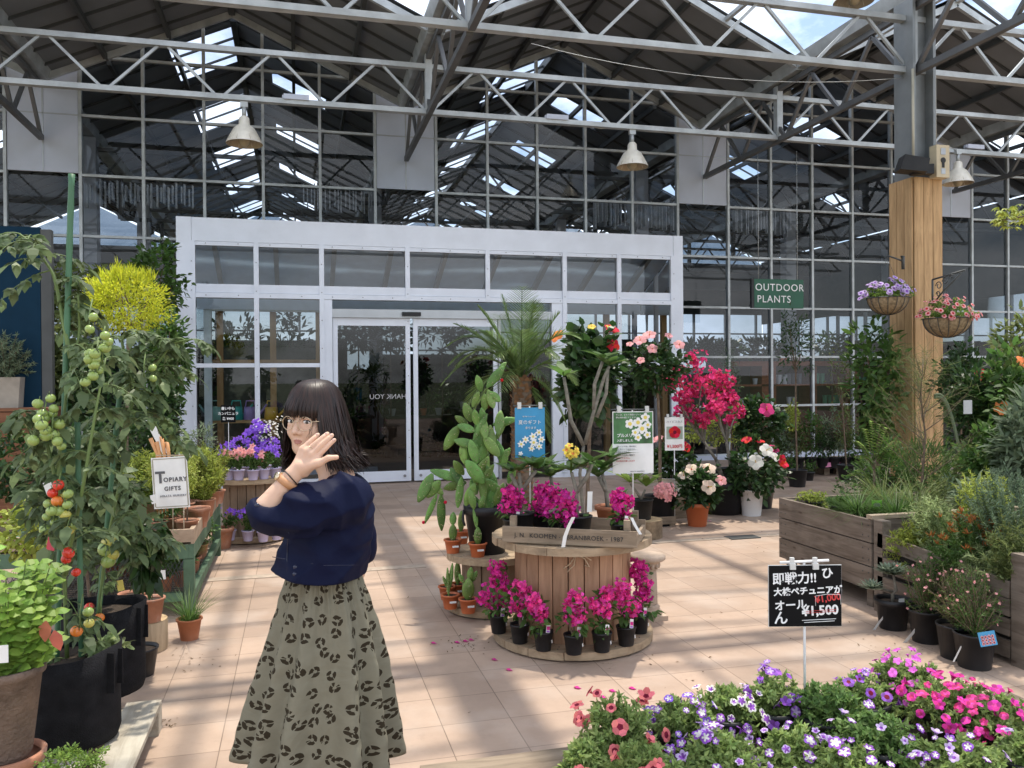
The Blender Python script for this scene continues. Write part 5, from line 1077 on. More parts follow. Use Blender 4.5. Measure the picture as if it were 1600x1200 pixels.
# thin casuarina in front of the cladding, fern shrub, leafy tree
P = at(1441, 7.0, 0); e = empty('casuarina', P, 'thin wispy needle tree standing in front of the cedar cladding', 'tree'); pot(e, .15, .12, .3); s, f = MB(), MB(); top = PX(1443, 560, 7.0)-P
ax = [np.array([0, 0, .25]), PX(1440, 760, 7.0)-P, PX(1446, 680, 7.0)-P, PX(1438, 620, 7.0)-P, top]; s.tube(ax, [.014, .011, .008, .006, .003], 6)
for i in range(26):
    t = .25+.72*i/26; k = t*4; a0 = ax[int(k)]*(1-k % 1)+ax[min(int(k)+1, 4)]*(k % 1); L_ = (.42*(1-t)+.12); a = rng.random()*6.28; b0 = a0+np.array([math.cos(a)*L_, math.sin(a)*L_, L_*1.0]); s.tube([a0, (a0+b0)/2+[0, 0, -.03], b0], [.005, .003, .001], 4, cap=False); sprays(f, [b0+rng.normal(size=3)*.1 for _ in range(4)], a0, 14, .11, .0022, 0, 'strip', s, .001)
s.build('trunk', bark, e); f.build('foliage', G_olive, e)
P = at(1365, 7.4, 0); e = empty('fern_leaf_shrub', P, 'young shrub with pale pinnate fronds left of the cedar cladding', 'shrub'); pot(e, .14, .11, .25); f, s = MB(), MB()
for (a, c) in ((1340, 690), (1352, 672), (1385, 670), (1397, 690), (1375, 665), (1345, 712), (1390, 705), (1362, 660)):
    t = PX(a, c, 7.4)-P; b0 = PX(1366, 735, 7.4)-P; m_ = (b0+t)/2+[0, 0, .08]; u = np.linspace(0, 1, 16)[:, None]; Q = b0*(1-u)**2+2*m_*u*(1-u)+t*u*u; s.tube(Q[::3], .003, 4, cap=False); T_ = norm(np.gradient(Q, axis=0)); S_2 = norm(np.cross(T_, [0, 0, 1.]))
    for sg in (1, -1): f.leaves(Q[4:], (S_2*sg+T_*.4)[4:], np.tile([0, 0, 1.], (12, 1)), .085, .022, 0, 'oval', .25)
s.tube([(0, 0, .2), PX(1366, 735, 7.4)-P], .012, 6); s.build('stem', bark, e); f.build('foliage', G_light, e)
shrub('leafy_tree', 'broad leaved evergreen tree with pale young leaves, left of the cedar cladding', 'tree', 1372, 10.3, (1372, 600), (44, 110), (.13, .055), 75, 12, m=G_mid, pt=(.2, .35, black_p), trunk=.03, rc=.22)
shrub('leafy_tree', 'lower dark bush filling the gap left of the cladding foot', 'tree', 1345, 9.4, (1352, 765), (42, 42), (.05, .03), 50, 14, m=G_dark, pt=(.15, .25, black_p), trunk=.012)
shrub('oleander', 'narrow leaved dark green bush just left of the cladding foot', 'shrub', 1395, 7.6, (1392, 745), (42, 45), (.10, .022), 55, 12, m=G_mid, pt=(.15, .25, black_p), trunk=.012, up=.5)
# right edge mass behind the planters
mass = [(1520, 8.2, (1525, 660), (42, 95), (.11, .03), G_dark, 'tall dark narrow leaved shrub right of the column', {}), (1575, 8.0, (1572, 640), (44, 85), (.09, .05), G_mid, 'tall mid green shrub at the right edge with orange blooms', dict(flws=[('hib', HO, 1578, 571, .15), ('hib', HO, 1537, 637, .12)])),
        (1508, 7.5, (1505, 760), (36, 60), (.07, .03), G_olive, 'olive green bush low beside the cladding', {}), (1555, 6.9, (1552, 730), (46, 60), (.07, .035), G_mid, 'bright leaved shrub with a grey label in the right thicket', {}),
        (1600, 6.6, (1598, 700), (44, 80), (.12, .03), G_grey, 'grey green long leaved shrub at the very right edge', {}), (1590, 5.8, (1588, 790), (40, 50), (.06, .012), G_blue, 'blue green needle bush at the right edge above the crate', {}),
        (1480, 6.8, (1485, 790), (38, 36), (.05, .02), G_blue, 'small dark blue green shrub behind the pale woolly bush', {}), (1530, 6.3, (1530, 800), (40, 42), (.09, .02), G_grey, 'silvery long leaved shrub above the heath bush', {}),
        (1500, 9.0, (1500, 600), (36, 60), (.07, .04), G_dark, 'dark bush with one red flower beside the cladding', dict(flws=[('hib', HR, 1509, 589, .14)])), (1605, 9.0, (1605, 560), (50, 70), (.08, .04), G_olive, 'high olive shrub at the right edge under the maple twig', {})]
for (a, zc, c, rd, lf, mm, lb, kw) in mass: shrub('nursery_shrub', lb, 'shrub', a, zc, c, rd, lf, 85, 15, m=mm, pt=(.15, .28, black_p), trunk=.014, group='thicket of potted shrubs at the right', rc=.3, **kw)
tag(MB().box((0, 0, 0), (.09, .004, .12)).build('grey_tag', alug, None, PX(1512, 636, 7.2)), 'grey rectangular tag hanging in the right thicket', 'plant tag', 'plant tags on the right')
# wire arch loops
m = MB()
for k, (a0, c0, a1, c1) in enumerate(((1458, 618, 1500, 710), (1465, 612, 1497, 660))):
    P = [PX(1460+i*4, 618-10*math.sin(i/10*3.0)+i*i*.9+k*4, 7.9) for i in range(11)]; m.tube(P, .012, 6)
e = m.build('arching_stem', G_grey); tag(e, 'thick pale drooping stems beside the cladding', 'plant stem')
shrub('needle_bush', 'dark needle bush hiding the foot of the cedar cladding', 'shrub', 1440, 7.3, (1440, 735), (48, 42), (.09, .008), 110, 18, m=G_mid, pt=(.15, .25, black_p), trunk=.012, up=.6)
# maple twig at right edge
P = PX(1600, 338, 6.0); e = empty('maple_tree', at(1672, 6.0), 'bright green maple twig entering at the right edge', 'tree'); P0 = np.array(e.location); s, f = MB(), MB(); tp = PX(1640, 350, 6)-P0; s.tube([(0, 0, 0), (-.02, 0, 1.2), tp], [.03, .02, .012], 7); s.tube([tp, PX(1600, 338, 6)-P0, PX(1560, 345, 6)-P0], [.01, .006, .003], 5); s.build('trunk', bark, e)
for i in range(60):
    c = (PX(rng.uniform(1556, 1612), 338+rng.normal()*9, 6+rng.normal()*.1)-P0); a = rng.random()*6.28; n = 5; aa = a+np.linspace(-1.2, 1.2, n); f.leaves(np.tile(c, (n, 1)), np.stack([np.cos(aa), np.sin(aa), -.3+0*aa], 1), np.tile([0, 0, 1.], (n, 1)), .055, .018, 0, 'oval', .2)
f.build('foliage', G_lime, e)
# hanging baskets
def basket(px_, py_, zc, w_, label, fm, off, nf, fs):
    P = PX(px_, py_, zc); e = empty('hanging_basket', P, label, 'hanging basket', 'hanging baskets on the clad column'); r_ = w_/2/FPX*zc
    coir = mat('coir', (.30, .22, .13), .95, var=.35, scale=30, bump=.8); prof = [(r_*math.sin(t), -r_*.85*math.cos(t)) for t in np.linspace(0.05, math.pi/2, 9)]
    MB().lathe(prof, n=24).build('liner', coir, e); wi = MB()
    for a in np.arange(14)*2*math.pi/14: wi.tube([(math.cos(a)*x*1.03, math.sin(a)*x*1.03, z*1.03) for x, z in prof], .004, 4)
    wi.tube([(r_*1.04*math.cos(t), r_*1.04*math.sin(t), 0) for t in np.linspace(0, 6.283, 25)], .006, 5); wi.build('wire_frame', darksteel, e)
    f = MB(); d = norm(rng.normal(size=(60, 3))); d[:, 2] = abs(d[:, 2]); tg = d*np.array([r_*1.3, r_*1.2, r_*.95]); sprays(f, tg, (0, 0, 0), 16, .03, .016, 0, 'oval', None, per=2); f.build('foliage', G_light, e)
    b = MB(); i = rng.integers(0, 60, nf); P2 = tg[i]*(.9+.2*rng.random((nf, 1)))+rng.normal(size=(nf, 3))*.02; flowers(b, P2, tg[i]+np.array([0, -.25, .15])+rng.normal(size=(nf, 3))*.05, fs*(.8+.4*rng.random(nf)), 5, 0, .2, 1.2, inner=1, isz=.5, iw=.7, bend=.2); b.build('blossom', fm, e)
    ch = MB(); hk = np.array(off, float)
    for a in (0, 2.1, 4.2): ch.tube([(r_*math.cos(a), r_*math.sin(a), 0), hk*.97], .003, 4)
    ch.build('chain', darksteel, e); return e
basket(1387, 466, 10.0, 60, 'hanging basket of lilac petunias on the left face of the clad column', [P_lav, P_vio], (0, 0, .5), 85, .06)
basket(1480, 498, 9.6, 68, 'hanging basket of pale pink flowers in front of the clad column', [P_pink, P_red], (0, 0, .34), 80, .05)
def bracket(a, c, zc, label, scroll):
    P = PX(a, c, zc); e = empty('wall_bracket', P, label, 'bracket', 'brackets on the clad column'); m = MB()
    if scroll:
        m.tube([(0, 0, 0), (0, 0, -.32)], .012, 6).tube([(0, 0, 0), (.05, -.45, .06)], .011, 6).tube([(0, 0, -.3), (.02, -.15, -.15), (.04, -.4, .03)], .009, 6)
        for (y, z, r_) in ((-.09, -.08, .05), (-.19, -.04, .045), (-.08, -.18, .035), (-.28, -.0, .035)): m.tube([(0.01, y+r_*math.cos(t)*(1-t*.08), z+r_*math.sin(t)*(1-t*.08)) for t in np.linspace(0, 7.5, 18)], .006, 5)
    else: m.tube([(0, 0, -.1), (0, 0, .06), (-.02, 0, .05)], .02, 6).tube([(0, 0, 0), (-.25, -.05, .05)], .01, 6)
    m.build('ironwork', darksteel, e)
bracket(1457, 437, 9.9, 'black scrolled iron bracket on the front of the clad column', True); bracket(1411, 408, 10.1, 'short plain iron bracket on the left side of the clad column', False)
# ------------------------------------------------------------------ stock rows by the glass at the right
palw = woodmat('pallet_board', (.28, .22, .16), .5, stretch=(1.1, 9, 9), dirt=.3)
for k, (a0, a1, yb) in enumerate(((1205, 1283, 745), (1288, 1345, 742))):
    P = GP(a0, yb, 0); w_ = GP(a1, yb, 0)[0]-P[0]; e = empty('pallet', P, ['left low timber pallet under the black potted shrubs by the glass', 'right low timber pallet with the pink tray by the glass'][k], 'pallet', 'pallets by the glass')
    MB().bb(0, w_, 0, .09, .10, .125).bb(0, w_, .14, .23, .10, .125).bb(0, w_, .30, .40, .10, .125).build('deck', palw, e)
    for x in (0, w_/2-.05, w_-.1): MB().bb(x, x+.1, .0, .4, .0, .099).build('block', palw, e)
P = GP(1290, 730, .15); e = tag(MB().bb(0, .62, 0, .3, 0, .012).bb(0, .62, 0, .01, .012, .07).bb(0, .62, .29, .3, .012, .07).bb(0, .01, .011, .289, .012, .07).bb(.61, .62, .011, .289, .012, .07).build('pink_tray', mat('pink_plastic', (.65, .22, .38), .4), None, P), 'shallow pink plastic tray on the right pallet', 'tray')
row = [(1206, 690, 20, 24, .05, .02, G_mid, 'bushy olive-like shrub, leftmost on the pallet under the green sign'), (1226, 685, 20, 26, .045, .02, G_grey, 'grey green shrub, second from left on the pallet'), (1246, 690, 18, 24, .05, .02, G_olive, 'olive shrub with a diamond label, third on the pallet'), (1266, 676, 20, 30, .05, .02, G_mid, 'upright green shrub, fourth on the pallet'),
       (1285, 690, 18, 26, .04, .02, G_dark, 'dark small leaved shrub between the two pallets'), (1302, 676, 18, 34, .05, .016, G_grey, 'tall grey green shrub behind the pink tray'), (1320, 670, 20, 36, .05, .018, G_olive, 'loose olive shrub at the right end of the pallet'), (1338, 700, 18, 26, .05, .02, G_mid, 'mid green shrub left of the big leafy tree')]
for i, (a, c, rx, rz_, l_a, l_b, mm, lb) in enumerate(row): shrub('nursery_shrub', lb, 'shrub', a, 13.25, (a, c), (rx, rz_), (l_a*1.3, l_b*1.3), 34, 14, m=mm, base=.13, pt=(.10, .17, black_p), trunk=.008, group='potted shrubs on the pallets', rc=.35)
for i, (a, zc) in enumerate(((1215, 12.7), (1238, 12.75), (1262, 12.7), (1300, 13.6), (1325, 13.6), (1350, 12.6), (1365, 12.0))): e = empty('nursery_pot', at(a, zc, 0), 'small black nursery pot with a short seedling in the row by the glass', 'pot', 'small black pots by the glass'); pot(e, .09, .07, .14); f = MB(); crown(f, (0, 0, .24), (.1, .1, .12), 10, 10, .05, .02); f.build('foliage', G_mid, e)
shrub('slender_tree', 'slender young tree with an airy head under the green sign', 'tree', 1245, 12.0, (1243, 535), (30, 60), (.07, .022), 60, 9, m=G_dark, pt=(.14, .25, black_p), trunk=.014, rc=.2, surf=.3)
shrub('conifer', 'narrow blue green conifer behind the red bougainvillea', 'tree', 1140, 12.3, (1142, 590), (20, 62), (.04, .008), 75, 14, m=G_blue, pt=(.14, .25, black_p), trunk=.014, rc=.25, up=.6, surf=.2)
shrub('slender_tree', 'wispy young tree right of the green sign, leaning', 'tree', 1322, 12.6, (1316, 590), (26, 60), (.06, .02), 40, 7, m=G_olive, pt=(.14, .25, black_p), trunk=.012, rc=.2, surf=.3)
# dim plants inside the hall, seen through the glass
ins = [(350, 560, 15.6, 30, 60), (385, 545, 16.2, 24, 50), (455, 540, 15.8, 30, 55), (560, 520, 17.5, 30, 26), (610, 528, 17, 40, 24), (690, 525, 17.3, 45, 26), (590, 600, 18, 40, 30), (670, 620, 18, 40, 40), (990, 590, 15.8, 25, 60), (900, 600, 15.8, 25, 60), (1090, 545, 17, 26, 14), (1130, 548, 17, 30, 12), (1190, 545, 18, 40, 14), (1300, 545, 18, 40, 18), (160, 560, 17, 60, 60), (90, 500, 18, 50, 70), (240, 560, 17, 40, 80), (740, 600, 17.5, 40, 50), (1380, 620, 17, 60, 70), (1500, 620, 17, 60, 60), (600, 700, 17.5, 50, 22), (700, 700, 17.2, 50, 24), (770, 640, 17.2, 40, 50), (540, 640, 16.6, 30, 60)]
inp = [('behind the left porch pane', 1), ('behind the second porch pane', 1), ('behind the walker, in the porch window', 1)]
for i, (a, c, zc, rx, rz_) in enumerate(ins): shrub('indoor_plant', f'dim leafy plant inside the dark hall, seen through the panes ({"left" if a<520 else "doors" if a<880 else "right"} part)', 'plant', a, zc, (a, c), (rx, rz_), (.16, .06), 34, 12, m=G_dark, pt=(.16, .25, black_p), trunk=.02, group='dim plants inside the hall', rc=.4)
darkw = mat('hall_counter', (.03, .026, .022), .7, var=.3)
for i, (a, w_, zc, h) in enumerate(((530, 1.4, 17.2, .85), (660, 1.6, 17.4, .85), (760, 1.3, 16.8, 1.0), (340, 1.3, 16.6, .9), (440, 1.2, 16.8, 1.3), (900, 1.4, 16.6, 1.6), (1010, 1.2, 16.8, 1.6), (150, 2.4, 17.0, 1.4), (1480, 3.0, 17, 1.5), (20, 2.4, 17, 1.5))):  # counters added so the lower part of the hall stays dark
    P = at(a, zc); e = empty('added_counter', P, f'added dark counter dimming the hall, {["behind the left door", "behind the middle of the doors", "behind the right door", "behind the left porch window", "behind the second porch window", "behind the right porch window", "at the right end of the porch", "left of the porch", "right of the column", "at the far left"][i]}', 'counter', 'added dark counters in the hall')
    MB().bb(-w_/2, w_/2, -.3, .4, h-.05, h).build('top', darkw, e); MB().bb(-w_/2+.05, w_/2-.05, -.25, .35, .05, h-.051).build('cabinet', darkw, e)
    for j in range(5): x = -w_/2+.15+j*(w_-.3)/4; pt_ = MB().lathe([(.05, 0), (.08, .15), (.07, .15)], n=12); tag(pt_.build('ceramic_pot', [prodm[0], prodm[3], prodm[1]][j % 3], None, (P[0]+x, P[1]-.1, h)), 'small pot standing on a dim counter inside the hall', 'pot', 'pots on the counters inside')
# tall dark racks added as a backdrop to dim the far hall
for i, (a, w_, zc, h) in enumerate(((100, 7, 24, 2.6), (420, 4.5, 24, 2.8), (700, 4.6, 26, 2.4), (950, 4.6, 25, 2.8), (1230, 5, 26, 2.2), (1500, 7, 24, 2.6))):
    P = at(a, zc); e = empty('backdrop_rack', P, f'added tall dark rack dimming the deep hall, {["first", "second", "third", "fourth", "fifth", "sixth"][i]} from the left', 'rack', 'added racks deep inside the hall')
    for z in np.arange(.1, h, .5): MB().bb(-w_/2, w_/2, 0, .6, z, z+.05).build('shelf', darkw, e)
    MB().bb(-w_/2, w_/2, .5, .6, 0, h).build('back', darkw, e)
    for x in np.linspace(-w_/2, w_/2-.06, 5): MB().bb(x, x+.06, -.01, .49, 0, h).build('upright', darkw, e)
# ================================================================== FOREGROUND PETUNIAS
G_petl = leafmat('leaf_petunia', (.30, .40, .13), .6); G_petm = leafmat('leaf_petunia_green', (.17, .28, .08), .6)
bench = empty('display_bench', (1.0, 1.95, 0), 'low timber bench under the foreground petunias', 'bench')
MB().bb(-.62, 1.75, -.35, .75, .30, .33).build('top', palw, bench)
for x in (-.5, 1.6):
    for y in (-.3, .65): MB().bb(x, x+.07, y, y+.07, 0, .299).build('leg', palw, bench)
SP, PR_, MG = (P_sal, P_eye), (P_vio, P_white), (P_lpk, P_vio)
def petunia(a, c, zc, rad, label, kinds, nfl, fs, m=G_petl, rz_=None, up=.35):
    top = PX(a, c, zc)[2]; P = at(a, zc, .33); e = empty('petunia', P, label, 'petunia', 'foreground petunias', rz=0); pot(e, .085, .065, .11)
    rz_ = rz_ or .12; cc = np.array([0, 0, top-.33-rz_*.75]); d = norm(rng.normal(size=(130, 3))+[0, 0, .35]); d[:, 2] = np.maximum(d[:, 2], -.3); tg = cc+d*np.array([rad, rad*.95, rz_])*(.65+.4*rng.random((130, 1))); f, s = MB(), MB(); sprays(f, tg, (0, 0, .1), 22, .021, .009, 0, 'oval', s, .002, 2); f.build('foliage', m, e); s.build('stem', stemg, e)
    n = 0; gd = []; nfl = min(int(nfl*1.45), 60) if fs < .045 else nfl; fs = fs*.78 if fs < .045 else fs*.9
    while n < nfl and len(gd) < 4000:
        dd = norm(rng.normal(size=3)+np.array([-.2, -.55, .75])); gd.append(dd)
        p = cc+dd*np.array([rad, rad*.95, rz_])*(1.0+.22*rng.random()); kind, ms = kinds[rng.integers(len(kinds))]
        put_flower(e, kind, ms, p, norm(dd+np.array([-.15, -.35, .45])+rng.normal(size=3)*.35), fs*(.6+.6*rng.random())); n += 1
    return e
st_, pe_ = 'star', 'pet'
petunia(960, 1108, 2.55, .135, 'salmon pink petunia with dark red eyes at the left end of the foreground bed', [(pe_, SP)], 20, .050, rz_=.16)
petunia(1000, 1175, 2.35, .10, 'salmon pink petunia with dark eyes low at the bottom left of the bed', [(pe_, SP)], 9, .05, rz_=.1)
petunia(1062, 1110, 2.72, .13, 'violet and white star petunia next to the salmon one', [(st_, (P_vio, P_white)), (st_, (P_pur, P_white))], 26, .040)
petunia(1130, 1090, 2.85, .13, 'white edged violet petunia, second star petunia from the left', [(st_, (P_vio, P_white)), (st_, (P_white, P_vio))], 24, .040)
petunia(1205, 1068, 2.9, .11, 'deep violet petunia with upright flowers left of the price sign stick', [(st_, (P_vio, P_lav)), (pe_, (P_vio, P_vio))], 18, .042, rz_=.15)
petunia(1290, 1085, 2.82, .15, 'mostly green leafy petunia around the price sign stick', [(st_, (P_vio, P_white))], 6, .038, m=G_petm)
petunia(1345, 1070, 2.95, .12, 'violet petunia with some faded flowers right of the sign stick', [(st_, (P_vio, P_lav)), (pe_, (P_vio, P_eye))], 14, .042)
petunia(1412, 1042, 3.05, .14, 'light magenta petunia forming the highest mound of the bed', [(pe_, (P_lpk, P_lpk))], 42, .032, rz_=.14)
petunia(1480, 1078, 2.85, .16, 'crimson pink petunia mound right of the light magenta one', [(pe_, (P_crim, P_hot)), (pe_, (P_mag, P_crim))], 36, .042)
petunia(1560, 1105, 2.75, .16, 'crimson pink petunia at the right edge of the bed', [(pe_, (P_crim, P_hot)), (pe_, (P_mag, P_hot))], 34, .042)
petunia(1120, 1165, 2.45, .15, 'violet star petunia at the bottom edge, below the second star petunia', [(st_, (P_vio, P_white)), (st_, (P_lav, P_vio))], 20, .042)
petunia(1240, 1160, 2.5, .15, 'lavender petunia at the bottom edge below the sign stick', [(st_, (P_lav, P_vio)), (st_, (P_vio, P_white))], 20, .040)
petunia(1370, 1140, 2.6, .17, 'green lavender flecked petunia in the bottom middle right', [(pe_, (P_lav, P_vio)), (st_, (P_vio, P_white))], 13, .036, m=G_petm)
petunia(1500, 1172, 2.45, .16, 'pale lavender petunia at the bottom right', [(pe_, (P_lav, P_vio)), (st_, (P_vio, P_white))], 18, .036)
petunia(1605, 1165, 2.5, .13, 'mixed magenta petunia cut by the bottom right corner', [(pe_, (P_crim, P_hot)), (pe_, (P_lav, P_vio))], 14, .04)
petunia(1330, 1190, 2.35, .12, 'violet petunia at the very bottom, below the green one', [(st_, (P_vio, P_white))], 9, .04)
petunia(915, 1172, 2.42, .09, 'small leafy edge plant of the salmon petunia at the bottom left', [(pe_, SP)], 3, .045, rz_=.09)
# hand lettered price board
zc = 2.88; P = at(1256, zc, .40); e = empty('price_board', P, 'black hand lettered price board on a white stick above the petunias', 'sign', rz=yawd); w_ = 113/FPX*zc; z1 = PX(1256, 884, zc)[2]-.40; z0 = PX(1256, 979, zc)[2]-.40
chalk = mat('board_black', (.004, .004, .005), .5, spec=.15, var=.1); o = MB().bb(-w_/2, w_/2, -.003, .001, z0, z1).build('board', chalk, e); o2 = MB().bb(-w_/2-.002, w_/2+.002, .0012, .003, z0-.002, z1+.002).build('backing', pw, e)
MB().tube([(0, .008, 0), (0, .008, z1+.012)], .0045, 7).build('stick', whitep, e); q = MB().tube([(-w_*.34, .006, z1+.009), (w_*.34, .006, z1+.016)], .005, 7).build('hanger_bar', whitep, e)
for x in (-.045, .035): MB().bb(x-.010, x+.010, -.012, .004, z1-.012, z1+.008).bb(x-.007, x+.007, -.006, .006, z1+.0081, z1+.028).build('clip', MATS['clear_clip'], e)
hh = z1-z0; cw = mat('chalk_white', (.85, .85, .85), .5); crd = mat('chalk_red', (.62, .05, .05), .5)
def wr(s, sz, x, z, m, rot=0, bold=.0009): text(s, sz, m, e, 'lettering', (x, -.0042, z), (R(90), R(rot), 0), align='LEFT', bold=bold, ext=.0006)
wr('即戦力!!', .044, -w_*.46, z0+hh*.77, cw, -2); wr('ひ', .042, w_*.22, z0+hh*.86, cw, -4); wr('大株ペチュニアが', .030, -w_*.44, z0+hh*.56, cw, -2); wr('オール', .038, -w_*.43, z0+hh*.33, cw, -3); wr('ん', .05, -w_*.44, z0+hh*.13, cw)
wr('¥1,500', .046, -w_*.05, z0+hh*.24, cw, -3, .0013); wr('¥1,000', .033, w_*.13, z0+hh*.43, crd, -8, .0006)
m = MB(); m.tube([(-w_*.05, -.0045, z0+hh*.10), (w_*.42, -.0045, z0+hh*.125)], .0012, 5); m.tube([(-w_*.02, -.0045, z0+hh*.065), (w_*.40, -.0045, z0+hh*.09)], .0012, 5); m.tube([(w_*.14, -.0045, z0+hh*.34), (w_*.14, -.0045, z0+hh*.50), (w_*.3, -.0045, z0+hh*.53), (w_*.48, -.0045, z0+hh*.52), (w_*.49, -.0045, z0+hh*.36)], .0009, 5); m.build('underline', cw, e)
m = MB(); m.tube([(-w_*.0, -.0062, z0+hh*.25), (w_*.42, -.0062, z0+hh*.28)], .0008, 5).tube([(-w_*.0, -.0062, z0+hh*.22), (w_*.42, -.0062, z0+hh*.25)], .0008, 5); m.build('strike_line', crd, e)

# ---- leaf litter blown against the stands
ll = MB()
for (a, c, sp, k) in ((720, 1004, 25, 40), (1180, 850, 60, 30), (1400, 1010, 60, 40), (290, 1030, 30, 30), (640, 900, 60, 14), (1000, 1040, 60, 16), (1250, 960, 60, 20), (250, 1130, 20, 20), (600, 1120, 90, 12), (1080, 830, 40, 20), (430, 860, 30, 12)):
    for i in range(k):
        p = GP(a+rng.normal()*sp, min(c+rng.normal()*sp*.3, 1185), .004); ll.leaves([p], [[rng.normal(), rng.normal(), .1]], [[0, 0, 1.]], .006+.016*rng.random(), .004+.008*rng.random(), 0, 'oval', rng.uniform(-.4, .4))
tag(ll.build('leaf_litter', leafmat('dry_leaf', (.13, .085, .04), .8)), 'dry leaf crumbs scattered over the tiles', 'leaf litter', kind='stuff')
# ================================================================== LEFT SIDE
# blue board and brown planter at the far left
P = WP(62, 355, 9.2); P2 = WP(62, 640, 9.2); e = empty('blue_board', (P[0], 9.2, 0), 'tall plain dark blue board at the left edge on a steel post', 'board')
MB().bb(-2.2, 0, 0, .05, P2[2]-.05, P[2]).build('board', mat('navy_teal', (.006, .028, .055), .7, var=.1, spec=.1), e); MB().bb(.005, .10, .0, .09, 0, P[2]-.02).build('post', darksteel, e); MB().bb(-2.2, 0, .02, .045, .4, P2[2]-.051).build('lower_board', darkw, e)
brw = woodmat('brown_board', (.22, .10, .055), .5, stretch=(1.1, 9, 9), dirt=.2)
P = GP(60, 800, 0); P = at(76, 8.0); zt = PX(70, 642, 8.0)[2]
e = empty('brown_trough', (P[0], P[1], 0), 'brown boarded trough at the left edge under the blue board', 'planter')
for k in range(5): MB().bb(-2, 0, 0, .03, .1+k*(zt-.1)/5, .1+(k+1)*(zt-.1)/5-.008).build('front_board', brw, e)
MB().bb(-.035, -.005, .031, .6, .1, zt).build('end_board', brw, e); MB().bb(-2, .02, -.01, .6, zt, zt+.03).build('top_board', brw, e)
cpot = mat('concrete_pot', (.33, .29, .24), .85, var=.2, scale=6, bump=.3)
P = at(8, 8.2, zt+.03); e = empty('potted_shrub', P, 'grey green shrub in a square concrete pot on the brown trough', 'shrub'); MB().prism([(-.16, 0), (.16, 0), (.18, .30), (-.18, .30)], 1, -.16, .16).build('pot', cpot, e); f, s = MB(), MB(); d = norm(rng.normal(size=(90, 3))+[0, 0, .3]); tg = np.array([0, 0, .52])+d*np.array([.38, .3, .26])*(.5+.5*rng.random((90, 1))); sprays(f, tg, (0, 0, .3), 22, .05, .009, 0, 'strip', s, .003, 3); f.build('foliage', G_grey, e); s.build('stem', bark, e)
# dark shrub mass and background trees at left
lm = [(150, 10.5, (120, 470), (55, 60), (.10, .06), G_olive, 'loose shrub with olive yellow tips behind the tall stake'), (235, 9.8, (245, 440), (40, 60), (.08, .05), G_mid, 'tall leafy tree right behind the golden ball'), (280, 9.2, (262, 560), (34, 75), (.08, .045), G_mid, 'dark green tree against the porch corner'), (120, 8.8, (120, 600), (60, 70), (.08, .05), G_dark, 'deep green shrub behind the tomato stakes'),
      (60, 6.4, (40, 730), (75, 55), (.055, .035), G_dark, 'dark small leaved bush at the left edge below the trough'), (190, 7.4, (190, 690), (70, 60), (.07, .04), G_dark, 'dense dark bush behind the topiary sign'), (255, 8.6, (250, 660), (36, 60), (.07, .03), G_dark, 'shaded bush at the foot of the porch corner'), (60, 8.6, (75, 570), (40, 50), (.09, .05), G_olive, 'yellowish shrub in front of the blue board')]
for (a, zc, c, rd, lf, mm, lb) in lm: shrub('garden_shrub', lb, 'shrub', a, zc, c, rd, lf, 75, 15, m=mm, pt=(.17, .3, black_p), trunk=.016, group='shrubs at the left', rc=.3)
P = PX(180, 265, 9.9)
# golden ball topiary
zc = 6.9; e = shrub('golden_cypress', 'bright golden cypress ball on a bare stem, high at the left', 'tree', 190, zc, (200, 472), (62, 47), (.036, .010), 170, 34, m=G_yel, pt=(.17, .3, terra), trunk=.018, rc=.22, up=.15, shape='quad', surf=.6, bend=.0)
f = MB(); P0 = np.array(e.location); s = zc/FPX
for i in range(90): a = rng.random()*6.28; r_ = rng.random()**.5*38*s; c = PX(200, 430+rng.normal()*6, zc)-P0+np.array([math.cos(a)*r_, math.sin(a)*r_*.9, -.4*(r_/.3)**2*.3]); blades(f, c, 6, .09, .008, .5, bend=.1, rad=.01)
f.build('leaf_tips', G_yel, e)
# green bench with pots
gb_n, gb_f = GP(295, 962, 0), None
xr = (GP(300, 960, 0)[0]+.02); y0 = GP(295, 962, 0)[1]; y1 = y0+2.05; wB = 1.35; zt = .50
gw = woodmat('green_painted_timber', (.10, .17, .11), .6, stretch=(3, 3, 3), dirt=.2, knots=False); rim = woodmat('bench_rim', (.44, .33, .24), .6, stretch=(3, 3, 3), dirt=.15)
e = empty('green_bench', (xr, y0, 0), 'green painted timber bench with wire shelf, full of terracotta pots', 'bench')
L_ = y1-y0
MB().bb(-.03, 0, 0, L_, zt-.01, zt+.09).build('rim_board', rim, e); MB().bb(-wB, -.031, 0, .03, zt-.01, zt+.09).build('rim_board', rim, e); MB().bb(-wB, -.031, L_-.03, L_, zt-.01, zt+.09).build('rim_board', rim, e); MB().bb(-wB-.03, -wB-.001, 0, L_, zt-.01, zt+.09).build('rim_board', rim, e)
MB().bb(-.034, -.001, .001, L_, zt-.11, zt-.012).build('side_rail', gw, e); MB().bb(-wB, -.035, .001, .03, zt-.11, zt-.012).build('side_rail', gw, e)
for x in (-.07, -wB): 
    for y in (.0, L_-.075): MB().bb(x, x+.069, y+.004, y+.07, 0, zt-.115).build('leg', gw, e)
MB().bb(-wB, -.02, .0, L_, zt-.009, zt+.003).build('top', gw, e); MB().bb(-.05, -.002, .075, L_-.08, .10, .16).bb(-wB, -.075, .01, .05, .10, .16).build('lower_rail', gw, e)
m = MB()
for y in np.arange(.1, L_, .06): m.tube([(-wB, y, .14), (-.05, y, .14)], .002, 4)
for x in np.arange(-wB, -.05, .06): m.tube([(x, .05, .142), (x, L_, .142)], .002, 4)
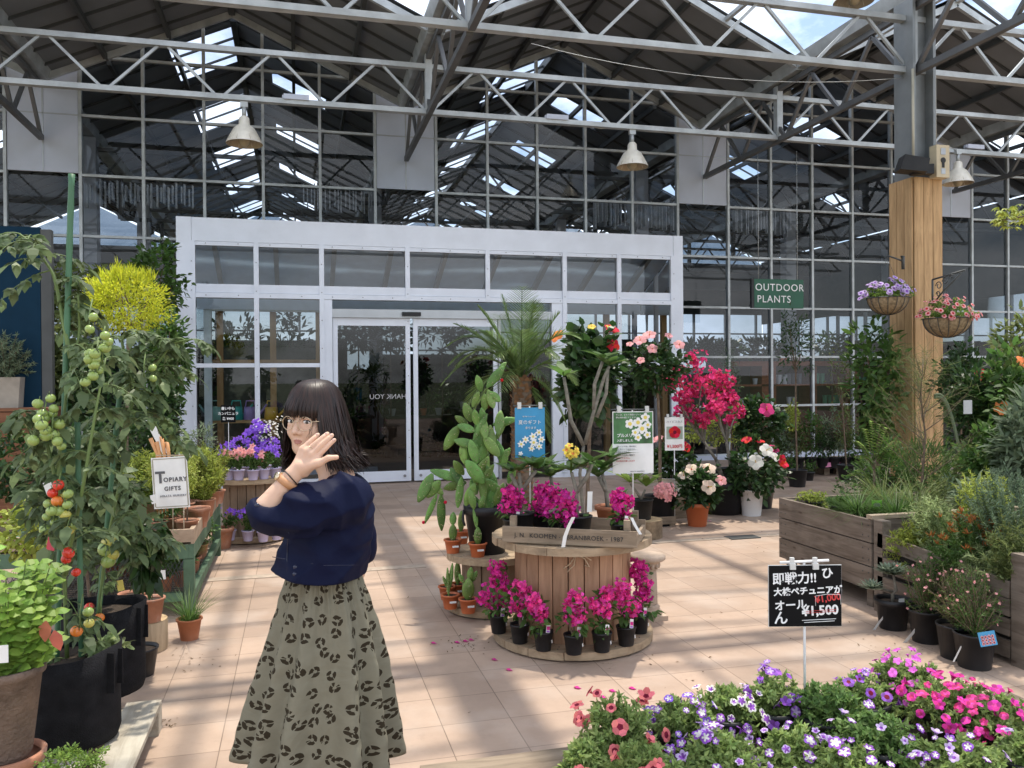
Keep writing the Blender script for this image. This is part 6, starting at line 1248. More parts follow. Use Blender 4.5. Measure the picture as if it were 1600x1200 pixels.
for x in np.arange(-wB, -.07, .03): m.tube([(x, .0, .16), (x+.12 if x+.12 < -.07 else -.07, .0, zt-.12)], .0015, 4); m.tube([(x, .0, zt-.12), (min(x+.12, -.07), .0, .16)], .0015, 4)
m.build('wire_mesh', darksteel, e)
def tpot(x, y, z, r_, h, label, plant=None, m=terra_old, group='terracotta pots on the green bench', name='terracotta_pot'):
    e = empty(name, (x, y, z), label, 'pot', group, rz=rng.random()*6); pot(e, r_, r_*.72, h, m, rim=r_*.1, n=28)
    if plant == 'std':   # small standard topiary
        s = MB().tube([(0, 0, h*.8), (rng.normal()*.01, 0, h+.12), (0, 0, h+.24)], .006, 6); s.build('stem', bark, e); f = MB(); crown(f, (0, 0, h+.3), (.10, .10, .10), 30, 26, .02, .009, rc=.4); f.build('foliage', G_lime, e)
    elif plant == 'dark': f = MB(); crown(f, (0, 0, h+.13), (.11, .11, .12), 26, 22, .035, .014, rc=.4); f.build('foliage', G_mid, e)
    elif plant == 'gold':
        f, s = MB(), MB(); d = norm(rng.normal(size=(80, 3))+[0, 0, .4]); tg = np.array([0, 0, h+.22])+d*np.array([.17, .17, .2])*(.55+.5*rng.random((80, 1))); sprays(f, tg, (0, 0, h*.8), 20, .035, .008, 0, 'strip', s, .002, 4); f.build('foliage', G_lime, e); s.build('stem', bark, e)
    elif plant == 'grass': f = MB(); blades(f, (0, 0, h*.8), 160, .22, .004, .9, bend=.6, rad=.04); f.build('foliage', G_mid, e)
    return e
zz = zt+.004; lbl = 'on the green bench'
def bp(a, zc): p = at(a, zc); return p[0], p[1]
for (a, zc, r_, h, pl, lb) in ((290, 5.82, .075, .12, 'std', 'wide rimmed terracotta pot with a clipped standard beside the sign stick'), (262, 5.95, .075, .12, 'dark', 'mossy terracotta pot behind the sign stick'), (307, 6.2, .085, .15, None, 'stacked rim terracotta pot at the right rim of the bench'), (240, 5.85, .08, .11, 'std', 'clipped little topiary in a pale pot left of the sign stick'), (205, 5.8, .08, .12, 'dark', 'terracotta pot with a dark bushy plant at the front left of the bench'),
                           (318, 6.7, .08, .14, 'gold', 'golden cypress in terracotta right of the topiary sign'), (304, 6.75, .08, .14, 'gold', 'golden cypress in terracotta directly behind the sign edge'), (328, 7.2, .08, .14, 'gold', 'furthest golden cypress at the right rim of the bench'), (285, 6.5, .08, .14, 'std', 'round clipped topiary behind the topiary sign'), (230, 6.6, .08, .14, 'gold', 'golden cypress left behind the topiary sign'), (200, 6.5, .09, .14, 'dark', 'dark bushy pot in the second row of the bench'), (335, 7.4, .08, .12, None, 'empty terracotta pot at the far corner of the bench'), (175, 6.1, .08, .13, 'gold', 'golden leaved little bush hidden by tomato leaves on the bench')):
    x, y = bp(a, zc); tpot(x, y, zz, r_, h, lb, pl)
for (a, zc, z, pl, lb) in ((300, 5.9, .145, 'dark', 'fern in a terracotta pot on the lower shelf of the green bench'), (313, 6.3, .145, 'grass', 'grassy pot on the lower shelf behind the fern'), (270, 5.7, .145, 'dark', 'leafy pot in shade on the lower wire shelf'), (325, 6.8, .145, 'dark', 'bushy pot at the far end of the lower shelf')):
    x, y = bp(a, zc); tpot(x-.08, y, z, .07, .12, lb, pl, group='pots on the lower shelf')
x, y = bp(345, 7.9); tpot(x, y, 0, .10, .2, 'plain terracotta pot on the tiles behind the green bench', None, group=None)
x, y = bp(292, 5.12); tpot(x, y, 0, .072, .13, 'lone terracotta pot with a spiky grass on the tiles before the green bench', 'grass', m=terra, group=None)
e = empty('log_stump', at(222, 4.92), 'short upright log carrying two old terracotta pots', 'log'); MB().lathe([(.125, 0), (.13, .02), (.128, .18)], n=28).build('bark_side', woodmat('split_log', (.48, .38, .26), .55, stretch=(8, 8, 1), knots=False), e); MB().disc((0, 0, .181), .127, 28).build('cut_face', logm, e)
x, y = bp(232, 4.88); tpot(x, y, .182, .075, .14, 'lime crusted terracotta pot on the right of the log stump', None, group='old pots on the log stump'); x, y = bp(203, 5.0); tpot(x, y, .182, .075, .14, 'reddish terracotta pot at the back of the log stump', None, group='old pots on the log stump'); x, y = bp(185, 4.85); tpot(x, y, .182, .075, .145, 'reddish terracotta pot with a yellow tag, left of the log stump', None, m=terra, group='old pots on the log stump')
# topiary sign
zc = 5.65; P = at(270, zc, .51); e = empty('topiary_sign', P, 'white framed paper sign reading TOPIARY GIFTS on a stick', 'sign', rz=yawd*1.3); w_ = 58/FPX*zc; z1 = PX(270, 714, zc)[2]-.51; z0 = PX(270, 794, zc)[2]-.51
tilt = empty('sign_card', (0, 0, 0), None, None); tilt.parent = e; tilt.rotation_euler = (0, R(-3.5), 0)
MB().bb(-w_/2, w_/2, 0, .003, z0, z1).build('sheet', pw, tilt); m = MB()
for (a0, a1, b0, b1) in ((-w_*.46, w_*.46, z1-.014, z1-.008), (-w_*.46, w_*.46, z0+.008, z0+.014)): m.bb(a0, a1, -.002, -.0005, b0, b1)
for s_ in (-1, 1): m.bb(s_*w_*.46-.004, s_*w_*.46+.004, -.0019, -.0006, z0+.0141, z1-.0141)
m.build('printed_border', mat('print_tan', (.35, .32, .25), .5), tilt); dk = mat('print_dark', (.10, .10, .11), .5)
hh = z1-z0; text('T', .11, dk, tilt, 'lettering', (-w_*.27, -.002, z0+hh*.60), bold=.0035); text('OPIARY', .042, dk, tilt, 'lettering', (w_*.14, -.002, z0+hh*.555), bold=.001, spacing=1.2); text('GIFTS', .040, dk, tilt, 'lettering', (w_*.05, -.002, z0+hh*.38), bold=.001, spacing=1.2); text('HIRATA NURSERY', .020, gtx, tilt, 'lettering', (w_*.06, -.002, z0+hh*.24), bold=.0004, spacing=1.2)
MB().tube([(-w_*.05, .008, 0), (-w_*.05, .008, z1)], .004, 6).tube([(w_*.25, .01, 0), (w_*.25, .01, z0+.05)], .004, 6).tube([(-w_*.5, .004, z1+.01), (w_*.5, .004, z1+.01)], .004, 6).build('stick', MATS['pale_rail'], e)
# hand tools behind the sign
zc = 5.9; 
for i, (a, b) in enumerate((((235, 685), (246, 710)), ((245, 690), (250, 712)), ((252, 682), (257, 708)), ((261, 690), (264, 712)))):
    tag(MB().tube([PX(*a, zc), PX(*b, zc), np.array([PX(252, 700, zc)[0]+(i-1.5)*.02, PX(252, 700, zc)[1], .52])], [.014, .012, .006], 8).build('tool_handle', mat('orange_wood', (.62, .30, .12), .5)), ['tool with orange wooden grip, leftmost behind the topiary sign', 'short orange tool grip, second behind the topiary sign', 'tall orange tool grip beside the pale saw', 'orange tool grip, rightmost behind the topiary sign'][i], 'hand tool', 'hand tools behind the sign')
m = MB(); a, b, c, d = PX(226, 656, zc), PX(238, 654, zc), PX(262, 708, zc), PX(254, 710, zc); n_ = np.array([.0, .006, 0]); m.add([a, b, c, d, a+n_, b+n_, c+n_, d+n_], np.array([[0, 1, 2, 3], [7, 6, 5, 4], [0, 4, 5, 1], [1, 5, 6, 2], [2, 6, 7, 3], [3, 7, 4, 0]])); tag(m.build('garden_saw', labelw), 'garden saw in a pale printed sleeve standing above the topiary sign', 'saw')
# bellflowers on the left reel
lil = mat('lilac_pot', (.50, .46, .66), .45, var=.05); BF = [('bell', (P_pur, P_lav))]; PK = [('bell', (P_pink, P_white))]
def bellfl(a, zc, z, label, fm, pr=.055, ph=.10, hh=.16, m=lil, fs=.05, n=9):
    P = at(a, zc, z); e = empty('bellflower', P, label, 'bellflower', 'bellflowers on the reel by the porch'); pot(e, pr, pr*.75, ph, m, rim=.007); f, s = MB(), MB(); k = 16; d = np.stack([rng.normal(size=k)*.05, rng.normal(size=k)*.05, ph+hh*(.5+.5*rng.random(k))], 1); sprays(f, d, (0, 0, ph*.8), 12, .026, .013, 0, 'oval', s, .002, 2); f.build('foliage', G_mid, e); s.build('stem', stemg, e)
    for i in range(n): t = d[i % k]+np.array([rng.normal()*.02, -.02, .02+.05*rng.random()]); put_flower(e, 'bell', fm, t, norm(np.array([rng.normal()*.6, -.8, .5])), fs*(.8+.4*rng.random()))
    return e
zr = .632
for i, (a, zc, fm, lb) in enumerate(((345, 8.2, (P_pur, P_lav), 'violet bellflower in the leftmost lilac pot on top of the reel'), (357, 8.1, (P_pink, P_white), 'whitish pink bellflower, second lilac pot in the front row'), (372, 8.07, (P_pink, P_white), 'pale pink bellflower, third lilac pot in the front row'), (394, 8.07, (P_pink, P_lav), 'pink and violet bellflower, fourth lilac pot in the front row'), (411, 8.15, (P_pur, P_lav), 'violet bellflower, fifth lilac pot in the front row'), (429, 8.25, (P_pur, P_lav), 'violet bellflower beside the raised sleeve'))): bellfl(a, zc, zr, lb, fm, n=10)
for i, (a, zc, lb) in enumerate(((364, 8.35, 'violet bellflower left in the back row of the reel'), (383, 8.35, 'violet bellflower in the middle of the back row'), (402, 8.4, 'violet bellflower right in the back row'), (420, 8.5, 'violet bellflower at the back beside the walker'))): bellfl(a, zc, zr, lb, (P_pur, P_lav), hh=.24, n=12)
e = bellfl(404, 8.45, zr+.14, 'raised terracotta pot with big violet and white bellflowers above the others', (P_pur, P_lav), pr=.085, ph=.14, hh=.20, m=terra, fs=.08, n=12); f = MB(); P0 = np.array(e.location); c = PX(418, 672, 8.45)-P0; o = rng.normal(size=(120, 3))*np.array([.09, .06, .07]); flowers(f, c+o, o+[0, -.1, .1], .02, 4, 0, .3, .9); f.build('white_sprays', P_white, e); e['label'] = 'raised terracotta pot with large violet bellflowers and tiny white sprays'; tag(MB().lathe([(.08, 0), (.07, .14), (.06, .14)], n=16).disc((0, 0, .139), .068, 16).build('upturned_pot', terra, None, (P0[0], P0[1], zr)), 'upturned pot lifting the terracotta pot of bellflowers', 'pot')
for (a, yb, lb) in ((357, 847, 'violet bellflower, leftmost on the base of the reel'), (385, 848, 'violet bellflower, middle one on the base of the reel'), (409, 849, 'violet bellflower, right one on the base of the reel'), (430, 846, 'violet bellflower at the right end of the reel base')):
    p = GP(a, yb-2, .058); p[1] += .04; e = bellfl(a, depth(p), .058, lb, (P_pur, P_lav), n=6, fs=.045)
zc = 8.15; P = at(356, zc, zr); e = empty('price_card', P, 'small black handwritten price card above the bellflowers', 'sign', 'price cards', rz=yawd); w_ = 23/FPX*zc; z1 = PX(356, 633, zc)[2]-P[2]; z0 = PX(356, 660, zc)[2]-P[2]
MB().bb(-w_/2, w_/2, 0, .003, z0, z1).build('card', chalk, e); MB().tube([(0, .006, 0), (0, .006, z0+.03)], .003, 5).build('stick', whitep, e); hh = z1-z0
for k, s_ in enumerate(('暑い中も', 'カンパニュラ', '各 ¥400')): text(s_, .034, cw, e, 'lettering', (0, -.002, z1-.035-k*.05), bold=.0006)
# small olive bush in front of the porch corner
shrub('olive_bush', 'small airy olive bush between the golden cypresses and the porch', 'shrub', 318, 7.6, (318, 690), (22, 26), (.04, .010), 40, 12, m=G_grey, pt=(.10, .2, terra), trunk=.008, base=.505)
# ---- grow bags with tomatoes
PALZ = .13
pe = GP(237, 1130, PALZ); pl_ = woodmat('white_pallet', (.50, .46, .38), .6, stretch=(9, 1.1, 9), dirt=.3)
e = empty('white_pallet', (pe[0]-1.15, 2.55, 0), 'whitewashed pallet under the black grow bags, one red painted block', 'pallet')
for k in range(6): MB().bb(k*.2, k*.2+.15 if k < 5 else 1.15, 0, 1.55, PALZ-.022, PALZ).build('deck_board', pl_, e)
for y in (.0, .72, 1.45): MB().bb(0, 1.15, y, y+.1, .0, .02).bb(0, 1.15, y, y+.1, PALZ-.045, PALZ-.024).build('cross_board', pl_, e)
for x in (0, .5, 1.05):
    for y in (.0, .72, 1.45): MB().bb(x, x+.1, y+.002, y+.098, .021, PALZ-.046).build('block', mat('red_block', (.5, .03, .03), .6) if (x > 1 and y == .72) else pl_, e)
felt = mat('black_felt', (.014, .014, .016), .95, 0, .3, 20, bump=.5, bscale=180, spec=.15)
def bag(a, zc, r_, h, label):
    P = at(a, zc, PALZ); e = empty('grow_bag', P, label, 'grow bag', 'black grow bags with tomatoes'); m = MB(); n = 48; th = np.linspace(0, 2*np.pi, n, endpoint=False); rings = []
    for (q_, z, wob) in ((.80, .0, 0), (.93, .012, .0), (.985, .05, .01), (.97, .25*h/.4, .02), (.99, .7*h, .025), (1.0, h, .035), (.97, h, .035), (.95, h*.85, .02)): rr = r_*(q_+wob*np.cos(3*th+a)+wob*.6*np.cos(7*th+1)); rings.append(np.stack([rr*np.cos(th), rr*np.sin(th), z+(.012*np.cos(2*th) if z >= h*.8 else 0*th)], 1))
    V = np.concatenate(rings); i = np.arange(n); j = (i+1) % n; F = np.concatenate([np.stack([k*n+i, k*n+j, (k+1)*n+j, (k+1)*n+i], 1) for k in range(len(rings)-1)]); m.add(V, F, 0, True).disc((0, 0, .002), r_*.8, 24, up=False); m.build('bag', felt, e); MB().disc((0, 0, h*.87), r_*.93, 24).build('soil', soil, e)
    for aa in (-2.9, -.35): c = np.array([math.cos(aa), math.sin(aa), 0])*r_*1.02; s_ = np.array([-math.sin(aa), math.cos(aa), 0]); m = MB(); m.beam(c-s_*.03+[0, 0, h*.97], c-s_*.03+[0, 0, h*.55], .03, .006, up=s_); m.beam(c+s_*.03+[0, 0, h*.97], c+s_*.03+[0, 0, h*.6], .03, .006, up=s_); m.build('strap', felt, e)
    return e
bag(106, 3.38, .187, .385, 'nearer black fabric grow bag of a tomato plant'); bag(158, 3.92, .185, .42, 'rear black fabric grow bag partly hidden by the nearer one')
def tomleaf(f, s, p, D, L_):
    D = norm(D); t = np.linspace(0, 1, 6)[:, None]; Q = p+D*L_*t+np.array([0, 0, -1.])*L_*.55*t**2; s.tube(Q, [.003, .0028, .0024, .002, .0016, .001], 4, cap=False); T_ = norm(np.gradient(Q, axis=0)); S_2 = norm(np.cross(T_, [0, 0, 1.]))
    for k, sz in ((1, .05), (2, .07), (3, .075), (4, .065)):
        for sg in (1, -1):
            d = S_2[k]*sg+T_[k]*.5+rng.normal(size=3)*.2+np.array([0, 0, -.35]); d = norm(d); w_ = sz*(.8+.4*rng.random()); nn = np.array([0, 0, 1.])+rng.normal(size=3)*.4
            f.leaves([Q[k]+d*.008], [d], [nn], w_, w_*.5, 0, 'oval', .35); b_ = norm(np.cross(d, nn)); f.leaves([Q[k]+d*w_*.35, Q[k]+d*w_*.35], [d+b_*.8, d-b_*.8], [nn, nn], w_*.5, w_*.28, 0, 'oval', .3)
    f.leaves([Q[5]], [T_[5]], [[0, 0, 1.]], .08, .045, 0, 'oval', .3)
tmG, tmR, tmO, tmY = (mat('tomato_green', (.28, .38, .10), .25, var=.1, spec=.6), G_tom), (mat('tomato_red', (.62, .035, .015), .2, var=.1, spec=.6), G_tom), (mat('tomato_orange', (.70, .20, .03), .2, spec=.6), G_tom), (mat('tomato_yellow', (.50, .46, .10), .25, spec=.6), G_tom)
def tomato_plant(foot, zc, label, stems, nleaf, fruits, stakes, Ls=.2, z0=.45):
    P = at(foot, zc, z0); e = empty('tomato_plant', P, label, 'tomato plant', 'tomato plants at the left'); f, s, v = MB(), MB(), MB()
    for st in stems:
        Q = np.array([PX(a, c, zc+d)-P for a, c, d in st]); k = 24; u = np.linspace(0, len(Q)-1, k); Q = np.stack([np.interp(u, np.arange(len(Q)), Q[:, i]) for i in range(3)], 1); Q[1:-1] = (Q[:-2]+2*Q[1:-1]+Q[2:])/4; v.tube(Q, np.linspace(.009, .004, k), 6)
        for i in np.linspace(0, k-1, int(nleaf*len(st)/4)).astype(int): a = rng.random()*6.28; tomleaf(f, s, Q[i], np.array([math.cos(a), math.sin(a)*.8, .35+rng.normal()*.25]), Ls*(.7+.5*rng.random())*(1 if i < k-3 else .6))
    f.build('foliage', G_tom, e); v.build('stem', stemg, e); s.build('leaf_stalk', stemg, e)
    for (a, c, r_, n, kinds) in fruits:
        cc = PX(a, c, zc-.14)-P; tr_ = MB(); tr_.tube([cc+[0, .05, .10], cc+[0, 0, .04], cc+[0, 0, -.05]], .003, 4); tr_.build('fruit_truss', stemg, e)
        for i in range(n):
            sz = .0215*r_*(.85+.3*rng.random()); o = np.array([rng.uniform(-1, 1)*.045*r_, rng.uniform(-1, 1)*.03, (.5-i/max(n-1, 1))*.028*n**.8]); put_flower(e, 'tom', kinds[i % len(kinds)], cc+o, norm(rng.normal(size=3)*.4+[0, 0, 1]), sz, 'tomato')
    for (a0, c0, a1, c1, r_) in stakes:
        m = MB(); A, B = PX(a0, c0, zc+.02)-P, PX(a1, c1, zc+.02)-P; k = 14; t = np.linspace(0, 1, k*3+1); m.tube([A*(1-x)+B*x for x in t], [r_*(1.12 if i % 3 == 0 else 1) for i in range(k*3+1)], 8); m.build('stake', mat('stake_green', (.055, .15, .075), .5), e)
    return e
tG = [tmG]
tomato_plant(100, 3.4, 'nearest tomato plant on the tallest green stake, with red and green fruit', [[(105, 1030, 0), (100, 880, 0), (90, 740, -.05), (105, 600, 0), (125, 520, .05), (122, 460, 0)], [(100, 900, 0), (130, 760, -.1), (150, 640, -.1), (165, 560, 0)], [(90, 760, 0), (60, 640, 0), (30, 660, .05)], [(110, 560, .0), (85, 430, .05), (55, 385, .1), (30, 365, .1)]], 13,
   [(70, 655, 1, 9, tG), (82, 672, 1, 7, tG), (92, 770, 1.1, 3, [tmR, tmR, tmO]), (100, 800, 1, 8, [tmG, tmY, tmG]), (84, 808, .9, 5, tG), (105, 880, 1, 4, [tmR, tmR, tmY]), (125, 973, 1, 3, [tmG, tmY, tmO]), (150, 570, .9, 7, tG), (160, 548, .9, 6, tG), (140, 505, .8, 2, tG)], [(109, 1050, 88, 700, .0), (88, 1050, 112, 272, .012), (128, 1050, 121, 660, .011)][1:])
tomato_plant(160, 3.9, 'rear tomato plant with a thick bare stem curving towards the porch', [[(150, 990, 0), (165, 860, 0), (190, 740, -.05), (205, 620, 0), (200, 560, 0)], [(190, 690, 0), (215, 600, .0), (245, 570, 0), (270, 535, 0), (300, 530, 0)], [(200, 640, 0), (235, 650, 0), (262, 690, 0)], [(165, 860, -.05), (215, 800, -.1), (235, 870, -.1)], [(200, 590, 0), (190, 530, 0), (215, 520, 0)]], 12,
   [(178, 862, 1.5, 4, [tmY, tmG]), (158, 955, 1, 2, [tmR, tmO]), (225, 583, .9, 2, tG), (150, 560, .9, 6, tG)], [(150, 1000, 194, 545, .012)])
shrub('tomato_bush', 'dark broad tomato foliage filling the space between the stakes', 'tomato plant', 130, 4.3, (130, 770), (78, 95), (.07, .045), 120, 13, m=G_tom, trunk=.01, rc=.25, base=.0, group='tomato plants at the left', droop=.5, pt=(.14, .2, black_p))
shrub('pepper_plant', 'pepper-like plant with dark curled leaves hanging in front of the log pots', 'plant', 212, 4.5, (226, 850), (24, 60), (.11, .05), 24, 9, m=G_dark, trunk=.008, rc=.3, base=.0, droop=.9, pt=(.1, .15, black_p))
e = shrub('stonecrop', 'trailing fleshy leaved plant at the rim of the grow bags', 'plant', 150, 3.46, (168, 1010), (26, 14), (.035, .022), 22, 8, m=G_pale, base=.48, trunk=.004, shape='round')
# mint in the big old pot at the left edge
P = at(2, 2.92, 0); zt2 = zat(1040, P); e = empty('mint_pot', P, 'large weathered clay pot of mint standing in a terracotta pedestal bowl, left edge', 'pot plant')
MB().lathe([(.085, 0), (.09, .03), (.075, .08), (.07, .2), (.10, .24), (.125, .255), (.13, .285), (.118, .29), (.11, .27)], n=32).build('pedestal_bowl', terra_old, e)
oldp = mat('mossy_clay', (.15, .105, .08), .95, 0, .35, 12, bump=.9, bscale=70, dirt=.6, dirtcol=(.26, .20, .16)); h0 = .272
MB().lathe([(.075, h0), (.085, h0+.02), (.118, zt2-.03), (.130, zt2-.028), (.133, zt2), (.118, zt2), (.112, zt2-.05)], n=32).build('pot', oldp, e); MB().disc((0, 0, zt2-.04), .113, 24).build('soil', soil, e)
f, s = MB(), MB(); cc = PX(30, 945, 2.92)-P; tg = cc+norm(rng.normal(size=(60, 3))+[0, 0, .2])*np.array([.17, .15, .24])*(.5+.5*rng.random((60, 1)))
for t in tg:
    t0 = np.array([rng.normal()*.04, rng.normal()*.04, zt2-.04]); k = 9; u = np.linspace(.2, 1, k)[:, None]; Q = t0*(1-u)+t*u; s.tube([t0, t], .002, 4, cap=False)
    for i in range(k): a = i*1.57+rng.random(); d = np.array([math.cos(a), math.sin(a), .35]); L_ = .052*(1.1-.35*i/k); f.leaves([Q[i], Q[i]], [d, d*[-1, -1, 1]], [[0, -.7, .8]]*2, L_, L_*.72, 0, 'oval', .3)
f.build('foliage', leafmat('leaf_mint', (.24, .38, .07), .5), e); s.build('stem', stemg, e); f = MB(); f.leaves([PX(85, 985, 2.85)-P, PX(72, 970, 2.85)-P], [[.2, 0, -1], [-.1, 0, -1]], [[-.2, -1, .2]]*2, .075, .045, 0, 'oval', .1); f.build('red_leaf', petal('leaf_red', (.45, .14, .09)), e)
MB().box((0, 0, 0), (.035, .002, .06)).build('plant_label', labelw, e, tuple(PX(4, 1022, 2.80)-P))
shrub('thyme', 'small fine leaved green herb at the bottom left corner on the pallet', 'herb', 112, 2.85, (112, 1196), (52, 26), (.014, .008), 60, 26, m=G_light, base=.13, trunk=.004, rc=.25)
shrub('variegated_bush', 'loose yellow green bush between the mint and the tomato stakes', 'shrub', 45, 4.6, (50, 830), (45, 50), (.05, .03), 45, 11, m=G_lime, trunk=.006, pt=(.1, .2, black_p), rc=.3)
for i, (a, c, zc) in enumerate(((80, 850, 3.9), (222, 800, 5.2), (188, 915, 4.7), (254, 898, 5.4), (76, 762, 3.9), (240, 780, 5.6), (150, 1035, 3.65))): e = MB().box((0, 0, 0), (.04, .002, .06)).build('name_card', [mat('card_red', (.5, .05, .08), .5), labelw, mat('card_yellow', (.6, .5, .1), .5), labelw, labelw, labelw, labelw][i], None, PX(a, c, zc)); e.rotation_euler = (0, R(rng.uniform(-25, 25)), R(-20)); tag(e, ['red backed plant card beside the near tomato stake', 'white plant card left of the topiary sign', 'yellow diamond tag above the log pots', 'pale tag under the green bench rim', 'pale torn tag behind the tomato stakes', 'round white tag at the bench front', 'clear plant label in the grow bag'][i], 'plant tag', 'plant tags at the left')
# ================================================================== THE WALKER
WZ = 2.8; WS = WZ/FPX
WO = at(490, WZ, 0)
def UV_(pxx, pyy, w=0.0):      # local: x right of view, y away from viewer, z up; w = nearer to the viewer
    k = (WZ-w)/FPX; return np.array([(pxx-800)*k-(490-800)*WS, -w, CH-(pyy-592.5)*k])
person = empty('person', WO, 'dark haired woman in navy blouse and leopard print skirt, hand raised to her face', 'person', rz=-YAW)
def sd_cap(P, a, b, ra, rb):
    a = np.asarray(a); b = np.asarray(b); pa = P-a; ba = b-a; h = np.clip((pa@ba)/(ba@ba), 0, 1); return np.linalg.norm(pa-h[..., None]*ba, axis=-1)-(ra+(rb-ra)*h)
def sd_ell(P, c, r, M=None):
    q = P-np.asarray(c)
    if M is not None: q = q@M
    r = np.asarray(r); k0 = np.linalg.norm(q/r, axis=-1); k1 = np.linalg.norm(q/(r*r), axis=-1); return k0*(k0-1)/np.maximum(k1, 1e-6)
def smin(a, b, k): h = np.clip(.5+.5*(b-a)/k, 0, 1); return b*(1-h)+a*h-k*h*(1-h)
def grid_mesh(fn, lo, hi, h):
    lo = np.array(lo, float); n = np.ceil((np.array(hi)-lo)/h).astype(int)+1
    ax = [lo[i]+h*np.arange(n[i]) for i in range(3)]; G = np.stack(np.meshgrid(*ax, indexing='ij'), -1)
    D = np.empty(G.shape[:3])
    for i in range(0, n[0], 16): D[i:i+16] = fn(G[i:i+16])
    S = D < 0; cell = np.zeros(tuple(n-1), int); acc = np.zeros(tuple(n-1)+(3,)); cnt = np.zeros(tuple(n-1))
    sl = lambda o: tuple(slice(o[k], n[k]-1+o[k]) for k in range(3))
    cor = [(i, j, k) for i in (0, 1) for j in (0, 1) for k in (0, 1)]
    for a in cor:
        for ax_ in range(3):
            if a[ax_]: continue
            b = list(a); b[ax_] = 1; b = tuple(b); da, db = D[sl(a)], D[sl(b)]; m = (da < 0) != (db < 0); t = np.where(m, da/np.where(m, da-db, 1), 0)
            p = np.array(a, float)+t[..., None]*(np.array(b)-np.array(a)); acc += np.where(m[..., None], p, 0); cnt += m
    act = cnt > 0; idx = -np.ones(act.shape, int); idx[act] = np.arange(act.sum()); ijk = np.stack(np.nonzero(act), 1)
    V = lo+h*(ijk+acc[act]/cnt[act][:, None]); F = []
    for ax_ in range(3):
        u, v = [(1, 2), (2, 0), (0, 1)][ax_]; s0 = [slice(None)]*3; s1 = [slice(None)]*3; s0[ax_] = slice(0, -1); s1[ax_] = slice(1, None)
        c0, c1 = S[tuple(s0)], S[tuple(s1)]; e = np.stack(np.nonzero(c0 != c1), 1); ok = (e[:, u] > 0) & (e[:, v] > 0) & (e[:, u] < n[u]-1) & (e[:, v] < n[v]-1); e = e[ok]
        du = np.zeros(3, int); du[u] = 1; dv_ = np.zeros(3, int); dv_[v] = 1; g = lambda q: idx[q[:, 0], q[:, 1], q[:, 2]]
        q = np.stack([g(e-du-dv_), g(e-dv_), g(e), g(e-du)], 1); flip = ~c0[e[:, 0], e[:, 1], e[:, 2]]; q[flip] = q[flip][:, ::-1]; F.append(q)
    return V, np.concatenate(F)
# head frame: face turned ~32 deg to the viewer's left, slightly tilted
hc = UV_(489, 655, 0.0); yw = R(23)
hf = np.array([-math.sin(yw), -math.cos(yw), -.03]); hf /= np.linalg.norm(hf); hu = norm(np.array([.03, .0, 1.])-hf*(np.array([.03, 0, 1.])@hf)); hr = np.cross(hf, hu)   # hr: towards the viewer's right of the face -> her left ... orthonormal
HM = np.stack([-hr, hf, hu], 1)      # columns: side(+ = picture right), front, up
def H(s, f, u): return hc+HM@np.array([s, f, u])
def face(P):
    Q = (P-hc)@HM
    d = sd_ell(Q, (0, -.012, .035), (.074, .092, .092))                                   # skull
    d = smin(d, sd_ell(Q, (0, .022, -.035), (.058, .066, .080)), .035)                       # lower face
    d = smin(d, sd_cap(Q, (0, .058, -.098), (0, .060, -.094), .020, .020), .03)             # chin
    for s in (-1, 1):
        d = smin(d, sd_ell(Q, (s*.036, .052, -.030), (.024, .026, .026)), .02)               # cheeks
        d = smin(d, sd_cap(Q, (s*.056, .0, -.055), (s*.03, .045, -.09), .012, .012), .03)    # jaw
        e_ = sd_ell(Q, (s*.031, .088, .004), (.019, .012, .011)); d = -smin(-d, e_, .010)      # sockets
        d = smin(d, sd_ell(Q, (s*.031, .074, .013), (.018, .012, .007)), .008)               # brow / lid
        d = smin(d, sd_ell(Q, (s*.031, .073, -.007), (.016, .010, .006)), .008)
        d = smin(d, sd_ell(Q, (s*.072, -.005, -.012), (.008, .016, .028)), .008)             # ear
    d = smin(d, sd_cap(Q, (0, .080, .008), (0, .100, -.030), .006, .0095), .010)              # nose
    for s in (-1, 1): d = smin(d, sd_ell(Q, (s*.011, .088, -.035), (.0085, .009, .0075)), .006)
    d = smin(d, sd_ell(Q, (0, .080, -.0590), (.018, .011, .0052)), .005); d = smin(d, sd_ell(Q, (0, .079, -.0685), (.015, .011, .0062)), .005)
    c = sd_ell(Q, (0, .095, -.0632), (.017, .008, .0018)); d = -smin(-d, c, .003)
    return d
nb = UV_(520, 722, 0.0); sh = UV_(538, 770, .10); el = UV_(413, 794, .215); wr_ = UV_(456, 741, .20)
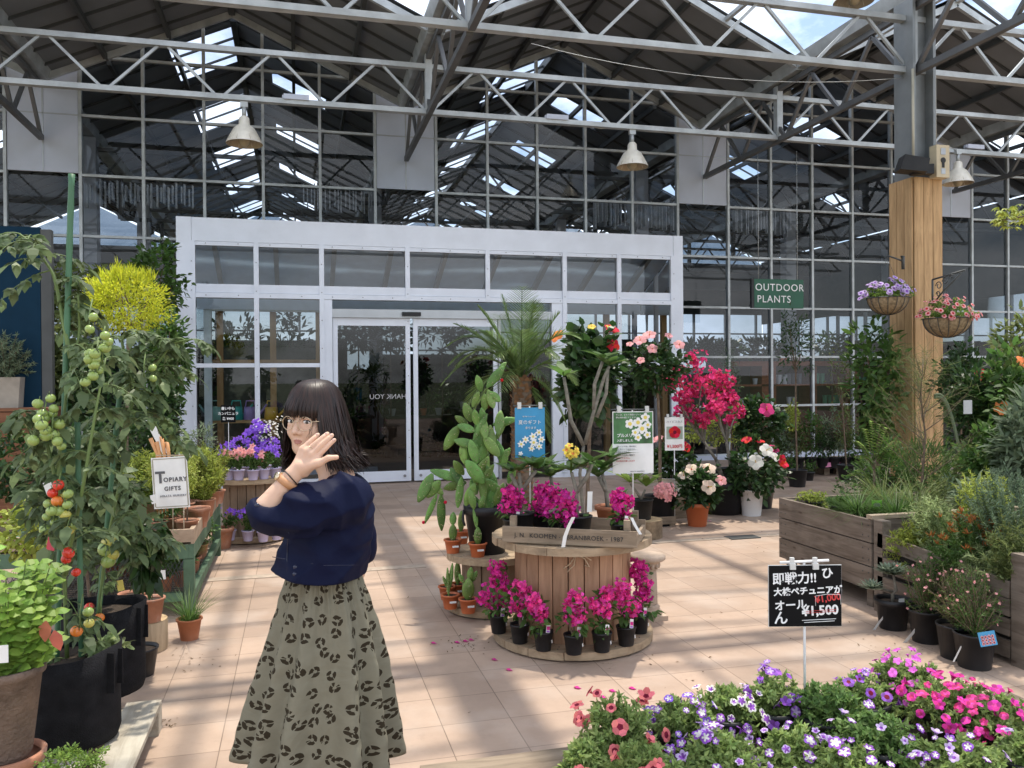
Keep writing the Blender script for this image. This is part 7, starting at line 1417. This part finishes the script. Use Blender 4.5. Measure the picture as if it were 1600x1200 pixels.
def bodyf(P):
    d = face(P)
    d = smin(d, sd_cap(P, H(0, -.02, -.06), UV_(527, 745, 0), .050, .056), .03)               # neck
    d = smin(d, sd_cap(P, UV_(515, 775, .09), UV_(545, 775, -.12), .055, .055), .05)         # shoulders
    d = smin(d, sd_ell(P, UV_(515, 835, 0), (.085, .13, .17)), .05); d = smin(d, sd_ell(P, UV_(503, 925, 0), (.075, .085, .13)), .05)
    # left arm, raised towards the face
    d = smin(d, sd_cap(P, sh, el, .045, .036), .03); d = smin(d, sd_cap(P, el, wr_, .041, .026), .012)
    # right arm, hanging on the far side
    d = smin(d, sd_cap(P, UV_(545, 775, -.14), UV_(552, 890, -.19), .043, .035), .03); d = smin(d, sd_cap(P, UV_(552, 890, -.19), UV_(535, 985, -.26), .034, .025), .02)
    # legs
    for s, y_ in ((-.035, .075), (.045, -.075)):
        hp = np.array([s*.6, y_*.7, .80]); kn = np.array([s-.02, y_*.95, .46]); an = np.array([s, y_*.9, .09])
        d = smin(d, sd_cap(P, hp, kn, .066, .050), .04); d = smin(d, sd_cap(P, kn, kn+(an-kn)*.35+[.015, 0, 0], .050, .052), .03); d = smin(d, sd_cap(P, kn+(an-kn)*.35+[.015, 0, 0], an, .050, .034), .03)
        d = smin(d, sd_cap(P, an+[0.02, 0, -.045], an+[-.15, -.02, -.065], .032, .024), .03)
    return d
# hand: back of her left hand, fingers pointing up right, thumb below
fing = []
def W_(x, y, w): return UV_(x, y, w)
kn_ = [W_(472, 700, .188), W_(479, 703, .196), W_(486, 708, .200), W_(492, 715, .200)]
mid = [W_(483, 689, .182), W_(494, 690, .192), W_(502, 693, .197), W_(507, 700, .198)]
dis = [W_(491, 682, .174), W_(505, 681, .184), W_(513, 683, .191), W_(516, 691, .194)]
tip = [W_(496, 677.5, .166), W_(511, 676, .176), W_(518, 678.5, .184), W_(522, 686, .190)]
def hand(P):
    d = sd_cap(P, wr_, UV_(468, 728, .198), .0255, .026)
    for i in range(4):
        d = smin(d, sd_cap(P, UV_(461+i*4.5, 729+i*2.5, .193), kn_[i], .0160, .0110), .008)
    f = None
    for i in range(4):
        r_ = (.0086, .0088, .0086, .0078)[i]
        q = np.minimum(np.minimum(sd_cap(P, kn_[i], mid[i], r_*1.13, r_*1.02), sd_cap(P, mid[i], dis[i], r_*1.02, r_*.93)), sd_cap(P, dis[i], tip[i], r_*.93, r_*.78)); f = q if f is None else smin(f, q, .0018)
    d = smin(d, f, .008)
    t = smin(sd_cap(P, UV_(474, 729, .198), UV_(497, 722, .215), .020, .013), sd_cap(P, UV_(497, 722, .215), UV_(512, 714, .218), .0115, .0098), .008); t = smin(t, sd_cap(P, UV_(512, 714, .218), UV_(525, 713, .215), .0095, .0078), .004)
    return smin(d, t, .012)
def full(P): return smin(bodyf(P), hand(P), .010)
V1, F1 = grid_mesh(full, (-.24, -.275, 1.25), (.135, .13, 1.59), .0034)
V2, F2 = grid_mesh(bodyf, (-.24, -.29, .0), (.20, .30, 1.262), .010)
skin = mat('skin', (.66, .43, .31), .55, 0, .05, 14, bump=.06, bscale=120, spec=.4)
skin.node_tree.nodes['Principled BSDF'].inputs['Subsurface Weight'].default_value = .12; skin.node_tree.nodes['Principled BSDF'].inputs['Subsurface Radius'].default_value = (.02, .008, .004)
lip = mat('lip', (.40, .17, .135), .35, 0, .05, 20); nail = mat('nail', (.75, .50, .42), .25)
body = MB(); Q = (V1[F1].mean(1)-hc)@HM
lm_ = (np.abs(Q[:, 0]) < .0170) & (Q[:, 1] > .070) & (np.abs(Q[:, 2]+.0638) < .0085*(1-(np.abs(Q[:, 0])/.021)**2))
keep2 = ~(V2[F2][:, :, 2].min(1) > 1.252)
body.add(V1, F1[~lm_], 0, True); n1 = body.n; body.F.append((F1[lm_], 1, True)); body.add(V2, F2[keep2], 0, True)
body.build('body', [skin, lip], person)
# eyes, brows
ew = mat('eye_white', (.75, .73, .70), .2); iris = mat('iris', (.02, .011, .008), .15, spec=.8)
for s in (-1, 1):
    MB().ball(H(s*.031, .0735, .0025), (.0135, .0135, .0095), 16, 12).build('eye', ew, person)
    c = H(s*.031, .0735, .0015)+norm(np.array([.05, -1, .0]))*.0094; m = MB(); m.ball(c, .0058, 14, 10); m.build('iris', iris, person)
    m = MB(); t = np.linspace(-1, 1, 9); P = [H(s*.031+.0165*k, .0845-.006*k*k-.0015, .0078-.0055*k*k) for k in t]; m.tube(P, [.0010+.0018*(1-k*k) for k in t], 6); m.build('eyelashes', iris, person)
    m = MB(); P = [H(s*.032+.018*k, .084-.006*k*k-(.004 if k*s > 0 else 0), .0225-.004*k*k) for k in t]; m.tube(P, [.0007+.0016*(1-k*k) for k in t], 6); m.build('eyebrow', mat('hair_brow', (.05, .03, .022), .7), person)
# glasses
gold = mat('gold_wire', (.65, .52, .36), .25, .9); G_ = MB()
for s in (-1, 1): th = np.linspace(0, 6.2832, 29); G_.tube([H(s*.0335+.0245*math.cos(a), .0985-.010*abs(s*.0335+.0245*math.cos(a))/.05, -.003+.0225*math.sin(a)) for a in th], .0011, 6, cap=False)
G_.tube([H(-.009, .0985, .002), H(0, .102, .005), H(.009, .0985, .002)], .0011, 6)
for s in (-1, 1): G_.tube([H(s*.058, .087, .004), H(s*.072, .074, .005), H(s*.078, .0, .0), H(s*.074, -.02, -.012)], .0011, 6)
g_ = G_.build('glasses', gold, person); lens = glassmat('lens_glass', (1, 1, 1), 1.06)
for s in (-1, 1): m = MB(); th = np.linspace(0, 6.2832, 20, endpoint=False); m.add([H(s*.0335+.0238*math.cos(a), .0984-.010*abs(s*.0335+.0245*math.cos(a))/.05, -.003+.0218*math.sin(a)) for a in th], np.array([list(range(20))])); m.build('lens', lens, g_)
# ---- hair
hairm, t_, b_p = nodes('hair'); MATS['hair'] = hairm; N = t_.nodes.new
b_p.inputs['Base Color'].default_value = (.020, .011, .009, 1); b_p.inputs['Roughness'].default_value = .42; b_p.inputs['Specular IOR Level'].default_value = .35
g = N('ShaderNodeNewGeometry'); cr = N('ShaderNodeValToRGB'); cr.color_ramp.elements[0].color = (.006, .0035, .003, 1); cr.color_ramp.elements[1].color = (.032, .014, .010, 1); t_.links.new(g.outputs['Random Per Island'], cr.inputs[0]); t_.links.new(cr.outputs[0], b_p.inputs['Base Color'])
def hpt(az, el_, r_=1.0):     # around the skull; az from front, towards picture right
    return np.array([.082*math.sin(az)*math.cos(el_), -.012+.100*math.cos(az)*math.cos(el_), .032+.104*math.sin(el_)])*r_+np.array([0, 0, 0])
hair = MB()
def strand(Q, w0, w1, seed_n):
    Q = np.array(Q); k = len(Q); u = np.linspace(0, k-1, 15); i0 = np.minimum(u.astype(int), k-2); fr = (u-i0)[:, None]
    P = np.array([catm(Q, i, f_) for i, f_ in zip(i0, fr[:, 0])]); T_ = norm(np.gradient(P, axis=0)); ctr = P-hc; S_ = norm(np.cross(T_, ctr)); wv = np.interp(np.linspace(0, 1, 15), [0, .2, .8, 1], [w0*.6, w0, w0*.9, w1])[:, None]; up = norm(ctr)*.0012
    V = np.stack([P-S_*wv, P+up, P+S_*wv], 1).reshape(-1, 3); F = np.array([[3*i+j, 3*i+j+1, 3*i+j+4, 3*i+j+3] for i in range(14) for j in (0, 1)]); hair.add(V, F, 0, True)
def catm(Q, i, t):
    p0, p1, p2, p3 = Q[max(i-1, 0)], Q[i], Q[i+1], Q[min(i+2, len(Q)-1)]; return .5*((2*p1)+(-p0+p2)*t+(2*p0-5*p1+4*p2-p3)*t*t+(-p0+3*p1-3*p2+p3)*t**3)
r_h = np.random.default_rng(3)
for i in range(3000):
    az = r_h.uniform(-math.pi, math.pi); lay = r_h.random()
    if abs(az) < .72+.25*r_h.random():      # bangs
        if r_h.random() < .15: continue
        s = math.sin(az); ef = r_h.normal()*.004; end = .0265+r_h.normal()*.0055+.004*math.sin(az*17)-abs(s)*.014
        Q = [H(*(hpt(az*.5, 1.50)*1.03)), H(*(hpt(az*.85, .95)*(1.045+.03*lay))), H(*(hpt(az, .50)*(1.05+.04*lay))), H(.080*s*1.05, .087*math.cos(az)*1.05+ef+.004, .046), H(.080*s*1.04, .088*math.cos(az)*1.04+ef, end)]
        strand(Q, .0026, .0006, i)
    else:
        side = 1 if az > 0 else -1; drop = -.150+r_h.normal()*.010; fl = 1+.10*lay
        a = abs(az); back = (a-.8)/(math.pi-.8)
        x0 = .086*math.sin(az); y0 = -.012+.100*math.cos(az)
        if a < 1.25: y0 = min(y0, .052); 
        flare = (.018+.035*r_h.random())*(1 if az > 0 else .15); root_az = az*r_h.uniform(.7, 1)
        Q = [H(*(hpt(root_az, 1.52)*1.03)), H(*(hpt(az, .95)*(1.04+.05*lay))), H(*(hpt(az, .35)*(1.05+.06*lay))), H(x0*(1.08+.10*lay), y0*(1.06+.10*lay), -.035), H(x0*(1.10+.14*lay), y0*(1.08+.16*lay)-.004, -.095), H(x0*(1.14+.25*lay)+side*flare*.4, y0*(1.1+.22*lay)-flare*.55*back, drop)]
        if side < 0: Q[3] = Q[3]-HM[:, 0]*-.004; Q[4] = Q[4]+HM[:, 0]*.010; Q[5] = Q[5]+HM[:, 0]*.020
        n_w = .005; Q[3] += r_h.normal(size=3)*n_w; Q[4] += r_h.normal(size=3)*n_w*1.4; Q[5] += r_h.normal(size=3)*n_w*1.8
        if side > 0: kx = HM[:, 0]*.022*min(1, a/1.2); Q[3] = Q[3]+kx*.4; Q[4] = Q[4]+kx*.9; Q[5] = Q[5]+kx*1.5
        if i % 35 == 0: Q[3] += r_h.normal(size=3)*.012; Q[4] += r_h.normal(size=3)*.02; Q[5] += r_h.normal(size=3)*.025; strand(Q, .0005, .0002, i); continue
        strand(Q, .0028, .0005, i)
# a scalp shell under the strands, open at the face
sc_ = MB(); n = 40; k = 22; els = np.linspace(1.57, -.75, k); azs = np.linspace(.86, 2*math.pi-.86, n)
V = []
for e_ in els:
    for a_ in azs:
        a2 = a_ if e_ < .45 else (a_-math.pi)*(1+.37*min(1, (e_-.45)/.35))+math.pi; V.append(H(*(np.array([.080*math.sin(a2)*math.cos(max(e_, -.1)), -.012+.096*math.cos(a2)*math.cos(max(e_, -.1)), .032+.102*math.sin(e_) if e_ > -.1 else .022+.16*(e_+.1)])*1.01)))
F = np.array([[i*n+j, i*n+j+1, (i+1)*n+j+1, (i+1)*n+j] for i in range(k-1) for j in range(n-1)]); hair.add(V, F, 0, True)
for i in range(5):    # loose strands over cheek
    a = H(.056+.004*r_h.normal(), .060, .03); b = H(.050+.004*r_h.normal(), .078, -.02); c = H(.040+.01*r_h.normal(), .086, -.045-.01*r_h.random()); strand([a, (a+b)/2, b, c], .0004, .0002, i)
hair.build('hair', hairm, person)
# ---- blouse (navy, boxy, cropped, raised cuffed sleeve)
hb = lambda x, y, w=0.: UV_(x, y, w)
def wr3(P, f, ph, amp): return amp*np.sin(P@np.array(f)+ph)
def blouse(P):
    ax = (P[..., 2]-hb(0, 905)[2])/(hb(0, 745)[2]-hb(0, 905)[2])          # 0 hem .. 1 neck
    z0, z1 = hb(0, 898)[2], hb(0, 745)[2]
    t = np.clip((P[..., 2]-z0)/(z1-z0), -.1, 1.2)
    L_ = np.interp(t, [0, .15, .35, .55, .75, .9, 1, 1.1], [hb(x, 800)[0] for x in (416, 428, 437, 444, 456, 480, 500, 510)])
    R__ = np.interp(t, [0, .15, .35, .55, .75, .9, 1, 1.1], [hb(x, 800)[0] for x in (566, 572, 579, 584, 582, 574, 558, 540)])
    c = (L_+R__)/2; a = (R__-L_)/2; b = np.interp(t, [0, .3, .7, .9, 1, 1.1], [.165, .150, .150, .155, .11, .07])
    q = np.sqrt(((P[..., 0]-c)/a)**2+((P[..., 1])/b)**2)+1e-6; d = (q-1)*np.minimum(a, b)*.9
    top = P[..., 2]-(z1+.012+.0*P[..., 0]); d = np.maximum(d, top) if False else -smin(-d, -top, .03)
    slv = sd_cap(P, UV_(540, 778, .11), UV_(470, 795, .19), .086, .078); slv = smin(slv, sd_cap(P, UV_(470, 795, .19), UV_(414, 799, .215), .072, .062), .03)
    slv = smin(slv, sd_cap(P, UV_(470, 822, .18), UV_(415, 806, .215), .03, .045), .04)
    far = sd_cap(P, UV_(548, 775, -.13), UV_(556, 850, -.17), .075, .075)
    d = smin(smin(d, slv, .030), far, .03)
    # folds: sharp ridged creases
    def rg(f, ph, amp, wf=.0): u = P@np.array(f)+ph+1.3*np.sin(P@np.array((9., 14., -11.))+ph*3); return amp*(1-2*np.abs(np.sin(u)))
    d -= rg((20, 6, 26), .4, .0058)*np.clip(t*1.4-.1, 0, 1)+rg((10, -14, 30), 1.9, .0036)*np.clip(t*2, .2, 1)+rg((-16, 10, 20), 2.7, .0042)*np.clip(1.1-t, 0, 1)+rg((34, 20, 15), .9, .0018)
    # cuff cut: plane near the elbow facing up-left
    cn = norm(UV_(398, 772, .22)-UV_(408, 800, .22)); 
    return d
def cutz(P): return hb(0, 899)[2]+.0*P[..., 0]
def hemline(P): # hem drops towards the middle/right front
    x = P[..., 0]; return np.interp(x, [hb(410, 0)[0], hb(510, 0)[0], hb(570, 0)[0]], [hb(0, 887, .05)[2], hb(0, 909, .1)[2], hb(0, 899, 0)[2]])
def neckcut(P): return sd_ell(P, UV_(517, 728, .0), (.066, .070, .034))
def cuffcut(P): return sd_cap(P, UV_(421, 770, .225), UV_(428, 750, .215), .047, .060)
def blo(P):
    d = blouse(P); d = -smin(-d, (P[..., 2]-hemline(P)), .004); d = -smin(-d, neckcut(P), .006); d = -smin(-d, cuffcut(P), .008); return d
V, F = grid_mesh(blo, (-.25, -.32, .90), (.22, .27, 1.31), .0045)
navy = mat('navy_cotton', (.0048, .0075, .029), .62, 0, .10, 7, bump=.35, bscale=13, spec=.10)
m = MB(); m.add(V, F, 0, True); bl_ = m.build('blouse', navy, person); cs = bl_.modifiers.new('smooth', 'SMOOTH'); cs.iterations = 2
def snap(x, y, w0=.36):   # nearest cloth surface seen at that spot
    for w in np.arange(w0, -.2, -.004):
        p = UV_(x, y, w)
        if blo(p[None])[0] < 0: return p
    return UV_(x, y, .1)
btn = mat('navy_button', (.012, .015, .04), .2)
for (x, y) in ((400, 788), (459, 885), (458, 896)): p = snap(x, y); m = MB(); m.ball(p, (.0085, .005, .0085), 12, 8); m.build('button', btn, bl_)
m = MB(); P = [snap(x, y)+np.array([0, -.0015, 0]) for x, y in ((449, 830), (447, 850), (446, 870), (446, 893))]; m.tube(P, .0014, 5); P = [snap(x, y)+np.array([0, -.0005, 0]) for x, y in [(423+k*9, 868+(k*1.6 if k < 9 else 14)) for k in range(17)]]; m.tube(P, .0013, 5)
P = [snap(x, y)+np.array([0, -.0005, 0]) for x, y in ((437, 776), (434, 790), (432, 804), (434, 815))]; m.tube(P, .0013, 5); m.build('seam', btn, bl_)
# ---- skirt
def skirt():
    n, k = 220, 46; th = np.linspace(0, 2*np.pi, n, endpoint=False); V = []; uv = []
    rows = [900, 912, 945, 1000, 1030, 1115, 1150, 1185]; Ls = [449, 445, 436, 420, 411, 383, 374, 364]; Rs = [560, 563, 574, 590, 597, 611, 617, 622]
    ph = rng.random(12)*6.28
    for i in range(k):
        y = 897+(1190-897)*i/(k-1); t = i/(k-1); l = np.interp(y, rows, Ls); r_ = np.interp(y, rows, Rs); cx_ = (UV_(l, y)[0]+UV_(r_, y)[0])/2; a = (UV_(r_, y)[0]-UV_(l, y)[0])/2*(.95-.06*t); b = a*.86 if t > .05 else a*.9
        z = UV_(0, y)[2]; amp = .009+.046*t**.9
        w_ = np.cos(9*th+ph[0])*.5+np.cos(14*th+ph[1]+t*.8)*.3+np.cos(5*th+ph[2])*.35+np.cos(23*th+ph[3])*.12*(1-t); w_ = np.sign(w_)*np.abs(w_)**.85
        fine = np.cos(60*th+ph[5]+2*np.sin(3*th))*.0055*max(0, 1-t*3.5)+np.cos(37*th+ph[6])*.002*(1-t)
        crease = .0022*np.sin(31*th*.3+t*44+ph[7])*np.sin(7*th+t*9)
        rr = 1+(amp*w_+fine+crease)/a
        drop = .022*t*np.sin(th-.3)*-1 + .014*t*np.cos(th+2.6)   # hem higher at her back (picture right)
        X = cx_+a*rr*np.cos(th); Y = b*rr*np.sin(th); Z = z+drop*1.0*t-.012*t*(1-np.abs(np.cos(th)))
        V.append(np.stack([X, Y, Z], 1))
    V = np.concatenate(V); i = np.arange(n); j = (i+1) % n; F = np.concatenate([np.stack([q*n+j, q*n+i, (q+1)*n+i, (q+1)*n+j], 1) for q in range(k-1)])
    return V, F, n, k
V, F, n, k = skirt(); V = V.reshape(k, n, 3); V = np.roll(V, -int(n*.25), axis=1).reshape(-1, 3); m = MB(); m.add(V, F, 0, True)
# leopard print cloth
lp, t_, b_p = nodes('leopard_cloth'); N = t_.nodes.new; K = t_.links.new; b_p.inputs['Roughness'].default_value = .75; b_p.inputs['Specular IOR Level'].default_value = .2
uvn = N('ShaderNodeUVMap'); uvn.uv_map = 'UVMap'; mp = N('ShaderNodeMapping'); K(uvn.outputs[0], mp.inputs[0])
dn = N('ShaderNodeTexNoise'); dn.inputs['Scale'].default_value = 42; dn.inputs['Detail'].default_value = 2; K(mp.outputs[0], dn.inputs[0]); vs = N('ShaderNodeVectorMath'); vs.operation = 'SUBTRACT'; K(dn.outputs['Color'], vs.inputs[0]); vs.inputs[1].default_value = (.5, .5, .5); vm = N('ShaderNodeVectorMath'); vm.operation = 'SCALE'; vm.inputs['Scale'].default_value = .010; K(vs.outputs[0], vm.inputs[0]); va = N('ShaderNodeVectorMath'); va.operation = 'ADD'; K(mp.outputs[0], va.inputs[0]); K(vm.outputs[0], va.inputs[1])
vo = N('ShaderNodeTexVoronoi'); vo.voronoi_dimensions = '2D'; vo.inputs['Scale'].default_value = 18.5; vo.inputs['Randomness'].default_value = .6; K(va.outputs[0], vo.inputs[0])
def mth(op, a, b=None, v=None):
    q = N('ShaderNodeMath'); q.operation = op; K(a, q.inputs[0])
    if b is not None: K(b, q.inputs[1])
    elif v is not None: q.inputs[1].default_value = v
    return q.outputs[0]
ds = vo.outputs['Distance']; inner = mth('GREATER_THAN', ds, v=.105); outer = mth('LESS_THAN', ds, v=.31); ring = mth('MULTIPLY', inner, outer)
# gaps by angle round each cell centre
vp = N('ShaderNodeVectorMath'); vp.operation = 'SUBTRACT'; sc2 = N('ShaderNodeVectorMath'); sc2.operation = 'SCALE'; sc2.inputs['Scale'].default_value = 1.0; K(va.outputs[0], vp.inputs[0]); K(vo.outputs['Position'], vp.inputs[1]); sx = N('ShaderNodeSeparateXYZ'); K(vp.outputs[0], sx.inputs[0]); at2 = N('ShaderNodeMath'); at2.operation = 'ARCTAN2'; K(sx.outputs[0], at2.inputs[0]); K(sx.outputs[1], at2.inputs[1])
sc3 = N('ShaderNodeSeparateColor'); K(vo.outputs['Color'], sc3.inputs[0]); ofs = mth('MULTIPLY', sc3.outputs[0], v=20.); a3 = mth('MULTIPLY', at2.outputs[0], v=3.); sm = mth('ADD', a3, ofs); sn = mth('SINE', sm); gap = mth('GREATER_THAN', sn, v=-.94); a5 = mth('SINE', mth('ADD', at2.outputs[0], mth('MULTIPLY', sc3.outputs[1], v=30.))); gap2 = mth('LESS_THAN', a5, v=.93)
spot = mth('MULTIPLY', mth('MULTIPLY', ring, gap), gap2)
mxc = N('ShaderNodeMixRGB'); nzz = N('ShaderNodeTexNoise'); nzz.inputs['Scale'].default_value = 30; K(mp.outputs[0], nzz.inputs[0]); c1 = N('ShaderNodeMixRGB'); K(nzz.outputs[0], c1.inputs[0]); c1.inputs[1].default_value = (.165, .152, .108, 1); c1.inputs[2].default_value = (.215, .20, .145, 1)
K(spot, mxc.inputs[0]); K(c1.outputs[0], mxc.inputs[1]); mxc.inputs[2].default_value = (.028, .02, .010, 1); K(mxc.outputs[0], b_p.inputs['Base Color'])
n4 = N('ShaderNodeTexNoise'); n4.inputs['Scale'].default_value = 9; n4.inputs['Detail'].default_value = 3; n4.inputs['Distortion'].default_value = 1.5; K(mp.outputs[0], n4.inputs[0]); bp4 = N('ShaderNodeBump'); bp4.inputs['Strength'].default_value = .35; bp4.inputs['Distance'].default_value = .02; K(n4.outputs[0], bp4.inputs['Height']); K(bp4.outputs[0], b_p.inputs['Normal'])
sk = m.build('skirt', lp, person); me = sk.data; uvl = me.uv_layers.new(name='UVMap'); li = np.zeros(len(me.loops), np.int32); me.loops.foreach_get('vertex_index', li)
row = li//n; colj = (li % n).astype(float); pi_ = np.arange(len(li))//4; c4 = colj.reshape(-1, 4); wrap = (c4.max(1)-c4.min(1)) > n/2; c4[wrap] = np.where(c4[wrap] < n/2, c4[wrap]+n, c4[wrap]); rad_r = .14+.13*row/(k-1)
uvl.data.foreach_set('uv', np.stack([(c4.ravel()/n*2*math.pi-math.pi)*(.135+.11*row/(k-1)), row/(k-1)*.64], 1).ravel().astype(np.float32))
sol = sk.modifiers.new('thickness', 'SOLIDIFY'); sol.thickness = .0025
# wrist things and ring, sandals
def cuffring(c, d, r_, w_, m_, name, sx=1.0):
    d = norm(d); a = norm(np.cross(d, [0, 1., 0])); b = np.cross(d, a); th = np.linspace(0, 6.2832, 25); q = MB(); q.tube([c+a*r_*math.cos(t)+b*r_*sx*math.sin(t) for t in th], w_, 6, cap=False); return q.build(name, m_, person)
ad = wr_-el; leather = mat('tan_leather', (.50, .25, .12), .5); brz = mat('dark_cord', (.035, .02, .015), .5)
c0 = el+ad*.84
for s in np.linspace(-1, 1, 5): cuffring(el+ad*.83+norm(ad)*s*.0045, ad, .0325, .0022, leather, 'leather_watch_strap') if s == -1 else None
q = MB(); d_ = norm(ad); a_ = norm(np.cross(d_, [0, 1., 0])); b__ = np.cross(d_, a_); th = np.linspace(0, 2*math.pi, 28, endpoint=False)
c0 = el+ad*.80; V = []
for off, rr in ((-.011, .0335), (-.011, .0355), (.011, .0335), (.011, .0315)): V += [c0+d_*off+(a_*math.cos(t)+b__*math.sin(t))*rr for t in th]
i = np.arange(28); j = (i+1) % 28; q.add(V, np.concatenate([np.stack([x*28+i, x*28+j, ((x+1) % 4)*28+j, ((x+1) % 4)*28+i], 1) for x in range(4)]), 0, True); q.build('watch_strap', leather, person)
cuffring(el+ad*.93, ad+np.array([.0, .02, -.03]), .031, .0022, brz, 'bracelet'); wf = MB(); wf.lathe([(0, 0), (.013, 0), (.014, .004), (.013, .007), (0, .007)], n=20); o = wf.build('watch_face', gold, person, tuple(el+ad*.82+np.array([-.028, -.012, .018]))); o.rotation_euler = (R(40), R(-60), 0)
cuffring(kn_[1]+(mid[1]-kn_[1])*.45, mid[1]-kn_[1], .0102, .0010, gold, 'ring')
for i in range(4): p = tip[i]-(tip[i]-dis[i])*.15; m = MB(); m.ball(p+np.array([-.0012, -.0062, .002]), (.0045, .0022, .0050), 8, 6); m.build('fingernail', nail, person)
for s, y_ in ((-.035, .075), (.045, -.075)): MB().prism([(s-.17, y_*.9-.05), (s+.07, y_*.9-.045), (s+.07, y_*.9+.045), (s-.17, y_*.9+.03)], 2, 0, .022).build('sandal', brz, person)
